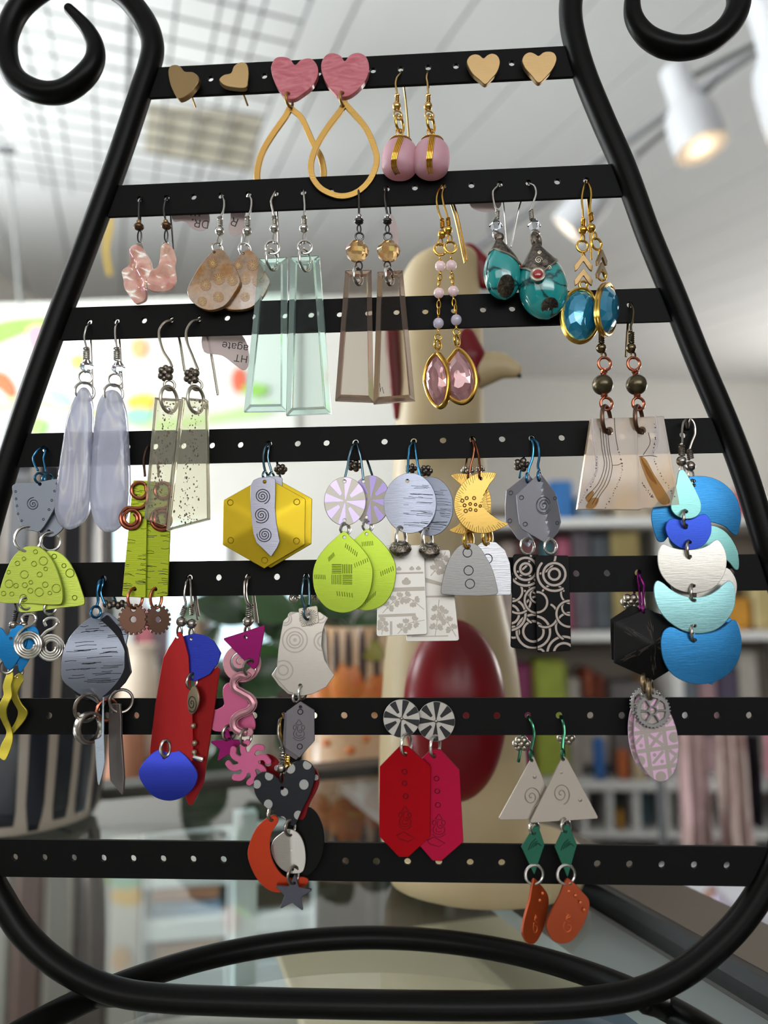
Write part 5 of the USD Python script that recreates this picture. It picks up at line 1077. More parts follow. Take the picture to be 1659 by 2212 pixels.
# ------------------------------------------------------------ bar 3: blue lace agate, dendrite slabs
m_lace = usdkit.material(stage, '/World/Looks/blue_lace_agate', {'g': ('geometry', {}), 'm': ('mapping', {'scale': (1, 1, .28)}), 'n': ('noise_texture', {'scale': 75.0, 'detail': 2.0, 'distortion': 1.2}), 'w': ('math', {'math_type': 'multiply', 'value2': 60.0}), 's': ('math', {'math_type': 'sine'}), 'r': ('rgb_ramp', {'ramp': [(0, lin((168, 172, 198))), (.5, lin((180, 182, 206))), (.85, lin((192, 192, 210))), (1, lin((204, 204, 216)))]}), 'h': ('map_range', {'from_min': -1.0, 'from_max': 1.0}),
    'p': ('principled_bsdf', {'roughness': .15, 'transmission_weight': .35, 'ior': 1.2, 'subsurface_weight': .5, 'subsurface_scale': .003, 'subsurface_radius': (1, 1, 1), 'coat_weight': .5})},
    [('g.position', 'm.vector'), ('m.vector', 'n.vector'), ('n.fac', 'w.value1'), ('w.value', 's.value1'), ('s.value', 'h.value'), ('h.result', 'r.fac'), ('r.color', 'p.base_color')], surface='p.BSDF')
def lace(lb, hole, mid, cx, cby, cr, P, Y, yaw, big, rc, tail):
    o = earring('lace_agate_earring', lb, hole, group='blue lace agate pair')
    hook(o, hole, mid, (cx, 753), silver, .38, tail, Y+1); coil(o, cx, 751, cx, 777, 15, silver, Y+1, 7); bicone(o, cr[0], cby, 15.5, clear, Y+1); ring(o, rc[0], rc[1], 14, silver, Y+1, 12, .36); ring(o, big[0], big[1], 20, silver, Y, 38, .48)
    g = px_poly(P, 1, 6); c = g.centroid; pl = Plane(c.x, c.y, Y*MM, yaw, 0)
    U = pl.uv(np.array(g.exterior.coords)[:-1]); C = U.mean(0); V = []
    for q, h in ((1, 0), (.985, .35), (.92, .72), (.78, .93), (.55, 1.0)):
        for s_ in ((1, -1) if h else (1,)): V.append(pl.at(C+(U-C)*q, s_*h*.0026))
    hh = trimesh.convex.convex_hull(np.vstack(V)); part('stone', T(hh.vertices, hh.faces), m_lace, o, 'banded pale blue agate drop', 30)
lace('long pale blue banded agate drop, left of its pair, over the striped vase', (194, 699), [(187, 707), (182, 728)], 187, 791, (187, 0), Z([(590, 655), (545, 720), (490, 870), (462, 1030), (440, 1160), (412, 1400), (398, 1500), (400, 1570), (430, 1640), (490, 1672), (560, 1650), (628, 1575), (655, 1460), (668, 1250), (670, 1000), (665, 780), (645, 690), (615, 655)], 0, 640, 3.318), -5, 3, (183, 846), (184.5, 815), (200, 850))
lace('long pale blue banded agate drop, right of its pair, beside the speckled slabs', (254, 696), [(249, 709), (249, 728)], 252.5, 795, (255.5, 0), Z([(800, 670), (755, 690), (712, 760), (690, 900), (672, 1080), (655, 1350), (652, 1480), (688, 1630), (745, 1685), (790, 1692), (835, 1678), (900, 1600), (928, 1450), (928, 1200), (915, 950), (895, 790), (850, 690)], 0, 640, 3.318), -5.6, -3, (245, 850), (248.6, 821), (264, 838))
m_dend = mat('dendrite_glass', (236, 234, 214), 0, .06, trans=.86, ior=1.08); m_dedge = mat('dendrite_edge', (226, 222, 208), 0, .14, trans=.85, ior=1.2); m_speck = mat('dendrite_speck', (72, 46, 24), 0, .4)
def dend(lb, hole, arch, cl, Q, Y, yaw, hole2, loops, tail, seed):
    o = earring('dendrite_slab_earring', lb, hole, group='speckled slab pair')
    hook(o, hole, arch, (cl[0]+14, cl[1]-14), pewter, .52, tail, Y+1.5)
    for dx, dy, r_ in ((0, 0, 9), (9, -6, 9), (8, 8, 8.5), (-8, -6, 7.5), (-9, 6, 7.5), (1, -11, 7), (-2, 11, 7)): bead(o, cl[0]+dx, cl[1]+dy, r_, oxid, Y+1.5-abs(dx)*.05, 'flower_bead', sub=2)
    ring(o, loops[0], loops[1]-30, 11, pewter, Y+1.5, 25, .45); link(o, None, loops[0], loops[1]-26, hole2[0], hole2[1]+4, pewter, Y, .62, 18, 66)
    g = px_poly(Q, 0); c = g.centroid; pl = Plane(c.x, c.y, Y*MM, yaw, 0); t = 2.2
    plate(o, 'slab', g.buffer(-3, join_style=2), m_dend, pl, t, [(*hole2, 8)], 'clear speckled stone slab', smooth=False)
    plate(o, 'slab_edge', g.difference(g.buffer(-3.2, join_style=2)), m_dedge, pl, t, smooth=False)
    rg_ = np.random.default_rng(seed); U = Q; S = []
    x0, y0, x1, y1 = g.bounds
    for k in range(190):
        v = rg_.uniform(.02, .99); y = y0+(y1-y0)*v; w = [p for p in np.array(g.intersection(LineString([(x0-5, y), (x1+5, y)])).coords)] if True else 0
        if len(w) < 2: continue
        a_, b_ = w[0][0], w[-1][0]; u = rg_.normal(.55 if v < .5 else .48, .15); u = min(.97, max(.04, u)); x = a_+(b_-a_)*u; r_ = abs(rg_.normal(0, .9))+.5
        q = circ(x, y, r_*.8, r_*1.25, rg_.uniform(-25, 25)); cc = np.array(q.exterior.coords)[:-1:12]
        p = pl.on(cc, (t/2+.02)*MM); S.append(T(np.vstack([p, pl.on([(x, y)], (t/2+.05)*MM)]), [(i, (i+1) % len(cc), len(cc)) for i in range(len(cc))][::1]))
    m_ = cat_(S); p_ = part('speckles', m_, m_speck, o, 'dark brown speckles', False); p_.SetCustomDataByKey('kind', 'stuff')
dend('clear stone slab speckled brown, lying behind its twin over the green strips', (375, 692), [(357, 696), (345, 711), (344, 728), (352, 758), (366, 780)], (357, 806), Z([(1116, 730), (1304, 742), (1196, 1652), (1040, 1596)], 0, 640, 3.318), -7.2, 2, (364, 886), (366, 862), (398, 800), 3)
dend('clear stone slab speckled brown, lying in front of its twin', (434, 690), [(414, 696), (403, 714), (404, 740), (414, 766)], (413, 812), Z([(1310, 728), (1488, 746), (1501, 1600), (1200, 1680)], 0, 640, 3.318), -9.4, -3, (421, 887), (425, 862), (470, 852), 4)

# ------------------------------------------------------------ bar 4, left: grey shields, green strips
a_grey = anod('slate', (112, 118, 128), .42); a_grey2 = anod('steel_grey', (132, 134, 140), .4, brush=.3); a_lime = anod('lime', (168, 184, 76), .42, brush=.35, brush_dir=(300, 300, 4200)); a_limedk = anod('lime_groove', (136, 152, 52), .45); a_groove = anod('grey_groove', (80, 84, 92), .45)
a_leaf = anod('moss_green', (146, 160, 36), .44, brush=.3); a_ink = mat('black_scratch', (34, 36, 16), .2, .6)
def shieldgreen(lb, hole, wires, shield, ysh, swirl, rng, green, cs, lower, Y, twin):
    o = earring('shield_bell_earring', lb, hole, group='grey shield and lime bell pair')
    hook(o, hole, wires[0], wires[1], tblue, .42, None, Y+.5); ring(o, wires[1][0]+4, wires[1][1]+17, 11, tblue, Y+.3, 55, .42)
    g = px_poly(shield, 1, 5); c = g.centroid; pl = Plane(c.x, c.y, Y*MM, ysh, 0); plate(o, 'shield', g, a_grey, pl, .8, [(wires[1][0]+5, wires[1][1]+30, 3.5), (rng[0]-3, rng[1]-22, 3.5)], 'slate grey shield plate')
    if swirl: stamp(o, 'stamped_spiral', [spiral_px(*swirl, 2.6, 50, 1.0)], a_groove, pl, .8, .17); stamp_circles(o, 'stamped_dot', [(35, 1062, 2), (36, 1078, 2), (38, 1093, 2), (40, 1110, 2), (48, 1125, 2), (95, 1122, 2.2), (107, 1101, 2.2), (113, 1081, 2.2), (119, 1061, 2), (124, 1045, 2)], a_groove, pl, .8, .14)
    ring(o, rng[0], rng[1], rng[2], silver, Y-.4, 42, .5)
    g = px_poly(green, 1, 5); c = g.centroid; pl = Plane(c.x, c.y, (Y-.6)*MM, 2 if not twin else 10, 0); plate(o, 'bell', g, a_lime, pl, .8, [(lower[0], lower[1]-20, 3.2)], 'lime green bell-shaped plate')
    stamp_circles(o, 'stamped_circle', cs, a_limedk, pl, .8, .16)
    ring(o, lower[0], lower[1]-8, 13, silver, Y-.8, 50, .4)
    x, y, R = lower[2], lower[3], lower[4]
    P = [(x-2, y-R*1.45), (x-R*.38, y-R*1.55), (x-R*.48, y-R*1.85), (x-R*.15, y-R*2.1), (x+R*.35, y-R*2.05), (x+R*.5, y-R*1.75), (x+R*.2, y-R*1.4), (x-R*.3, y-R*1.15), (x-R*.75, y-R*.72)]
    th = np.linspace(math.radians(222), math.radians(222)-2*np.pi*3.6, 80); rr_ = np.linspace(R, R*.38, 80); S = np.stack([x+rr_*np.cos(th), y-rr_*np.sin(-th)*1.0], 1)
    P = spline(np.array(P[1:]), 5); full = np.vstack([P, S]); pl2 = Plane(x, y, (Y-1)*MM, 0 if not twin else 18, 0)
    part('wire_spiral', tube(pl2.on(full), .00048, k=8), silver, o, 'silver wire spiral')
GC = [(95, 1212, 9), (53, 1207, 4), (39, 1217, 5), (75, 1218, 5.5), (54, 1241, 8.5), (87, 1241, 5.5), (100, 1229, 4), (20, 1236, 4), (21, 1261, 8.5), (36, 1265, 5), (55, 1264, 5.5), (68, 1258, 4), (99, 1263, 6), (123, 1271, 9), (86, 1279, 9), (67, 1276, 5.5), (109, 1281, 4), (9, 1282, 5), (27, 1283, 4.5), (52, 1292, 8), (78, 1192, 4.5)]
shieldgreen('slate grey shield earring with dimpled lime bell and silver spiral, front of the pair', (97, 968), [(83, 970), (72, 988), (75, 1004)] and ([(83, 971), (72, 988), (76, 1006)], (82, 1016)), Z([(115, 505), (118, 600), (150, 760), (190, 860), (232, 890), (290, 897), (335, 905), (440, 760), (492, 640), (530, 482), (524, 456), (320, 480)], 0, 920, 3.95), 3, (73, 1089, 14), (61, 1164, 27), Z([(215, 1035), (270, 1025), (330, 1032), (392, 1072), (452, 1152), (510, 1290), (536, 1400), (538, 1480), (525, 1518), (490, 1526), (250, 1515), (10, 1506), (-12, 1485), (10, 1370), (76, 1190), (138, 1092)], 0, 920, 3.95), GC, (56, 1311, 62, 1392, 31), -6.4, False)
shieldgreen('slate grey shield earring with lime bell, mostly hidden behind its front twin', (99, 968), ([(98, 975), (94, 990), (96, 1004)], (99, 1018)), [(60, 1050), (140, 1045), (150, 1090), (138, 1140), (112, 1160), (82, 1150), (66, 1110)], 6, None, (109, 1170, 20), Z([(400, 1070), (440, 1064), (490, 1072), (560, 1122), (640, 1240), (700, 1400), (726, 1500), (716, 1524), (520, 1552), (180, 1590), (162, 1575), (200, 1400), (300, 1200)], 0, 920, 3.95), [(152, 1238, 9), (139, 1222, 4.5), (162, 1291, 5), (118, 1202, 5)], (108, 1322, 110, 1398, 30), -4.2, True)
def strip(lb, hole, wmid, wend, Q, yaw, loop, scroll, rng, gear, Y, twin):
    o = earring('green_strip_earring', lb, hole, group='moss green strip pair')
    hook(o, hole, wmid, wend, dkcopper, .44, None, Y+.6); 
    g = px_poly(Q, 0, rnd=3); c = g.centroid; pl = Plane(c.x, c.y, Y*MM, yaw, 0); plate(o, 'strip', g, a_leaf, pl, .7, [(rng[0], rng[1]-18, 3.4), (wend[0], wend[1]+6, 3)], 'moss green scratched strip')
    rg_ = np.random.default_rng(int(Q[0][0])); L = []
    x0, y0, x1, y1 = g.bounds
    for k in range(52):
        y = rg_.uniform(y0+8, y1-8); ww = np.array(g.intersection(LineString([(x0-9, y), (x1+9, y)])).coords); le, re = ww[0][0]+1, ww[-1][0]-1; ln = rg_.uniform(6, 22); a = le if k % 2 else re-ln
        L.append([(a, y), (a+ln*.5, y+rg_.uniform(-1, 1.5)), (a+ln, y+rg_.uniform(-1, 3))])
    stamp(o, 'scratch', L, a_ink, pl, .7, .08)
    x, y, R = loop; th = np.linspace(.2*np.pi, -1.75*np.pi, 40); P = np.stack([x+R*np.cos(th), y-R*np.sin(th)], 1)[::-1]
    sx, sy, SR = scroll; th = np.linspace(-.6*np.pi, -.6*np.pi-2*np.pi*1.85, 60); rr_ = np.linspace(SR, SR*.45, 60); S = np.stack([sx+rr_*np.cos(th), sy+rr_*np.sin(th)], 1)
    mid = spline(np.array([P[-1], (x+R*.95, y+R*1.5), (x+R*.2, y+R*2.2), S[0]]), 8); pl2 = Plane(x, y, (Y-1.2)*MM, yaw, 0); part('scroll_wire', tube(pl2.on(np.vstack([P, mid[1:-1], S])), .0006, k=8), copper, o, 'copper scroll wire')
    link(o, None, rng[0], rng[1]-20, rng[0], rng[1]+22, copper, Y, .5, 12, 62 if not twin else 35)
    gx, gy, R, gyw = gear; T_ = 18; pg = Plane(gx, gy, (Y-.3)*MM, gyw, 0); cs = math.cos(math.radians(gyw)); P = []
    for k in range(T_):
        for q, rr2 in ((-.30, .86), (-.24, 1), (.24, 1), (.30, .86)): a = 2*np.pi*(k+q)/T_; P.append((gx+R*rr2*math.cos(a)*cs, gy+R*rr2*math.sin(a)))
    gg = px_poly(P, 0).difference(circ(gx, gy, 7*cs, 7)).difference(circ(gx, gy-R*.66, 6*cs, 6)); plate(o, 'gear', gg, dkcopper, pg, 1.0, label='dark copper toothed gear')
strip('moss green strip earring with copper scroll, left strip hanging in front', (322, 962), [(315, 974), (311, 990), (311, 1006)], (313, 1028), Z([(1140, 466), (1262, 470), (1246, 1468), (1042, 1452)], 0, 920, 3.95), 2, (301, 1059, 17), (283.5, 1120, 25), (292, 1291), (288.6, 1338, 34, 8), -6.0, False)
strip('moss green strip earring with copper scroll, right strip mostly behind the speckled slabs', (324, 962), [(330, 976), (338, 992), (342, 1010)], (343, 1030), [(320, 1040), (372, 1042), (363, 1287), (315, 1292)], -3, (352, 1060, 17), (350, 1123, 25), (337, 1291), (341, 1338, 33, 32), -5.2, True)

# ------------------------------------------------------------ bar 4, middle and right
a_yel = anod('mustard', (178, 152, 26), .4, bump=(1800, .08, .0001)); a_yelg = anod('mustard_groove', (140, 116, 14), .5); a_gs = anod('grey_satin', (134, 134, 146), .36, brush=.25); a_gsg = anod('grey_satin_groove', (78, 78, 86), .45)
def hexbend(pl, C, V, amp):
    cu = pl.uv([C])[0]; U = pl.uv(V)-cu; A = np.arctan2(U[:, 1], U[:, 0]); o = np.argsort(A); U = U[o]
    def b(u, v):
        P = np.stack([np.ravel(u), np.ravel(v)], 1)-cu; h = np.full(len(P), 1e9)
        for i in range(len(U)):
            a, c = U[i], U[(i+1) % len(U)]; e = c-a; n_ = np.array([e[1], -e[0]]); n_ /= np.linalg.norm(n_); d = abs(a@n_); n_ = n_ if a@n_ > 0 else -n_; h = np.minimum(h, 1-(P@n_)/d)
        return amp*MM*np.clip(h, 0, 1)
    return b
def cluster(o, x, y, mt, Y, s_=1.0, n=5, nm='flower_bead'):
    for k in range(n): a = k*2*np.pi/n; bead(o, x+9*s_*math.cos(a), y+6.5*s_*math.sin(a), 6.2*s_, mt, Y+1.2*math.sin(a), nm, sub=2)
    bead(o, x, y, 5.5*s_, mt, Y-1, nm, sub=2)
HX = [(483, 1081), (573, 1030), (660, 1078), (658.6, 1176), (571, 1228), (481.4, 1177)]
def yhex(lb, hole, mid, end, hexp, Y, front, tail):
    o = earring('yellow_hexagon_earring', lb, hole, group='yellow hexagon pair'); hook(o, hole, mid, end, tteal, .42, tail, Y+.4); ring(o, end[0], end[1]+10, 9, tteal, Y+.2, 68, .42)
    hx = np.array(hexp); C = hx.mean(0); pl = Plane(C[0], C[1], Y*MM, 2, 0); pl.bend = hexbend(pl, C, hx, 2.6); plate(o, 'hexagon', px_poly(hexp, 0, rnd=3), a_yel, pl, .7, label='mustard yellow hexagon with raised centre', smooth=12)
    if front:
        stamp_circles(o, 'stamped_circle', [(498.5, 1086, 6.3), (499.5, 1167.6, 6.3), (572.4, 1210.4, 6.3), (641, 1169, 6.3), (641.7, 1084.7, 6.3)], a_yelg, pl, .7, .16)
    P = Z([(490, 455), (530, 438), (612, 431), (648, 448), (648, 560), (645, 650), (655, 760), (672, 860), (679, 892), (660, 940), (616, 1006), (560, 950), (512, 905), (490, 840), (478, 760), (468, 640), (466, 560), (470, 490)], 400, 900, 3.318)
    dx = 0 if front else 15; P = [(x+dx, y-(0 if front else 2)) for x, y in P]; g = px_poly(P, 0, rnd=2); pl2 = Plane(C[0]+dx, C[1], (Y-3.1 if front else Y-.8)*MM, 3, 0, cyl(.9, 0)); plate(o, 'spiral_strip', g, a_gs, pl2, .6, [(572+dx, 1041, 3.6)], 'grey strip stamped with three spirals')
    if front: stamp(o, 'stamped_spiral', [spiral_px(567, 1072, 17, 3.2, 70), spiral_px(565, 1113, 17.5, 3.2, 70, 1), spiral_px(572, 1155, 16.5, 3.2, 70, 2)], a_gsg, pl2, .6, .17)
yhex('yellow hexagon earring with grey spiral strip, front of the overlapping pair', (581, 957), [(573, 968), (569, 985), (570, 1005)], (573, 1018), HX, -6.2, True, None)
yhex('yellow hexagon earring almost hidden behind its twin, edge showing on one side', (583, 957), [(581, 970), (579, 990), (584, 1010)], (587, 1020), [(x+14, y-1) for x, y in HX], -3.4, False, (606, 1034))
o_cl = []
def pinwheel(o, name, cx, cy, rx, ry, mtA, mtB, Y, yaw, n, phase, t=.6, holes=(), label=None):
    pl = Plane(cx, cy, Y*MM, yaw, 0); plate(o, name, circ(cx, cy, rx, ry), mtA, pl, t, holes, label)
    for k in range(n):
        a0 = phase+k*2*np.pi/n; w = np.pi/n*.95; rg_ = [(.10 if k % 2 else .30, 0), (.96, -w*.5), (.985, 0), (.96, w*.5)]
        P = [(cx+rx*r_*math.cos(a0+da), cy+ry*r_*math.sin(a0+da)) for r_, da in ((.08+.26*(k % 2), -.2), (.97, -w*.52), (.985, -w*.2), (.985, w*.2), (.97, w*.52), (.08+.26*(k % 2), .2))]
        g = Polygon(P).buffer(0)
        for q in holes: g = g.difference(circ(q[0], q[1], q[2]+1))
        if hasattr(g, 'geoms'): g = max(g.geoms, key=lambda z: z.area)
        part('painted_wedge', slab_from(pl, g, .00006, .00001, h0=t/2*MM+.00002), mtB, o)
    return pl
a_sand = anod('sand', (172, 166, 156), .5); a_lil = anod('lilac', (160, 146, 200), .34)
a_lime2 = anod('bright_lime', (158, 182, 58), .4, brush=.2); a_lime2g = anod('bright_lime_groove', (108, 128, 28), .5)
def lilac(lb, hole, mid, end, c, r, P, dash, Y, yaw, rng, weave, tail):
    o = earring('lilac_pinwheel_earring', lb, hole, group='lilac pinwheel and lime drop pair'); hook(o, hole, mid, end, tteal, .42, tail, Y+.5)
    pinwheel(o, 'disc', c[0], c[1], r[0], r[1], a_sand, a_lil, Y, yaw, 8, .15, .6, [(end[0], end[1]+4, 3.4), (rng[0], rng[1]-18, 3.4)], 'sand and lilac pinwheel disc')
    ring(o, rng[0], rng[1], 12, silver, Y-.3, 48, .42); ring(o, rng[0]+3, rng[1]+2, 11, silver, Y-.2, 30, .36)
    g = px_poly(P, 1, 6); cc = g.centroid; pl = Plane(cc.x, cc.y, (Y-.5)*MM, -3, 0, poke(0, 0, 22, 1.2)); plate(o, 'drop', g, a_lime2, pl, .7, [(rng[0]+1, rng[1]+19, 3.4)], 'bright lime teardrop plate')
    L = []
    for (x0, y0, x1, y1, h, q) in dash:
        for k in range(7):
            t = k/6; x, y = x0+(x1-x0)*t, y0+(y1-y0)*t; L.append([(x-q, y-h/2), (x+q, y+h/2)])
    stamp(o, 'stamped_dash', L, a_lime2g, pl, .7, .13)
    if weave:
        L = []; x, y = weave
        for k in range(6):
            L += [[(x-22+3.6*k*0, y-20+3.6*k), (x-2, y-20+3.6*k)], [(x+1+3.8*k, y-20), (x+1+3.8*k, y-1)], [(x-22+3.8*k, y+2), (x-22+3.8*k, y+22)], [(x+1, y+3+3.7*k), (x+21, y+3+3.7*k)]]
        stamp(o, 'stamped_weave', L, a_lime2g, pl, .7, .15)
LP = Z([(1145, 824), (1185, 858), (1258, 930), (1318, 1010), (1346, 1090), (1345, 1170), (1322, 1268), (1258, 1362), (1142, 1406), (1022, 1372), (945, 1275), (920, 1150), (940, 1045), (1005, 945), (1085, 868)], 400, 900, 3.318)
lilac('lilac pinwheel earring with lime teardrop stamped with a woven square, front of its pair', (768, 956), [(760, 968), (754, 988), (750, 1010)], (744, 1036), (745, 1083), (45, 52.5), LP, [(712, 1209, 723, 1198, 8, 1), (748, 1179, 772, 1198, 9, -1), (768, 1222, 795, 1210, 8, 1), (682, 1246, 704, 1247, 9, .6), (730, 1282, 762, 1286, 9, .5)], -6.4, 12, (744, 1142), (741, 1240), None)
lilac('lilac pinwheel earring with lime teardrop lying behind its woven-square twin', (770, 956), [(774, 970), (779, 988), (782, 1010)], (785, 1036), (801, 1080), (42, 53), [(x+50, y-5) for x, y in LP], [(784, 1176, 806, 1174, 9, .6), (824, 1240, 850, 1228, 9, .8), (792, 1300, 812, 1282, 9, -.8)], -4.0, -14, (792, 1135), None, (804, 1026))
oo = [p for p in stage.GetPrimAtPath('/World').GetChildren() if p.GetName() == 'lilac_pinwheel_earring'][0]; cluster(oo, 766, 1006, oxid, 2.0, 1.1)
oo = [p for p in stage.GetPrimAtPath('/World').GetChildren() if p.GetName() == 'yellow_hexagon_earring_001'][0]; cluster(oo, 606, 1014, oxid, 1.5, 1.0, 6)
a_moon = anod('pale_blue_grey', (140, 144, 158), .36, brush=.3); a_moon2 = anod('mid_blue_grey', (116, 122, 136), .38, brush=.3)
m_beadd = mat('bead_dark_recess', (44, 36, 32), .6, .5)
m_white_al = anod('white_aluminium', (206, 202, 196), .5, .6); m_leafprint = anod('leaf_print', (174, 166, 156), .55, .5)
def floral(o, Q, Y, yaw, seed, label):
    g = px_poly(Q, 0, rnd=5); c = g.centroid; pl = Plane(c.x, c.y, Y*MM, yaw, 0); plate(o, 'panel', g, m_white_al, pl, .6, label=label)
    Q = np.array(Q); w, h = Q[1]-Q[0], Q[3]-Q[0]
    def at(u, v): return Q[0]+w*u+h*v+(Q[2]-Q[1]-h)*u*v
    G_ = []
    def band(u0, u1, v, th): G_.append(Polygon([at(u0, v-th/2), at(u1, v-th/2), at(u1, v+th/2), at(u0, v+th/2)]))
    def leaf(u, v, s_, a):
        c = at(u, v); 
        for da, ln in ((-.75, .8), (0, 1.0), (.75, .8)):
            d = np.array([math.cos(a+da), math.sin(a+da)])*s_*ln; n_ = np.array([-d[1], d[0]])*.34; G_.append(px_poly([c, c+d*.45+n_, c+d*.8+n_*.9, c+d, c+d*.75-n_*.9, c+d*.45-n_], 1, 3))
    def vine(P, s_, sg=1):
        P = spline(np.array([at(*p) for p in P]), 8); G_.append(LineString(P).buffer(.9))
        for k in range(3, len(P)-2, 4):
            d = P[min(k+1, len(P)-1)]-P[k]; a = math.atan2(d[1], d[0])
            for sd in (-1, 1): 
                c = P[k]; d2 = np.array([math.cos(a+sd*.9), math.sin(a+sd*.9)])*s_
                G_.append(LineString([c, c+d2*.5]).buffer(.8))
                for da in (-.6, 0, .6):
                    e = np.array([math.cos(a+sd*.9+da), math.sin(a+sd*.9+da)])*s_; n_ = np.array([-e[1], e[0]])*.3; b_ = c+d2*.35; G_.append(px_poly([b_, b_+e*.4+n_, b_+e*.85, b_+e*.4-n_], 1, 3))
    if seed == 0:
        band(.25, .96, .31, .02); band(0.02, .98, .49, .045); band(.03, .78, .775, .032); G_.append(Polygon([at(.26, .84), at(.31, .84), at(.31, .99), at(.26, .99)]))
        for u in (.45, .72, .86): leaf(u, .28, 9, -1.57)
        leaf(.6, .44, 16, -1.57); vine([(.12, .74), (.35, .62), (.6, .58), (.95, .72)], 13); vine([(.42, .98), (.6, .88), (.95, .84)], 13); vine([(.1, .98), (.12, .88), (.04, .82)], 12)
    else:
        band(.42, 1, .51, .02); G_.append(Polygon([at(.42, .30), at(1, .40), at(1, .43), at(.42, .35)])); vine([(.55, .28), (.75, .16), (.9, .02)], 13); vine([(.98, .30), (.85, .22), (.62, .10)], 11); vine([(.55, .95), (.62, .75), (.68, .55)], 14); vine([(.95, .95), (.8, .78), (.66, .62)], 13); band(.1, .8, .945, .012)
    U = shapely.union_all([q.buffer(0) for q in G_]).intersection(g.buffer(-1)); Ms = []
    for q in getattr(U, 'geoms', [U]):
        if q.area > 3: Ms.append(slab_from(pl, q, .00006, .00001, h0=.00033))
    p_ = part('leaf_print', cat_(Ms), m_leafprint, o, 'printed leaves and bands')
def ganesh_free(): pass
def greydisc(lb, hole, mid, end, c, r, Y, yaw, mt, rng, bd, Q, fy, seed, tail, crease):
    o = earring('grey_disc_floral_earring', lb, hole, group='grey disc and leaf-print panel pair'); hook(o, hole, mid, end, tblue, .42, tail, Y+.5)
    pl = Plane(c[0], c[1], Y*MM, yaw, 0, cyl(1.2, 0)); g = circ(c[0], c[1], r[0], r[1]); plate(o, 'disc', g, mt, pl, .6, [(end[0], end[1]+3, 3.6), (rng[0], rng[1]-24, 3.4)], 'brushed blue-grey disc')
    rg_ = np.random.default_rng(seed+31); L = []
    for k in range(34):
        y = c[1]+rg_.uniform(-.62, .78)*r[1]; x = c[0]+rg_.uniform(-.3, .5)*r[0]; ln = rg_.uniform(10, 46); ln = min(ln, c[0]+r[0]*math.sqrt(max(0, 1-((y-c[1])/r[1])**2))-x-5)
        if ln > 4: L.append([(x, y), (x+ln/2, y+.5), (x+ln, y+rg_.uniform(0, 3))])
    stamp(o, 'scratch', L, a_groove, pl, .6, .07)
    link(o, None, rng[0], rng[1]-26, rng[0]-2, rng[1]+24, silver, Y-.3, .55, 10, 66)
    cb = pt(bd[0], bd[1], (Y-1.2)*MM); s_ = depth(cb)/F*24; part('spacer_bead', lathe(spline(np.array([(.3, .62), (.5, .60), (.78, .40), (1, .06), (1, -.06), (.78, -.40), (.5, -.62), (.3, -.66)])*s_, 3), cb, 36, (.05, -.5, 1)), oxid, o, 'dark patterned silver bead', True)
    a_, b_, n_ = basis((.05, -.5, 1))
    for k in range(10):
        th = k*2*np.pi/10+.2; p = cb+s_*(.80*(math.cos(th)*a_+math.sin(th)*b_)+.36*n_); nn = math.cos(th)*a_*.75+math.sin(th)*b_*.75+n_*.8
        part('bead_ring', torus(p, s_*.17, s_*.05, nn, n=14, k=6), pewter, o)
    part('bead_rim', torus(cb+n_*s_*.56, s_*.40, s_*.08, n_, n=22, k=6), pewter, o)
    floral(o, Q, Y+2.4, fy, seed, 'white metal panel printed with pale leaves')
greydisc('blue-grey disc earring with banded leaf-print panel and dark bead, front of its pair', (893, 954), [(885, 966), (882, 990), (881, 1012)], (880, 1036), (886, 1087), (57, 65), -6.2, 4, a_moon, (867, 1165), (865, 1185), [(816.6, 1179), (916, 1177), (923, 1370), (813.6, 1374.7)], 3, 0, None, True)
greydisc('blue-grey disc earring with trailing leaf-print panel, behind its banded twin', (895, 954), [(897, 968), (900, 990), (904, 1010)], (912, 1040), (929, 1094), (50, 64), -3.8, -10, a_moon2, (924, 1166), (928.5, 1189), [(872, 1189), (972, 1188), (992, 1384), (878, 1386)], -3, 1, (905, 1030), False)
oo = [p for p in stage.GetPrimAtPath('/World').GetChildren() if p.GetName() == 'grey_disc_floral_earring'][0]; cluster(oo, 888, 1012, oxid, 1.2, .9); 
oo = [p for p in stage.GetPrimAtPath('/World').GetChildren() if p.GetName() == 'grey_disc_floral_earring_001'][0]; cluster(oo, 920, 1017, oxid, 1.2, 1.05, 6)
a_gold = anod('antique_gold', (196, 160, 84), .4, brush=.2); a_goldg = anod('antique_gold_groove', (112, 86, 40), .5)
MO = Z([(900, 410), (830, 400), (760, 411), (680, 460), (620, 540), (597, 620), (610, 700), (660, 780), (740, 830), (830, 836), (920, 808), (985, 770), (918, 742), (862, 695), (832, 620), (828, 550), (850, 490), (882, 450)], 800, 900, 3.318)
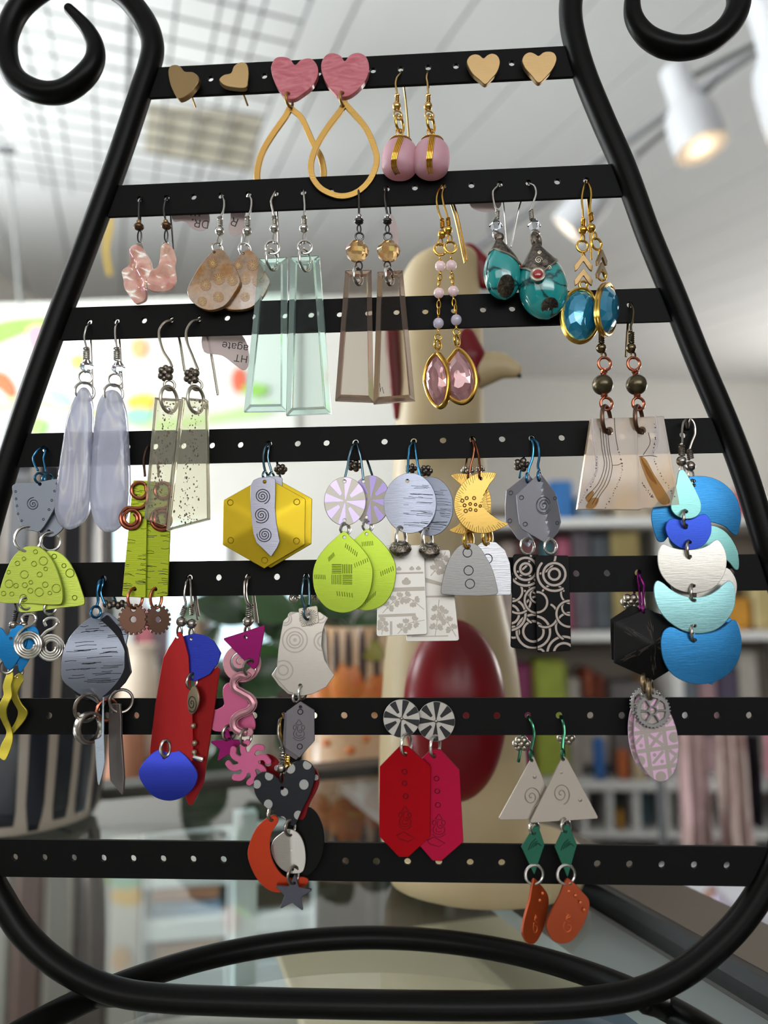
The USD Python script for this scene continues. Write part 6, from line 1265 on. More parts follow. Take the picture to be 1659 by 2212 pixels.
def moon(lb, hole, mid, end, P, Y, yaw, dots, rng, arch, ac, Ya, mt2, tail):
    o = earring('gold_moon_earring', lb, hole, group='gold crescent and grey arch pair'); hook(o, hole, mid, end, tbrown, .42, tail, Y+.5); ring(o, end[0], end[1]+9, 8, tbrown, Y+.1, 68, .42)
    g = px_poly(P, 1, 5); c = g.centroid; pl = Plane(c.x, c.y, Y*MM, yaw, 0, poke(0, 0, 16, .8)); plate(o, 'crescent', g, a_gold, pl, .7, [(end[0], end[1]+17, 3.2), (rng[0], rng[1]-14, 3.2)], 'antique gold crescent')
    L = []; bc = np.array(g.exterior.coords)
    for k in range(0, len(bc)-1, 1):
        p = bc[k]; d = np.array([c.x, c.y])-p; d /= np.linalg.norm(d); q1, q2 = p+d*1.5, p+d*(9+7*((k*7) % 5)/4)
        if g.buffer(-1).contains(Point(q2)): L.append([q1, q2])
    stamp(o, 'scratch', L, a_goldg, pl, .7, .07)
    if dots: stamp_circles(o, 'stamped_dot', [(997.8, 1082.6, 3.2), (1007, 1077, 3.2), (1023, 1077, 3.2), (1002.5, 1092.6, 3.2), (1014.5, 1089.6, 2.8), (1026, 1091, 2.6), (1036, 1094, 2.6), (1005, 1104.5, 3.6), (1015, 1101.4, 3.2), (1026.6, 1103, 2.8)], a_goldg, pl, .7, .2)
    link(o, None, rng[0], rng[1]-18, rng[0], rng[1]+18, goldy, Y-.2, .55, 14, 55); link(o, None, rng[0]-4, rng[1]-14, rng[0]-5, rng[1]+14, goldy, Y+.5, .45, 12, 40)
    g = px_poly(arch, 0, rnd=4); cc = g.centroid; pl = Plane(cc.x, cc.y, Ya*MM, 3, 0); plate(o, 'arch', g, mt2, pl, .7, [(rng[0]+1, rng[1]+14, 3.2)], 'grey satin arch plate'); stamp_circles(o, 'stamped_circle', ac, a_gsg, pl, .7, .17)
ARC = px_poly(Z([(690, 905), (640, 925), (600, 965), (565, 1020), (538, 1090), (520, 1160), (505, 1240), (508, 1268), (530, 1275), (890, 1278), (914, 1262), (908, 1220), (886, 1130), (860, 1062), (828, 1005), (790, 945), (740, 908)], 800, 900, 3.318), 1, 3)
moon('antique gold crescent earring with dotted face and grey three-ring arch, front of its pair', (1020, 949), [(1028, 962), (1034, 985), (1036, 1005)], (1038, 1018), MO, -6.2, 6, True, (1012, 1166), np.array(ARC.exterior.coords)[:-1], [(1009.5, 1194, 9.6), (1012, 1232.4, 10), (1015, 1261, 10)], -6.6, anod('grey_satin_pale', (122, 120, 118), .36, brush=.2), None)
moon('antique gold crescent earring facing the other way, behind its dotted twin', (1019, 949), [(1024, 962), (1022, 985), (1016, 1006)], (1014, 1022), Z([(582, 422), (620, 410), (700, 415), (800, 450), (860, 560), (862, 680), (800, 790), (720, 845), (640, 842), (570, 816), (640, 770), (672, 690), (680, 600), (655, 500), (610, 455)], 800, 900, 3.318), -3.8, -6, False, (1053, 1160), Z([(760, 930), (790, 905), (830, 895), (900, 900), (965, 958), (1000, 1050), (1010, 1150), (1010, 1279), (760, 1279)], 800, 900, 3.318), [(1053, 1207, 10)], -4.6, anod('grey_brushed_pale', (168, 168, 172), .32, brush=.4), (1004, 1020))
oo = [p for p in stage.GetPrimAtPath('/World').GetChildren() if p.GetName() == 'gold_moon_earring_001'][0]; cluster(oo, 1010, 1017, pewter, 1.0, 1.0, 6); cluster(oo, 1038, 1014, pewter, 1.2, .7)
a_hexg = anod('pencil_grey', (122, 122, 130), .4)
def fold(pl, P0, P1, k):
    a, b = pl.uv([P0])[0], pl.uv([P1])[0]; d = (b-a)/np.linalg.norm(b-a); n_ = np.array([-d[1], d[0]])
    return lambda u, v: -k*np.abs((np.stack([np.ravel(u), np.ravel(v)], 1)-a)@n_)
m_blk = mat('black_gloss', (8, 7, 7), 0, .35, spec=.08); m_ringp = anod('ring_print', (152, 140, 132), .5, .5)
def greyhex(lb, hole, mid, end, P, Y, yaw, f0, f1, dots, rose, rng, Q, Yq, seed, tail):
    o = earring('grey_facet_earring', lb, hole, group='grey folded hexagon and black ring-print pair'); hook(o, hole, mid, end, tblue, .44, tail, Y+.6); ring(o, end[0], end[1]+11, 10, tblue, Y+.2, 62, .44)
    g = px_poly(P, 0, rnd=3); c = g.centroid; pl = Plane(c.x, c.y, Y*MM, yaw, 0); pl.bend = fold(pl, f0, f1, .42); plate(o, 'hexagon', g, a_hexg, pl, .7, [(end[0], end[1]+18, 3.4), (rng[0], rng[1]-12, 3.4)], 'grey elongated hexagon folded down its length', smooth=12)
    stamp_circles(o, 'stamped_dot', dots, a_gsg, pl, .7, .16)
    if rose: stamp(o, 'stamped_spiral', [spiral_px(rose[0], rose[1], 15, 2.6, 50, ry=18), circle_px(rose[0], rose[1], 15.5, 24, 18.5)], a_gsg, pl, .7, .15)
    ring(o, rng[0], rng[1], rng[2], silver, Y-.6, 32, .46)
    g = px_poly(Q, 0, rnd=6); c = g.centroid; pl = Plane(c.x, c.y, Yq*MM, 3 if seed else -4, 0); plate(o, 'panel', g, m_blk, pl, .7, [(rng[0]+3, rng[1]+14, 3)], 'black panel printed with grey rings')
    x0, y0, x1, y1 = g.bounds; w = x1-x0; G_ = []; rg_ = np.random.default_rng(seed)
    def rg(cx, cy, R, th, a0=0, a1=360): 
        t = np.radians(np.linspace(a0, a1, 40)); G_.append(LineString(np.stack([cx+R*np.cos(t), cy+R*np.sin(t)], 1)).buffer(th/2))
    cx, cy = x0+w*.53, y0+w*.52; rg(cx, cy, 12, 5); rg(cx, cy, 24, 5); rg(cx, cy, 36, 5, 60, 220)
    rg(x0+2, y0-2, 42, 4.5, 0, 90); rg(x0+w*.05, y0+w*1.3, 22, 4.5); rg(x0+w*.95, y0+w*1.62, 28, 4.5, 90, 300); rg(x0+w*.95, y0+w*1.45, 16, 4); rg(x0+w*.28, y0+w*1.66, 26, 4.5, -60, 120); rg(x0-2, y0+w*2.12, 34, 5); rg(x0-2, y0+w*2.12, 20, 5); rg(x0+w*.96, y0+w*1.98, 30, 4.5, 120, 270); rg(x0+w*.8, y0+w*2.72, 36, 5); rg(x0+w*.8, y0+w*2.72, 22, 5); rg(x0+w*.1, y0+w*2.75, 12, 4.5); rg(x0+w*.5, y0+w*1.15, 26, 4, 200, 330); rg(x0+w*1.0, y0+w*1.05, 22, 4, 90, 200)
    ar = g.buffer(-1.2); used = None; Ms = []
    for q in G_:
        q = q.intersection(ar); q0 = q
        if used is not None: q = q.difference(used.buffer(1.6))
        used = q0 if used is None else used.union(q0)
        for z in getattr(q, 'geoms', [q]):
            if z.geom_type == 'Polygon' and z.area > 6: Ms.append(slab_from(pl, z, .00006, .00001, h0=.00038))
    part('ring_print', cat_(Ms), m_ringp, o, 'printed grey rings')
greyhex('grey folded hexagon earring with rose spiral and black ring-print panel, front of its pair', (1149, 947), [(1162, 958), (1165, 985), (1162, 1008)], (1165, 1018), Z([(1215, 400), (1340, 550), (1363, 660), (1378, 750), (1350, 832), (1270, 916), (1100, 802), (1080, 762), (1066, 660), (1057, 552)], 800, 900, 3.318), -6.4, 4, (1167, 1028), (1186, 1165), [(1129.4, 1072.7, 4.2), (1137.5, 1130.6, 4.2), (1201, 1075, 3.4), (1205.5, 1129, 3.4)], (1174.6, 1092), (1189, 1181, 16), [(1155.6, 1200), (1229, 1200), (1233.5, 1405), (1160, 1410)], -6.8, 1, None)
greyhex('grey folded hexagon earring with black ring-print panel, lying behind its rose-spiral twin', (1147, 947), [(1152, 962), (1150, 990), (1143, 1010)], (1140, 1022), Z([(1130, 408), (1215, 500), (1235, 640), (1225, 800), (1135, 942), (1055, 872), (970, 745), (966, 640), (975, 520)], 800, 900, 3.318), -4.0, -4, (1141, 1030), (1142, 1180), [(1103.6, 1062.8, 4.2), (1101.4, 1123.7, 4.2)], None, (1139, 1180, 18), [(1108, 1197), (1164, 1198), (1162, 1403), (1102.5, 1399)], -5.0, 2, (1122, 1032))
oo = [p for p in stage.GetPrimAtPath('/World').GetChildren() if p.GetName() == 'grey_facet_earring_001'][0]; cluster(oo, 1127, 1004, oxid, 1.0, 1.25, 5)
# brown agate slabs (from bar 3) and blue cascades (from bar 4)
m_agate = usdkit.material(stage, '/World/Looks/montana_agate', {'g': ('geometry', {}), 'n': ('noise_texture', {'scale': 55.0, 'detail': 3.0}), 'r': ('rgb_ramp', {'ramp': [(0, lin((214, 198, 184))), (.45, lin((226, 212, 200))), (.6, lin((230, 206, 176))), (1, lin((206, 168, 124)))]}), 'p': ('principled_bsdf', {'roughness': .12, 'transmission_weight': .72, 'ior': 1.12, 'coat_weight': .4})}, [('g.position', 'n.vector'), ('n.fac', 'r.fac'), ('r.color', 'p.base_color')], surface='p.BSDF')
m_agline = mat('agate_dark_line', (58, 40, 28), 0, .4); m_agamb = mat('agate_amber_band', (206, 164, 104), 0, .2, trans=.9, ior=1.1); m_agwh = mat('agate_white_band', (216, 204, 206), 0, .3, trans=.3, ior=1.1)
m_pyr = mat('pyrite', (96, 86, 66), .85, .3, mottle=(400, .6, (60, 54, 44)))
def agate(lb, hole, mid, x, tail, yoff, Q, Y, yaw, holec, lines, bands, whites, dots):
    o = earring('agate_slab_earring', lb, hole, group='brown agate slab pair'); fish(o, hole, mid, x[0], 716, 741, bronze, Y+1, tail, .42, by=752, bw=14, br=11, bm=mat('bronze_ball', (104, 90, 66), 1, .25))
    eye(o, x[0]+3, 761, x[1]-1, 774, bronze, Y+1, 10, .34); ring(o, x[1], 786+yoff, 14, copper, Y+.6, 10, .5); coil(o, x[1]+1, 799+yoff, x[2], 809+yoff, 15, copper, Y+.5, 3, .4); bead(o, x[2], 831+yoff*.8, 22.5, m_pyr, Y+.5, 'pyrite_bead'); coil(o, x[2]+1, 851, x[3], 858, 15, copper, Y+.4, 3, .4); ring(o, x[3]+2, 872, 13.5, copper, Y+.3, 14, .5)
    link(o, None, x[3], 878, holec[0]-2, holec[1]+2, dkcopper, Y-.2, .7, 15, 58)
    g = px_poly(Q, 0); c = g.centroid; pl = Plane(c.x, c.y, Y*MM, yaw, 0); plate(o, 'slab', g, m_agate, pl, 2.6, [(*holec, 8.5)], 'translucent banded agate slab', smooth=False)
    for P in lines: stamp(o, 'dark_line', [spline(np.array(P, float), 5)], m_agline, pl, 2.6, .11)
    for P in bands: plate(o, 'amber_band', px_poly(P, 1, 4), m_agamb, pl, .08, h0=1.33)
    for P in whites: plate(o, 'white_band', LineString(spline(np.array(P, float), 5)).buffer(2.2), m_agwh, pl, .08, h0=1.33)
    rg_ = np.random.default_rng(9); S = []
    for P in dots:
        for q in spline(np.array(P, float), 5)[::1]: S.append(ball(pl.on([q+rg_.normal(0, 1.0, 2)], 1.30*MM)[0], (.10+.14*rg_.random())*MM, 1))
    if S: part('dark_dots', cat_(S), m_agline, o).SetCustomDataByKey('kind', 'stuff')
A = lambda P: Z(P, 1180, 380, 2.697)
agate('translucent agate slab with fine dark parallel lines, left of its pair', (1299, 660), [(1297, 676), (1296, 695)], (1299.5, 1306, 1302, 1308), None, 0, A([(256, 1420), (519, 1412), (546, 1946), (177, 1943)]), -7.0, 2, (1314, 933),
    [A(P) for P in ([(308, 1475), (318, 1590), (332, 1690), (300, 1790), (260, 1840), (222, 1880)], [(322, 1480), (334, 1600), (347, 1692), (318, 1790), (280, 1850), (240, 1900)], [(338, 1490), (350, 1600), (363, 1695), (335, 1795), (300, 1850), (262, 1915)], [(352, 1500), (362, 1600), (378, 1700), (352, 1800), (310, 1860), (280, 1915)], [(376, 1690), (410, 1688), (438, 1676)], [(390, 1415), (398, 1520), (412, 1600)])], [A([(222, 1880), (262, 1838), (272, 1850), (240, 1905)]), A([(225, 1935), (262, 1880), (300, 1885), (272, 1938)])], [A([(262, 1420), (268, 1520), (285, 1640), (288, 1720), (250, 1800), (205, 1860)])], [A([(412, 1600), (430, 1660), (436, 1720), (415, 1790), (385, 1850), (340, 1935)]), A([(290, 1640), (282, 1720), (255, 1800), (225, 1850), (185, 1915)])])
agate('translucent agate slab with a broad amber band, right of its pair', (1361, 655), [(1368, 668), (1367, 690), (1363, 705)], (1364, 1369, 1375, 1377), (1352, 770), 0, A([(515, 1412), (679, 1404), (771, 1918), (545, 1940)]), -6.2, -4, (1385, 932),
    [A(P) for P in ([(536, 1640), (600, 1634), (640, 1640)], [(590, 1500), (600, 1560), (560, 1630)])], [A([(540, 1640), (570, 1650), (620, 1740), (680, 1830), (715, 1905), (670, 1918), (610, 1830), (560, 1720)]), A([(548, 1650), (558, 1660), (640, 1800), (600, 1770)])], [A([(632, 1408), (645, 1500), (640, 1570), (616, 1630)])], [A([(628, 1450), (630, 1540), (618, 1620), (640, 1700), (690, 1790), (742, 1870)]), A([(556, 1790), (575, 1820), (600, 1860), (620, 1880)])])
# ------------------------------------------------------------ blue cascades at the end of bar 4
a_mint = anod('mint', (124, 180, 176), .36, brush=.25); a_sky = anod('sky_blue', (36, 108, 158), .32, brush=.3); a_royal = anod('royal_blue', (36, 62, 158), .34, brush=.2); a_silv = anod('bare_silver', (180, 175, 168), .36, brush=.35, metal=.9); a_aqua = anod('aqua', (134, 180, 182), .32, brush=.3)
K = lambda P: Z(P, 1250, 880, 3.567)
def casc(lb, hole, mid, end, Y, parts_, rings_, tail):
    o = earring('crescent_cascade_earring', lb, hole, group='blue crescent cascade pair')
    fish(o, hole, mid, end[0], end[1], end[2], steel, Y, tail, .42, by=end[3], bw=15, br=11, xe=end[4]); eye(o, end[4]-1, end[3]+9, end[4]+2, end[3]+27, steel, Y, 10, .34)
    for nm, P, mt_, dy, yaw, amp, lab in parts_:
        g = px_poly(P, 1, 5) if len(P) > 8 else px_poly(P, 0, rnd=2); g = g.buffer(-1.2).buffer(1.2); g = max(g.geoms, key=lambda q: q.area) if hasattr(g, 'geoms') else g; c = g.centroid; pl = Plane(c.x, c.y, (Y+dy)*MM, yaw, 0, poke(0, 0, 18, amp))
        plate(o, nm, g, mt_, pl, .6, [(x, y0, 3.4) for x, y0, y1, w in rings_ if g.contains(Point(x, y0))]+[(x, y1, 3.4) for x, y0, y1, w in rings_ if g.contains(Point(x, y1))], lab)
    for x, y0, y1, w in rings_: link(o, None, x, y0-3, x+2, y1+3, steel, Y-1.4, .5, 14, 58)
casc('cascade of blue, silver and aqua crescents under a mint teardrop, front of its pair', (1484, 930), [(1481, 908), (1476, 914), (1473, 936), (1474, 950)], (1472, 960, 984, 996, 1473), -6.6,
    [('teardrop', K([(770, 490), (798, 484), (822, 512), (858, 575), (892, 640), (932, 735), (932, 800), (900, 842), (850, 860), (795, 858), (735, 828), (704, 775), (720, 690), (745, 590)]), a_mint, 0, 2, .8, 'mint teardrop plate'),
     ('crescent', K([(688, 872), (720, 860), (800, 872), (870, 862), (930, 830), (968, 825), (1002, 860), (1016, 920), (1008, 985), (965, 1055), (905, 1090), (850, 1098), (780, 1086), (712, 1040), (672, 975), (664, 925)]), a_royal, -.4, 0, .8, 'royal blue crescent'),
     ('crescent', K([(642, 1056), (720, 1084), (800, 1099), (900, 1094), (980, 1070), (1052, 1022), (1075, 1030), (1112, 1085), (1132, 1170), (1124, 1250), (1085, 1335), (1010, 1402), (900, 1431), (770, 1412), (690, 1362), (632, 1290), (606, 1210), (606, 1125), (625, 1075)]), a_silv, -.8, -2, 1.2, 'bare silver crescent'),
     ('crescent', K([(600, 1336), (640, 1352), (700, 1404), (780, 1446), (880, 1464), (980, 1448), (1060, 1404), (1108, 1360), (1150, 1336), (1185, 1365), (1197, 1430), (1190, 1530), (1145, 1620), (1065, 1700), (945, 1738), (810, 1724), (690, 1655), (612, 1560), (577, 1450), (578, 1370)]), a_aqua, -1.2, 3, 1.4, 'pale aqua crescent'),
     ('crescent', K([(700, 1690), (800, 1732), (900, 1745), (1030, 1728), (1120, 1680), (1178, 1636), (1212, 1652), (1240, 1740), (1246, 1830), (1225, 1930), (1165, 2028), (1050, 2106), (910, 2130), (780, 2098), (690, 2030), (640, 1930), (625, 1800), (650, 1720)]), a_sky, -.4, 5, 1.4, 'sky blue crescent')],
    [(1480, 1106, 1136, 0), (1488, 1172, 1203, 0), (1496, 1266, 1297, 0), (1497, 1352, 1382, 0)], None)
casc('cascade of wide blue, mint and silver crescents lying behind the mint teardrop one', (1486, 930), [(1492, 906), (1499, 914), (1502, 936), (1495, 955)], (1489, 970, 992, 1007, 1492), -3.2,
    [('crescent', K([(845, 540), (930, 534), (1020, 548), (1105, 590), (1180, 660), (1228, 750), (1244, 850), (1232, 930), (1212, 984), (1185, 980), (1120, 925), (1040, 896), (930, 880), (820, 885), (740, 915), (690, 985), (650, 1036), (612, 1032), (572, 940), (555, 840), (568, 775), (640, 690), (740, 600)]), a_sky, 0, 3, 1.6, 'sky blue wide crescent'),
     ('crescent', K([(690, 1010), (780, 960), (900, 920), (1020, 914), (1110, 956), (1185, 1050), (1222, 1160), (1220, 1250), (1200, 1252), (1140, 1190), (1040, 1140), (920, 1120), (800, 1120), (720, 1080)]), a_mint, .1, 6, 1.2, 'mint crescent'),
     ('crescent', K([(700, 1330), (820, 1280), (960, 1260), (1080, 1240), (1140, 1240), (1190, 1300), (1210, 1370), (1200, 1450), (1180, 1520), (1100, 1560), (900, 1560), (760, 1480)]), a_silv, 0, 4, 1.0, 'bare silver crescent'),
     ('crescent', K([(780, 1700), (960, 1720), (1100, 1670), (1160, 1620), (1190, 1690), (1180, 1850), (1100, 1990), (1000, 2080), (1040, 2120), (1020, 2135), (900, 2060), (780, 1960)]), a_sky, .2, 0, .8, 'sky blue crescent')],
    [(1495, 1041, 1050, 0)], None)
# ------------------------------------------------------------ bar 5: blue hearts, grey leaf, red blades, magenta, silver
a_cyan = anod('cyan_blue', (14, 104, 160), .36, brush=.2); a_olive = anod('olive_yellow', (170, 156, 52), .42, brush=.2)
def bheart(lb, P, zz, Y, hookx, tipring, yaw, zyaw):
    o = earring('blue_heart_earring', lb, (hookx, 1256), group='blue heart and yellow zigzag pair')
    fish(o, (hookx+4, 1250), [(hookx, 1268), (hookx-2, 1296)], hookx+2, 1320, 1342, dkwire, Y, None, .4, by=1350, bw=13, br=9.5, bm=steel, xe=hookx-4); eye(o, hookx-5, 1358, hookx-8, 1376, steel, Y, 9, .34)
    g = px_poly(P, 1, 6); c = g.centroid; pl = Plane(c.x, c.y, Y*MM, yaw, 0, poke(0, 0, 14, .8)); plate(o, 'heart', g, a_cyan, pl, .7, [(hookx-8, 1379, 3)], 'cyan blue heart plate')
    ring(o, tipring[0], tipring[1], 14, steel, Y-.2, 35, .45)
    g = px_poly(zz, 1, 4); c = g.centroid; pl = Plane(c.x, c.y, (Y-.4)*MM, zyaw, 0, lambda u, v: .0012*np.sin(v*330)); plate(o, 'zigzag', g, a_olive, pl, .7, [(tipring[0]+5, tipring[1]+12, 2.6)], 'olive yellow zigzag plate')
C0 = lambda P: Z(P, 0, 1280, 3.456)
bheart('cyan heart earring with olive zigzag, nearer of the pair cut by the picture edge', [(21.7, 1447), (4, 1424), (-14, 1400), (-20, 1372), (-8, 1357), (6, 1357), (18, 1372), (30, 1354), (48, 1350), (60, 1362), (60, 1388), (46, 1418)], C0([(52, 598), (88, 598), (92, 640), (84, 690), (100, 770), (78, 820), (58, 870), (54, 940), (74, 1010), (92, 1080), (82, 1170), (48, 1246), (12, 1228), (6, 1150), (40, 1050), (16, 980), (-2, 910), (8, 830), (36, 760), (22, 690)]), -6.0, 34, (14, 1440), 12, 10)
bheart('cyan heart earring with olive zigzag, farther of the pair cut by the picture edge', [(43, 1452), (36, 1420), (40, 1380), (52, 1358), (68, 1350), (80, 1358), (84, 1376), (74, 1402), (60, 1430)], C0([(108, 640), (148, 600), (184, 650), (166, 705), (146, 760), (160, 830), (192, 890), (172, 950), (132, 1010), (86, 1062), (78, 1030), (104, 960), (122, 890), (104, 820), (96, 760), (112, 700)]), -3.6, 58, (34, 1450), 30, -8)
a_leafg = anod('gunmetal_leaf', (124, 130, 144), .32, brush=.25); a_dkleaf = anod('dark_leaf', (46, 46, 52), .35); a_blade = anod('grey_blade', (98, 90, 88), .4); a_blades = anod('steel_blade', (170, 180, 190), .28, brush=.3)
o = earring('grey_leaf_earring', 'large grey scratched leaf plate earring with ring and bright blade, front of its pair', (222, 1249), group='grey leaf and blade pair')
hook(o, (222, 1249), [(214, 1258), (210, 1278), (212, 1298)], (208, 1312), tblue, .48, None, -5.4); ring(o, 207, 1322, 12, tblue, -5.6, 60, .45)
D4 = lambda P: Z(P, 0, 1240, 3.998)
g = px_poly(D4([(850, 335), (760, 372), (650, 468), (580, 575), (542, 690), (530, 820), (542, 925), (615, 1000), (690, 1055), (770, 1095), (830, 1140), (865, 1150), (905, 1085), (945, 1040), (1030, 985), (1084, 905), (1080, 800), (1082, 650), (1094, 470), (1010, 408), (915, 345)]), 1, 5); pl = Plane(200, 1420, -.0064, 4, 0, cyl(1.6, 1, -.001)); plate(o, 'leaf', g, a_leafg, pl, .8, [(206, 1334, 3.6), (199, 1504, 3.6)], 'grey scratched leaf plate')
rg_ = np.random.default_rng(12); L = []
for k in range(46):
    y = rg_.uniform(1350, 1495); ww = g.intersection(LineString([(100, y), (300, y-14)])); ww = np.array(ww.coords) if ww.geom_type == 'LineString' else np.zeros((0, 2))
    if len(ww) < 2: continue
    a, b = ww[0], ww[-1]; t0 = rg_.uniform(.03, .7); ln = rg_.uniform(.15, .42); p0, p1 = a+(b-a)*t0, a+(b-a)*min(.97, t0+ln); L.append([p0, (p0+p1)/2+[0, rg_.uniform(-2, 2)], p1])
stamp(o, 'scratch', L, a_dkleaf, pl, .8, .10)
ring(o, 188, 1529, 28, steel, -6.8, 52, .6, 1.0); 
part('ring_bead', lathe(spline(np.array([(15*.16, -4.6), (18*.16, -4.4), (18*.16, 4.4), (15*.16, 4.6), (15*.16, -4.6)])*np.array([1.75, .34])*MM, 3), pt(193, 1572, -.0072), 36, (.86, -.5, .05), caps=False), steel, o, 'broad steel ring', 30)
P = D4([(886, 1062), (898, 1062), (898, 1400), (906, 1630), (880, 1740), (852, 1842), (842, 1790), (826, 1600), (816, 1430), (850, 1420), (872, 1400)]); g = px_poly(P, 0, rnd=1.5); c = g.centroid; plate(o, 'blade', g, a_blades, Plane(c.x, c.y, -.0062, 30, 0), .8, label='bright steel blade')
o = earring('grey_leaf_earring', 'dark leaf plate earring with grey blade, showing behind the large grey leaf', (224, 1249), group='grey leaf and blade pair')
hook(o, (224, 1249), [(222, 1262), (218, 1280)], (226, 1304), tblue, .44, (254, 1312), -3)
for k in range(6): bead(o, 228+9*k, 1306+(1 if k % 2 else -1)*2, 7, oxid, -1.5-.8*math.sin(k*1.1), 'daisy_bead', (1, 1, 1.2), 2)
g = px_poly(D4([(930, 350), (1040, 480), (1100, 640), (1136, 848), (1080, 940), (1010, 1010), (900, 1060), (760, 1090), (660, 1040), (600, 960), (640, 700), (760, 480)]), 0, rnd=3); c = g.centroid; plate(o, 'leaf', g, a_dkleaf, Plane(c.x, c.y, -.0036, -12, 0), .8, label='dark leaf plate')
ring(o, 262, 1514, 24, steel, -4.2, 30, .5); ring(o, 232, 1534, 22, copper, -3.2, 40, .6)
g = px_poly(D4([(950, 1135), (975, 1118), (1042, 1122), (1052, 1250), (1052, 1400), (1066, 1580), (1076, 1760), (1066, 1912), (1010, 1845), (958, 1782), (946, 1560), (944, 1300)]), 0, rnd=1.5); c = g.centroid; plate(o, 'blade', g, a_blade, Plane(c.x, c.y, -.0048, -24, 0), .9, [(247, 1537, 3)], 'grey pointed blade')
# red blades with blue discs
a_red = anod('ruby', (150, 26, 28), .36, brush=.25, brush_dir=(5000, 5000, 200)); a_ultra = anod('ultramarine', (40, 54, 162), .36, brush=.2); m_bone = mat('bone_metal', (150, 138, 116), .8, .4)
E3 = lambda P: Z(P, 300, 1240, 2.765)
o = earring('red_blade_earring', 'long red blade earring with almond blue disc at its foot, front of its pair', (409, 1248), group='red blade and blue disc pair')
fish(o, (409, 1248), [(402, 1260), (398, 1284), (401, 1302)], 400, 1310, 1330, steel, -5.4, (427, 1338), .4, by=1343, bw=12, br=11, xe=393); eye(o, 391, 1352, 385, 1375, steel, -5.6, 10, .4)
g = px_poly(E3([(238, 345), (252, 345), (268, 380), (297, 490), (303, 620), (318, 820), (325, 1115), (160, 1210), (58, 1120), (62, 1040), (95, 780), (145, 500), (178, 440), (208, 395)]), 0, rnd=2); c = g.centroid; pl = Plane(c.x, c.y, -.0062, 4, 0, cyl(2.2, 0)); plate(o, 'blade', g, a_red, pl, .7, [(383, 1376, 3.4)], 'long ruby red blade')
link(o, None, 361, 1601, 354, 1632, steel, -7.4, .55, 20, 40)
g = px_poly(E3([(0, 1185), (40, 1110), (95, 1060), (165, 1040), (230, 1055), (295, 1105), (352, 1195), (330, 1270), (270, 1330), (180, 1360), (100, 1340), (40, 1280)]), 1, 5); pl = Plane(363, 1674, -.0072, 3, 0, cyl(2.0, 1)); plate(o, 'disc', g, a_ultra, pl, .7, [(354, 1636, 3.6)], 'almond shaped ultramarine disc')
o = earring('red_blade_earring', 'red blade earring with blue fan at its top and a shell charm, behind its twin', (411, 1248), group='red blade and blue disc pair')
fish(o, (411, 1248), [(412, 1264), (413, 1290)], 414, 1306, 1328, steel, -4.0, (430, 1330), .4, by=1347, bw=12, br=11, xe=415); eye(o, 415, 1356, 413, 1378, steel, -4, 10, .4)
g = px_poly(E3([(262, 372), (335, 354), (400, 366), (450, 400), (492, 472), (472, 535), (425, 598), (335, 642), (300, 630), (270, 500)]), 0, rnd=5); c = g.centroid; plate(o, 'fan', g, a_ultra, Plane(c.x, c.y, -.0046, -4, 0), .7, [(413, 1380, 3.4), (417, 1462, 3.2)], 'ultramarine blue fan plate')
g = px_poly(E3([(470, 553), (485, 566), (455, 790), (415, 1060), (388, 1250), (318, 1382), (298, 1376), (274, 1312), (290, 1100), (315, 850), (335, 640)]), 0, rnd=3); c = g.centroid; plate(o, 'blade', g, a_red, Plane(c.x, c.y, -.0034, -10, 0), .7, label='ruby red blade')
link(o, None, 416, 1456, 414, 1486, steel, -5, .5, 10, 60)
g = px_poly(E3([(335, 665), (362, 700), (371, 755), (355, 805), (322, 838), (300, 800), (305, 720)]), 1, 4); c = g.centroid; pl = Plane(c.x, c.y, -.0052, -20, 0, poke(0, 0, 6, 1.0)); plate(o, 'shell_charm', g, m_bone, pl, .8, label='bone coloured shell charm'); stamp(o, 'shell_coil', [spiral_px(420, 1518, 11, 2.2, 40, 1, ry=20)], m_beadd, pl, .8, .16)
for x, y in ((417, 1568), (420, 1605), (419, 1625)): bead(o, x, y, 6.5, m_bone, -4.6, 'bone_bead', sub=2)
part('bar_bead', tube([pt(420, 1636, -.005), pt(436, 1640, -.005)], .0010), silver, o)
# magenta triangles with snakes
a_mag = anod('magenta', (132, 16, 92), .3); a_rose = anod('rose_satin', (180, 128, 138), .4); a_pinkp = anod('pink_satin', (184, 90, 128), .38)
X2 = lambda P: Z(P, 400, 1220, 3.95)
def star(cx, cy, R, r, n, a0, sq=1.0): return [(cx+(R if k % 2 == 0 else r)*math.cos(a0+k*math.pi/n)*sq, cy+(R if k % 2 == 0 else r)*math.sin(a0+k*math.pi/n)) for k in range(2*n)]
o = earring('magenta_snake_earring', 'magenta triangle earring with rose snake and pink curly sun, front of its pair', (537, 1244), group='magenta and pink charm pair')
fish(o, (537, 1244), [(529, 1258), (528, 1284), (532, 1300)], 538, 1306, 1332, steel, -5.4, (557, 1346), .4, by=1343, bw=12, br=11, xe=536); eye(o, 535, 1352, 532, 1374, steel, -5.6, 10, .4)
g = px_poly(X2([(328, 628), (332, 640), (500, 810), (570, 882), (598, 888), (625, 850), (680, 545), (678, 522), (660, 518), (480, 580)]), 0, rnd=2.5); c = g.centroid; plate(o, 'triangle', g, a_mag, Plane(c.x, c.y, -.0060, 2, 0), .7, [(531, 1376, 3.8), (545, 1429, 3.6)], 'glossy magenta triangle')
link(o, None, 545, 1426, 533, 1458, steel, -6.8, .5, 14, 50)
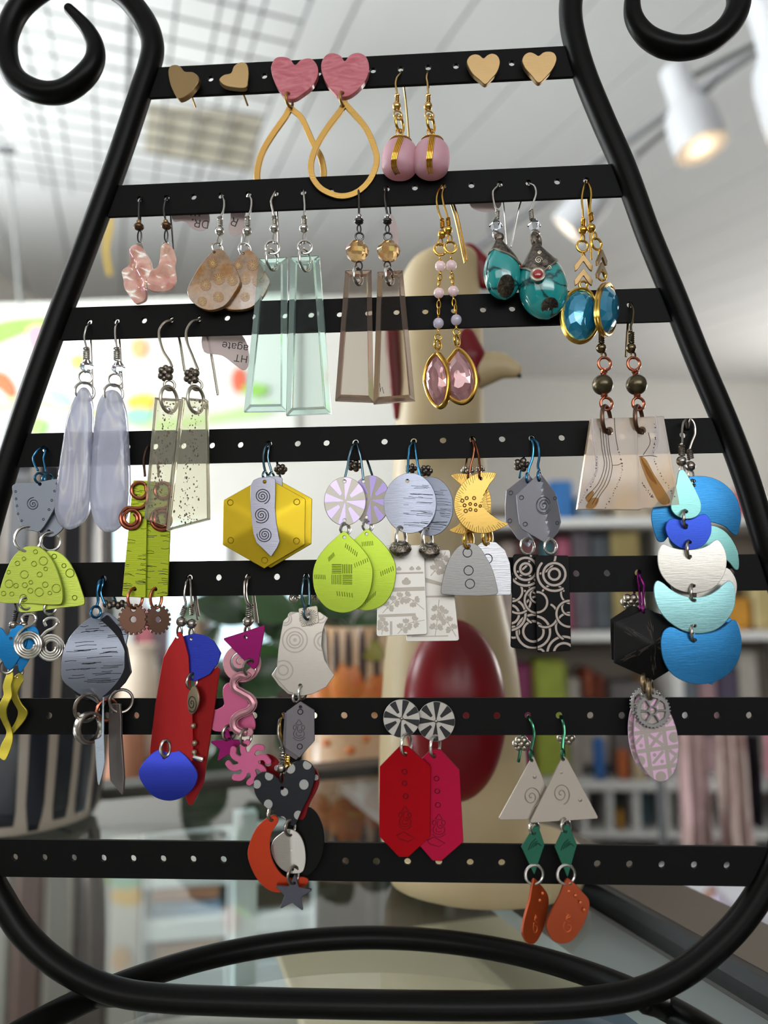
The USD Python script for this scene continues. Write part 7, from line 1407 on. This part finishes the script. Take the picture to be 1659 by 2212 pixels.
SP = spline(np.array(X2([(565, 915), (530, 950), (470, 945), (420, 985), (425, 1050), (490, 1095), (555, 1135), (582, 1190), (550, 1240), (470, 1275), (420, 1320), (425, 1390), (490, 1430), (550, 1425)])), 8); g = LineString(SP).buffer(8.6); c = g.centroid; pl = Plane(c.x, c.y, -.0064, 0, 0); plate(o, 'snake', g, a_rose, pl, 1.2, [(532, 1456, 3.2), (530, 1580, 3)], 'rose coloured wavy snake')
part('snake_ridge', tube(pl.on(SP[4:-4], .0005), .0011, k=8, flat=1.0), a_rose, o)
link(o, None, 531, 1576, 531, 1608, steel, -7.2, .5, 12, 55)
arms = []
ctr = (536.7, 1647)
G8 = circ(*ctr, 22)
for k in range(8):
    a = k*2*np.pi/8-1.2; P = [(ctr[0]+math.cos(a+q)*r_, ctr[1]+math.sin(a+q)*r_) for r_, q in ((16, 0), (28, 0), (37, .12), (43, .36))]; G8 = G8.union(LineString(spline(np.array(P), 6)).buffer(6.2))
plate(o, 'curly_sun', G8.buffer(-1).buffer(1.5), a_pinkp, Plane(*ctr, -.0068, 6, 0), 1.0, [(531, 1610, 3)], 'pink curly-armed sun charm')
o = earring('magenta_snake_earring', 'rose ring, pink heart and magenta star earring, behind its triangle-topped twin', (539, 1244), group='magenta and pink charm pair')
fish(o, (539, 1244), [(534, 1258), (533, 1284), (537, 1300)], 543, 1304, 1330, steel, -3.8, (552, 1342), .4, by=1341, bw=12, br=10, xe=539); eye(o, 539, 1350, 530, 1392, steel, -4, 8, .4)
g = circ(523, 1433, 41).difference(circ(521, 1431, 23)); plate(o, 'swirl_ring', g, a_rose, Plane(523, 1433, -.0040, 4, 0), 1.1, label='rose satin swirl ring'); g = LineString(np.array(spiral_px(519, 1430, 16, 1.4, 30, 2.5))).buffer(4.5); plate(o, 'swirl_core', g, a_rose, Plane(521, 1431, -.0041, 4, 0), 1.0)
g = px_poly(X2([(362, 1008), (328, 1050), (322, 1110), (332, 1195), (285, 1228), (250, 1242), (232, 1330), (234, 1402), (262, 1420), (430, 1418), (590, 1408), (602, 1345), (570, 1260), (540, 1175), (480, 1080), (430, 1020)]), 1, 4); c = g.centroid; plate(o, 'heart', g, a_pinkp, Plane(c.x, c.y, -.0036, -3, 0), .8, label='pink heart plate')
ring(o, 494, 1583, 15, steel, -4.4, 45, .5)
g = px_poly(star(492, 1612, 40, 17, 5, -.35), 0).buffer(-2).buffer(5).buffer(-2.5); plate(o, 'star', g, a_mag, Plane(492, 1612, -.0046, 6, 0), .8, [(496, 1596, 3)], 'magenta star charm')
# silver pick shapes
a_pick = anod('pick_silver', (176, 170, 162), .42, brush=.15, metal=.8); a_pickp = anod('pick_print', (158, 152, 144), .5, metal=.75); a_tag = anod('graphite', (104, 100, 104), .42)
def figure_stamp(o, cx, cy, s_, mt, pl, t): # small seated curling-trunk emblem, as struck into several tags
    q = lambda P: [(cx+x*s_, cy+y*s_) for x, y in P]
    L = [q([(-6, -14), (-3, -18), (0, -22), (3, -18), (6, -14)]), q([(-7, -13), (0, -11), (7, -13)]), q([(-10, -10), (-12, -5), (-9, -1), (-6, -3), (-6, -9), (-10, -10)]), q([(10, -10), (12, -5), (9, -1), (6, -3), (6, -9), (10, -10)]), q([(-2, -9), (-3, -3), (-1, 3), (4, 5), (6, 1), (3, -1), (1, 1)]), q([(-8, 1), (-11, 6), (-9, 13), (-3, 16), (3, 16), (9, 13), (11, 6), (8, 1)]), q([(-5, 5), (-5, 10), (0, 12), (5, 10)]), q([(-12, 15), (-6, 20), (0, 21), (6, 20), (12, 15)])]
    stamp(o, 'stamped_emblem', [spline(np.array(P, float), 4) for P in L], mt, pl, t, .12)
o = earring('silver_pick_earring', 'pale silver concave-sided earring with square charm and graphite hexagon tag, front of its pair', (661, 1243), group='silver pick and graphite tag pair')
hook(o, (661, 1243), [(655, 1256), (652, 1284), (655, 1302)], (661, 1322), tteal, .44, None, -5.8)
g = px_poly(X2([(842, 478), (880, 440), (950, 405), (1050, 396), (1150, 402), (1222, 452), (1195, 500), (1172, 580), (1165, 690), (1192, 810), (1235, 880), (1276, 940), (1205, 1040), (1095, 1098), (1000, 1116), (885, 1082), (768, 950), (785, 880), (800, 720), (822, 580)]), 0, rnd=2).buffer(.1); c = g.centroid; pl = Plane(c.x, c.y, -.0062, 3, 0, poke(0, 0, 22, .9)); plate(o, 'plate', g, a_pick, pl, .7, [(649.5, 1480, 3.6)], 'pale silver concave-sided plate')
Ms = []
for x, y, rs in ((638, 1382, (4, 13, 19, 28)), (613, 1447, (12, 22)), (617, 1337, (10, 15)), (700, 1385, (14, 22)), (692, 1330, (10, 17))):
    for r_ in rs:
        q = circ(x, y, r_).difference(circ(x, y, r_-3 if r_ > 5 else .1)).intersection(g.buffer(-1.5))
        for z in getattr(q, 'geoms', [q]):
            if z.area > 5: Ms.append(slab_from(pl, z, .00005, .00001, h0=.00037))
part('ring_print', cat_(Ms), a_pickp, o, 'pale printed rings')
g = px_poly(X2([(966, 372), (1128, 348), (1142, 495), (992, 530)]), 0, rnd=4); c = g.centroid; pl = Plane(c.x, c.y, -.0072, 6, 0); plate(o, 'square_charm', g, pewter, pl, .9, [(666, 1333, 3.2)], 'small square sunray charm')
L = [[(666+5*math.cos(a), 1333+5*math.sin(a)), (666+(17+3*abs(math.sin(2*a)))*math.cos(a+.25), 1333+(17+3*abs(math.sin(2*a)))*math.sin(a+.25))] for a in np.arange(28)*2*np.pi/28]; stamp(o, 'sunray', L, silver, pl, .9, .14); link(o, None, 664, 1310, 666, 1337, tteal, -7.6, .45, 12, 55)
for x, d in ((634, 1), (684, -1)): part('scroll_bead', tube(pt(x, 1293, .002)+np.array([[math.cos(t)*.0016*(1-t/9), 0, math.sin(t)*.0016*(1-t/9)*1.0] for t in np.linspace(0, 7, 40)])*np.array([d, 1, 1]), .0006), pewter, o)
ring(o, 653, 1496, 14, silver, -6.8, 62, .45); ring(o, 640, 1506, 11, silver, -6, 58, .4)
g = px_poly(X2([(985, 1165), (1104, 1240), (1105, 1500), (975, 1646), (856, 1560), (864, 1252)]), 0, rnd=1.5); c = g.centroid; pl = Plane(c.x, c.y, -.0074, 4, 0); plate(o, 'tag', g, a_tag, pl, .8, [(649.5, 1527, 3.2)], 'graphite hexagon tag'); figure_stamp(o, 646, 1577, 1.05, anod('tag_groove', (84, 80, 86), .4), pl, .8); stamp_circles(o, 'stamped_circle', [(649, 1537, 5.5), (648, 1612, 5.5)], a_dkleaf, pl, .8, .17)
o = earring('silver_pick_earring', 'pale silver concave-sided earring lying behind its twin, only the rim showing', (663, 1243), group='silver pick and graphite tag pair')
hook(o, (663, 1243), [(667, 1258), (669, 1284)], (668, 1318), tteal, .44, None, -3.4)
g = px_poly(X2([(880, 420), (900, 400), (1160, 408), (1205, 600), (1215, 835), (1240, 930), (1140, 1080), (1000, 1122), (880, 1102), (800, 1030), (738, 940), (758, 910), (830, 800), (850, 600)]), 0, rnd=3); c = g.centroid; plate(o, 'plate', g, a_pick, Plane(c.x, c.y, -.0040, -5, 0), .7, label='pale silver concave-sided plate')
g = px_poly(X2([(965, 1185), (1080, 1260), (1085, 1500), (950, 1665), (830, 1590), (850, 1270)]), 0, rnd=1.5); c = g.centroid; plate(o, 'tag', g, a_tag, Plane(c.x, c.y, -.0052, -8, 0), .8, label='graphite hexagon tag')
# black hexagons with pink ovals
a_blkhex = mat('black_scuffed', (8, 7, 7), 0, .4, spec=.12, bump=(900, .3, .0001)); a_scuff = anod('scuff', (92, 82, 72), .5); a_pinkov = anod('oval_pink', (198, 160, 186), .45); a_ovg = anod('oval_grey', (156, 146, 140), .5); m_cog = mat('cog_pewter', (140, 138, 136), 1, .38, bump=(2000, .4, .0001))
def blackhex(lb, hole, mid, end, hexp, Y, yaw, ov, cog, scuffs, cogyaw, tail):
    o = earring('black_hexagon_earring', lb, hole, group='black hexagon and pink oval pair'); hook(o, hole, mid, end, tpurp, .46, tail, Y+.6); ring(o, end[0], end[1]+8, 9, tpurp, Y+.2, 66, .45)
    hx = np.array(hexp); C = hx.mean(0); pl = Plane(C[0], C[1], Y*MM, yaw, 0); pl.bend = hexbend(pl, C, hx, 3.2); plate(o, 'hexagon', px_poly(hexp, 0, rnd=3), a_blkhex, pl, .7, label='black faceted hexagon', smooth=10)
    rg_ = np.random.default_rng(4); L = []
    if scuffs:
        for k in range(6):
            v = hx[k]; 
            for q in range(9):
                t0 = rg_.uniform(.05, .6); p = C+(v-C)*t0+rg_.normal(0, 4, 2); e = p+(v-C)*rg_.uniform(.1, .33)+rg_.normal(0, 2, 2); L.append([p, (p+e)/2, e])
        stamp(o, 'scuff', L, a_scuff, pl, .7, .05)
    ring(o, cog[0]-4, cog[1]-46, 19, mat('antique_ring', (150, 132, 104), 1, .3), Y-2.4, 66, .7)
    c_ = math.cos(math.radians(cogyaw)); P = []
    for k in range(30):
        for q, r_ in ((-.3, .92), (-.2, 1), (.2, 1), (.3, .92)): a = 2*np.pi*(k+q)/30; P.append((cog[0]+cog[2]*r_*math.cos(a)*c_, cog[1]+cog[2]*r_*math.sin(a)))
    gg = px_poly(P, 0).difference(circ(*cog[:2], 7*c_, 7))
    for k in range(6):
        a = k*2*np.pi/6+.5; gg = gg.difference(Polygon([(cog[0]+c_*r_*math.cos(a+q), cog[1]+r_*math.sin(a+q)) for r_, q in ((12, -.25), (26, -.38), (27.5, 0), (26, .38), (12, .25))]).buffer(1.5))
    plate(o, 'cog', gg, m_cog, Plane(cog[0], cog[1], (Y-2.2)*MM, cogyaw, 0), 1.4, label='pewter spoked cog')
    x, y, rx, ry, rot = ov; g = circ(x, y, rx, ry, rot); pl = Plane(x, y, (Y-1.2)*MM, 3 if scuffs else -8, 0); plate(o, 'oval', g, a_pinkov, pl, .7, label='pink and grey printed oval')
    G_ = []; d = 40
    for i in range(-3, 4):
        G_.append(sbox(x+i*d-26, y-ry, x+i*d-17, y+ry)); G_.append(sbox(x-rx*1.5, y+i*d-24, x+rx*1.5, y+i*d-15))
        for j in range(-3, 4):
            cx, cy = x+i*d-1.5, y+j*d+.5; m_ = (i+2*j) % 3
            if m_ == 0: G_ += [LineString([(cx-12, cy-12), (cx+12, cy+12)]).buffer(3.6), LineString([(cx-12, cy+12), (cx+12, cy-12)]).buffer(3.6)]
            elif m_ == 1: G_.append(circ(cx, cy, 11.5))
            else: G_ += [LineString([(cx-11, cy+8), (cx+11, cy-12)]).buffer(3.2), circ(cx-7, cy-8, 4), circ(cx+7, cy+8, 4)]
    U = affinity.rotate(shapely.union_all(G_), -8, origin=(x, y)).intersection(g.buffer(-1)); part('lattice_print', cat_([slab_from(pl, z, .00005, .00001, h0=.00037) for z in getattr(U, 'geoms', [U]) if z.area > 4]), a_ovg, o, 'printed grey lattice, crosses and dots')
    return o
o = blackhex('black scuffed hexagon earring with pewter cog and pink lattice oval, front of its pair', (1381, 1236), [(1383, 1246), (1391, 1264), (1389, 1290)], (1391, 1308), [(1327, 1343), (1399, 1314), (1472, 1356), (1476, 1430), (1411, 1470), (1326, 1432)], -6.4, 4, (1417, 1597, 47, 92, -9), (1409, 1535, 39), True, 8, None)
o = blackhex('black hexagon earring with cog and pink oval, mostly hidden behind its scuffed twin', (1379, 1236), [(1378, 1250), (1382, 1280)], (1384, 1306), [(1318, 1338), (1364, 1308), (1440, 1330), (1450, 1410), (1400, 1452), (1320, 1424)], -3.4, -8, (1399, 1588, 42, 88, -6), (1396, 1520, 38), False, -18, (1366, 1316)); cluster(o, 1362, 1300, pewter, 1.5, 1.5, 6)
# ------------------------------------------------------------ bar 6: dotted heart cascade, red tags, triangles
a_bkheart = anod('black_satin', (24, 26, 32), .36, brush=.35, metal=.6); m_dot = mat('dot_grey', (150, 150, 148), .2, .5); a_dkred = anod('dark_red', (116, 14, 20), .36); a_orange = anod('burnt_orange', (160, 48, 18), .34, brush=.2); a_black = mat('plain_black', (7, 7, 7), 0, .4, spec=.12); a_starg = anod('star_graphite', (72, 72, 82), .4)
H3 = lambda P: Z(P, 480, 1500, 2.963)
o = earring('dotted_heart_earring', 'black dotted heart earring with orange crescent, silver disc and grey star, front of its pair', (607.6, 1547), group='dotted heart cascade pair')
fish(o, (607.6, 1547), [(602, 1562), (601, 1588), (608, 1606)], 610, 1614, 1648, steel, -5.6, None, .42, by=1659, bw=13, br=11.5, xe=609); eye(o, 610, 1668, 611, 1696, steel, -6, 9, .4)
g = px_poly(H3([(386, 562), (350, 520), (300, 493), (252, 495), (212, 530), (206, 570), (216, 630), (262, 695), (340, 758), (400, 788), (448, 832), (470, 830), (490, 790), (512, 738), (560, 645), (592, 550), (596, 495), (578, 445), (530, 416), (470, 428), (425, 465)]), 1, 5); pl = Plane(612, 1700, -.0064, 2, 0, poke(0, 0, 26, 1.2)); plate(o, 'heart', g, a_bkheart, pl, .7, [(611, 1700, 3.4), (590, 1750, 3), (627, 1776, 3)], 'black heart with pale dots')
Ms = []
for x, y, r_ in ((442, 468, 28), (305, 515, 25), (228, 568, 24), (527, 570, 28), (403, 617, 22), (300, 695, 26), (490, 765, 25), (388, 800, 24), (548, 445, 26)):
    X, Y_ = H3([(x, y)])[0]; q = circ(X, Y_, r_/2.963*1.05, r_/2.963*1.15).intersection(g.buffer(-.8))
    for hx_, hy_ in ((611, 1700), (590, 1750), (627, 1776)): q = q.difference(circ(hx_, hy_, 4))
    q = max(q.geoms, key=lambda z: z.area) if hasattr(q, 'geoms') else q
    if not q.is_empty: part('dot', slab_from(pl, q, .00006, .00001, h0=.00037), m_dot, o)
link(o, None, 590, 1744, 588, 1770, steel, -6.8, .5, 12, 55)
g = px_poly(H3([(340, 770), (300, 780), (222, 850), (178, 945), (166, 1010), (178, 1075), (232, 1182), (310, 1250), (400, 1262), (490, 1240), (548, 1205), (552, 1178), (520, 1162), (420, 1166), (352, 1105), (312, 1010), (316, 890), (362, 800)]), 1, 5); c = g.centroid; plate(o, 'crescent', g, a_orange, Plane(c.x, c.y, -.0062, 6, 0, poke(0, 0, 20, 1.0)), .7, [(587, 1770, 3)], 'burnt orange crescent')
link(o, None, 627, 1772, 627, 1802, steel, -7.4, .5, 13, 52)
g = px_poly(H3([(430, 862), (372, 896), (322, 945), (307, 1000), (332, 1075), (385, 1128), (450, 1146), (510, 1142), (530, 1090), (530, 1010), (512, 935), (480, 885)]), 1, 5); c = g.centroid; pl = Plane(c.x, c.y, -.0072, 2, 0); pl.bend = fold(pl, H3([(438, 880)])[0], H3([(450, 1140)])[0], .28); plate(o, 'disc', g, a_silv, pl, .6, [(627, 1804, 3), (632, 1878, 3)], 'silver folded disc', smooth=14)
link(o, None, 632, 1874, 635, 1906, steel, -8, .5, 13, 52)
g = px_poly([(x, y) for x, y in star(633.5, 1930, 44, 19, 5, -1.47)], 0).buffer(-2).buffer(4.5).buffer(-2.5); plate(o, 'star', g, a_starg, Plane(633.5, 1930, -.0080, 4, 0), .9, [(636, 1907, 3)], 'graphite star charm')
o = earring('dotted_heart_earring', 'dark red dotted heart earring with black disc, behind its black dotted twin', (609, 1547), group='dotted heart cascade pair')
fish(o, (609, 1547), [(606, 1562), (608, 1588)], 622, 1620, 1648, goldy, -3.6, None, .4, by=1655, bw=12, br=10, xe=620)
g = px_poly(H3([(420, 520), (380, 460), (340, 402), (290, 380), (250, 402), (248, 460), (270, 560), (340, 680), (440, 780), (520, 800), (560, 700), (612, 600), (622, 540), (606, 490), (560, 450), (480, 470)]), 1, 5); c = g.centroid; plh = Plane(c.x, c.y, -.0042, -6, 0); plate(o, 'heart', g, a_dkred, plh, .7, label='dark red heart')
for x, y, r_ in ((296, 440, 16), (355, 470, 16), (600, 530, 15)): X, Y_ = H3([(x, y)])[0]; part('dot', slab_from(plh, circ(X, Y_, r_/2.4).intersection(g.buffer(-1)), .00006, .00001, h0=.00037), m_dot, o)
plate(o, 'disc', circ(655, 1817, 46, 76, 2), a_black, Plane(655, 1817, -.0044, -4, 0), .7, [(650, 1752, 3)], 'plain black oval disc'); bead(o, 664, 1733, 8, pewter, -3.4, 'silver_bead')
a_bwd = anod('pinwheel_grey', (168, 164, 158), .45); a_bwb = anod('pinwheel_black', (18, 18, 20), .4, metal=.3); a_tagr = anod('tag_red', (142, 6, 16), .34, metal=.92); a_tagrg = anod('tag_red_groove', (86, 8, 14), .5); a_tagp = anod('tag_crimson', (156, 18, 52), .34, metal=.92); a_tagpg = anod('tag_crimson_groove', (96, 12, 34), .5)
def redtag(lb, hole, c, r, rng, P, mt_, mtg, circs, em, dia, Y, yaw, ph):
    o = earring('pinwheel_tag_earring', lb, hole, group='black and white pinwheel tag pair')
    part('post', tube([pt(c[0], c[1], Y*MM), pt(hole[0], hole[1], .003), pt(hole[0], hole[1], .007)], .0004), steel, o)
    pinwheel(o, 'disc', c[0], c[1], r[0], r[1], a_bwd, a_bwb, Y+1.6, yaw, 8, ph, .9, [(rng[0], rng[1]-22, 3.4)], 'black and white pinwheel stud disc'); bead(o, c[0], c[1], 4, pewter, Y+1.0, 'rivet', sub=2)
    ring(o, rng[0], rng[1], 22, silver, Y+.2, 62, .5)
    g = px_poly(P, 0, rnd=2); cc = g.centroid; pl = Plane(cc.x, cc.y, Y*MM, yaw*.3, 0); plate(o, 'tag', g, mt_, pl, .8, [(rng[0]-2, rng[1]+20, 4)], 'long hexagonal tag')
    stamp_circles(o, 'stamped_circle', [(x, y, 5.2) for x, y in circs], mtg, pl, .8, .17); figure_stamp(o, em[0], em[1], 1.15, mtg, pl, .8)
    stamp(o, 'stamped_diamond', [np.vstack([spline(np.array([(dia[0]-19, dia[1]-3), (dia[0]-4, dia[1]-10), (dia[0]+19, dia[1]+4), (dia[0]+6, dia[1]+11), (dia[0]-14, dia[1]+5)], float), 1, True)])], mtg, pl, .8, .15, closed=True)
redtag('red hexagonal tag earring under a black and white pinwheel stud, front of its pair', (868, 1552), (867.5, 1552), (39.5, 41), (878, 1608), H3([(1140, 326), (1190, 330), (1336, 462), (1332, 908), (1192, 1040), (1130, 1038), (1004, 905), (1008, 462)]), a_tagr, a_tagrg, [(874, 1666), (874, 1691), (876.5, 1719)], (875, 1766), (876, 1806), -5.6, 2, .25)
redtag('crimson hexagonal tag earring under a black and white pinwheel stud, behind the red one', (941, 1553), (942, 1558), (41, 43), (940, 1612), H3([(1340, 348), (1395, 350), (1520, 485), (1544, 942), (1402, 1066), (1346, 1062), (1262, 965), (1268, 420)]), a_tagp, a_tagpg, [(943, 1681), (944.7, 1708), (946, 1738)], (948, 1783), (942, 1817), -3.6, -4, .05)
a_tri = anod('warm_grey', (158, 148, 138), .4, metal=.7); a_trig = anod('warm_grey_groove', (140, 130, 120), .4); a_dgreen = anod('bottle_green', (14, 82, 62), .38, metal=.5, bump=(700, .3, .0002)); a_dgg = anod('bottle_green_groove', (10, 56, 44), .5); a_rust = anod('rust_orange', (146, 58, 20), .36, metal=.5); a_rustg = anod('rust_groove', (186, 96, 52), .4)
def tri(lb, hole, mid, end, P, Y, yaw, swirl, dots, rng, dia, big, drop, ddots, dyaw, em, tail, cl):
    o = earring('triangle_drop_earring', lb, hole, group='warm grey triangle pair'); hook(o, hole, mid, end, tgreen, .5, tail, Y+.4); ring(o, end[0]+1, end[1]+9, 10, tgreen, Y+.1, 66, .45); cluster(o, cl[0], cl[1], pewter, 2.4, 1.35, 6)
    g = px_poly(P, 0, rnd=2.5); c = g.centroid; pl = Plane(c.x, c.y, Y*MM, yaw, 0); plate(o, 'triangle', g, a_tri, pl, .8, [(end[0]+1, end[1]+20, 3.4), (rng[0]-2, rng[1]-14, 3.4)], 'warm grey triangle plate')
    stamp(o, 'stamped_spiral', [spiral_px(swirl[0], swirl[1], 20, 2.1, 60, .6, ry=24)], a_trig, pl, .8, .17)
    for x, y in dots: bead(o, x, y, 4.2, a_trig, Y-.3, 'stamped_dot', (1, .3, 1), 2)
    ring(o, rng[0], rng[1], 13, silver, Y-.4, 48, .45); ring(o, rng[0]+3, rng[1]+2, 11, silver, Y, 30, .4)
    g = px_poly(dia, 0, rnd=1.5); c = g.centroid; pl = Plane(c.x, c.y, (Y-.3)*MM, yaw, 0); plate(o, 'diamond', g, a_dgreen, pl, .8, [(rng[0]+2, rng[1]+14, 2.6)], 'bottle green diamond'); stamp(o, 'stamped_curve', [spline(np.array([(c.x-12+k*5, c.y+4-k*3), (c.x-6+k*5, c.y-10), (c.x+4+k*4, c.y-20+k*5)], float), 5) for k in range(4)], a_dgg, pl, .8, .15)
    ring(o, big[0], big[1], 20, silver, Y-.6, 14, .48)
    g = px_poly(drop, 1, 4); c = g.centroid; pl = Plane(c.x, c.y, (Y-.6)*MM, dyaw, 0); plate(o, 'drop', g, a_rust, pl, .9, [(big[0]+8, big[1]+19, 2.6)], 'rust orange drop plate')
    for x, y in ddots: bead(o, x, y, 3.2, a_rustg, Y-1.05, 'stamped_dot', (1, .3, 1), 2)
    stamp(o, 'stamped_emblem', [spline(np.array([(em[0]+x*em[2], em[1]+y) for x, y in q], float), 4) for q in ([(-2, -22), (6, -16), (-4, -10), (6, -4)], [(-6, -4), (-9, 8), (-2, 18), (6, 14), (7, 4), (1, 2)], [(-3, -14), (3, -20)])], a_rustg, pl, .9, .15)
B8 = lambda P: Z(P, 800, 1780, 1.931)
TT = lambda P: Z(P, 1020, 1200, 2.596)
tri('warm grey triangle earring with spiral, green diamond and narrow rust drop, left of its pair', (1141, 1549), [(1149, 1562), (1154, 1584), (1151, 1604)], (1147, 1622), TT([(335, 1128), (346, 1128), (482, 1462), (478, 1474), (155, 1482), (148, 1470)]), -4.6, 5, (1147, 1720), [(1155, 1678), (1113, 1739)], (1152, 1786), B8([(683, 8), (700, 8), (726, 85), (683, 212), (629, 95)]), (1154, 1889), B8([(681, 226), (700, 244), (738, 296), (735, 370), (714, 445), (682, 496), (655, 498), (634, 462), (636, 410), (662, 310)]), [(1146, 1945), (1139, 1972), (1172, 1930), (1166, 1945)], 38, (1154, 1996, .5), (1120, 1645), (1126, 1606))
tri('warm grey triangle earring with spiral, green diamond and broad rust drop, right of its pair', (1211, 1549), [(1217, 1562), (1219, 1584), (1216, 1600)], (1215, 1620), TT([(508, 1120), (532, 1140), (704, 1464), (700, 1474), (330, 1498), (324, 1488)]), -6.0, 2, (1211, 1714), [(1212, 1669), (1182, 1735), (1253, 1728)], (1220, 1782), B8([(810, 4), (830, 4), (861, 85), (822, 224), (768, 95)]), (1223, 1889), B8([(820, 226), (846, 242), (882, 280), (911, 318), (905, 372), (872, 445), (830, 490), (790, 496), (755, 478), (733, 425), (745, 380), (785, 300)]), [(1229, 1926), (1243, 1935), (1254, 1950), (1262, 1966), (1211, 1951), (1201, 1976), (1192, 1998)], 10, (1225, 1994, 1.0), (1218, 1620), (1222, 1594))
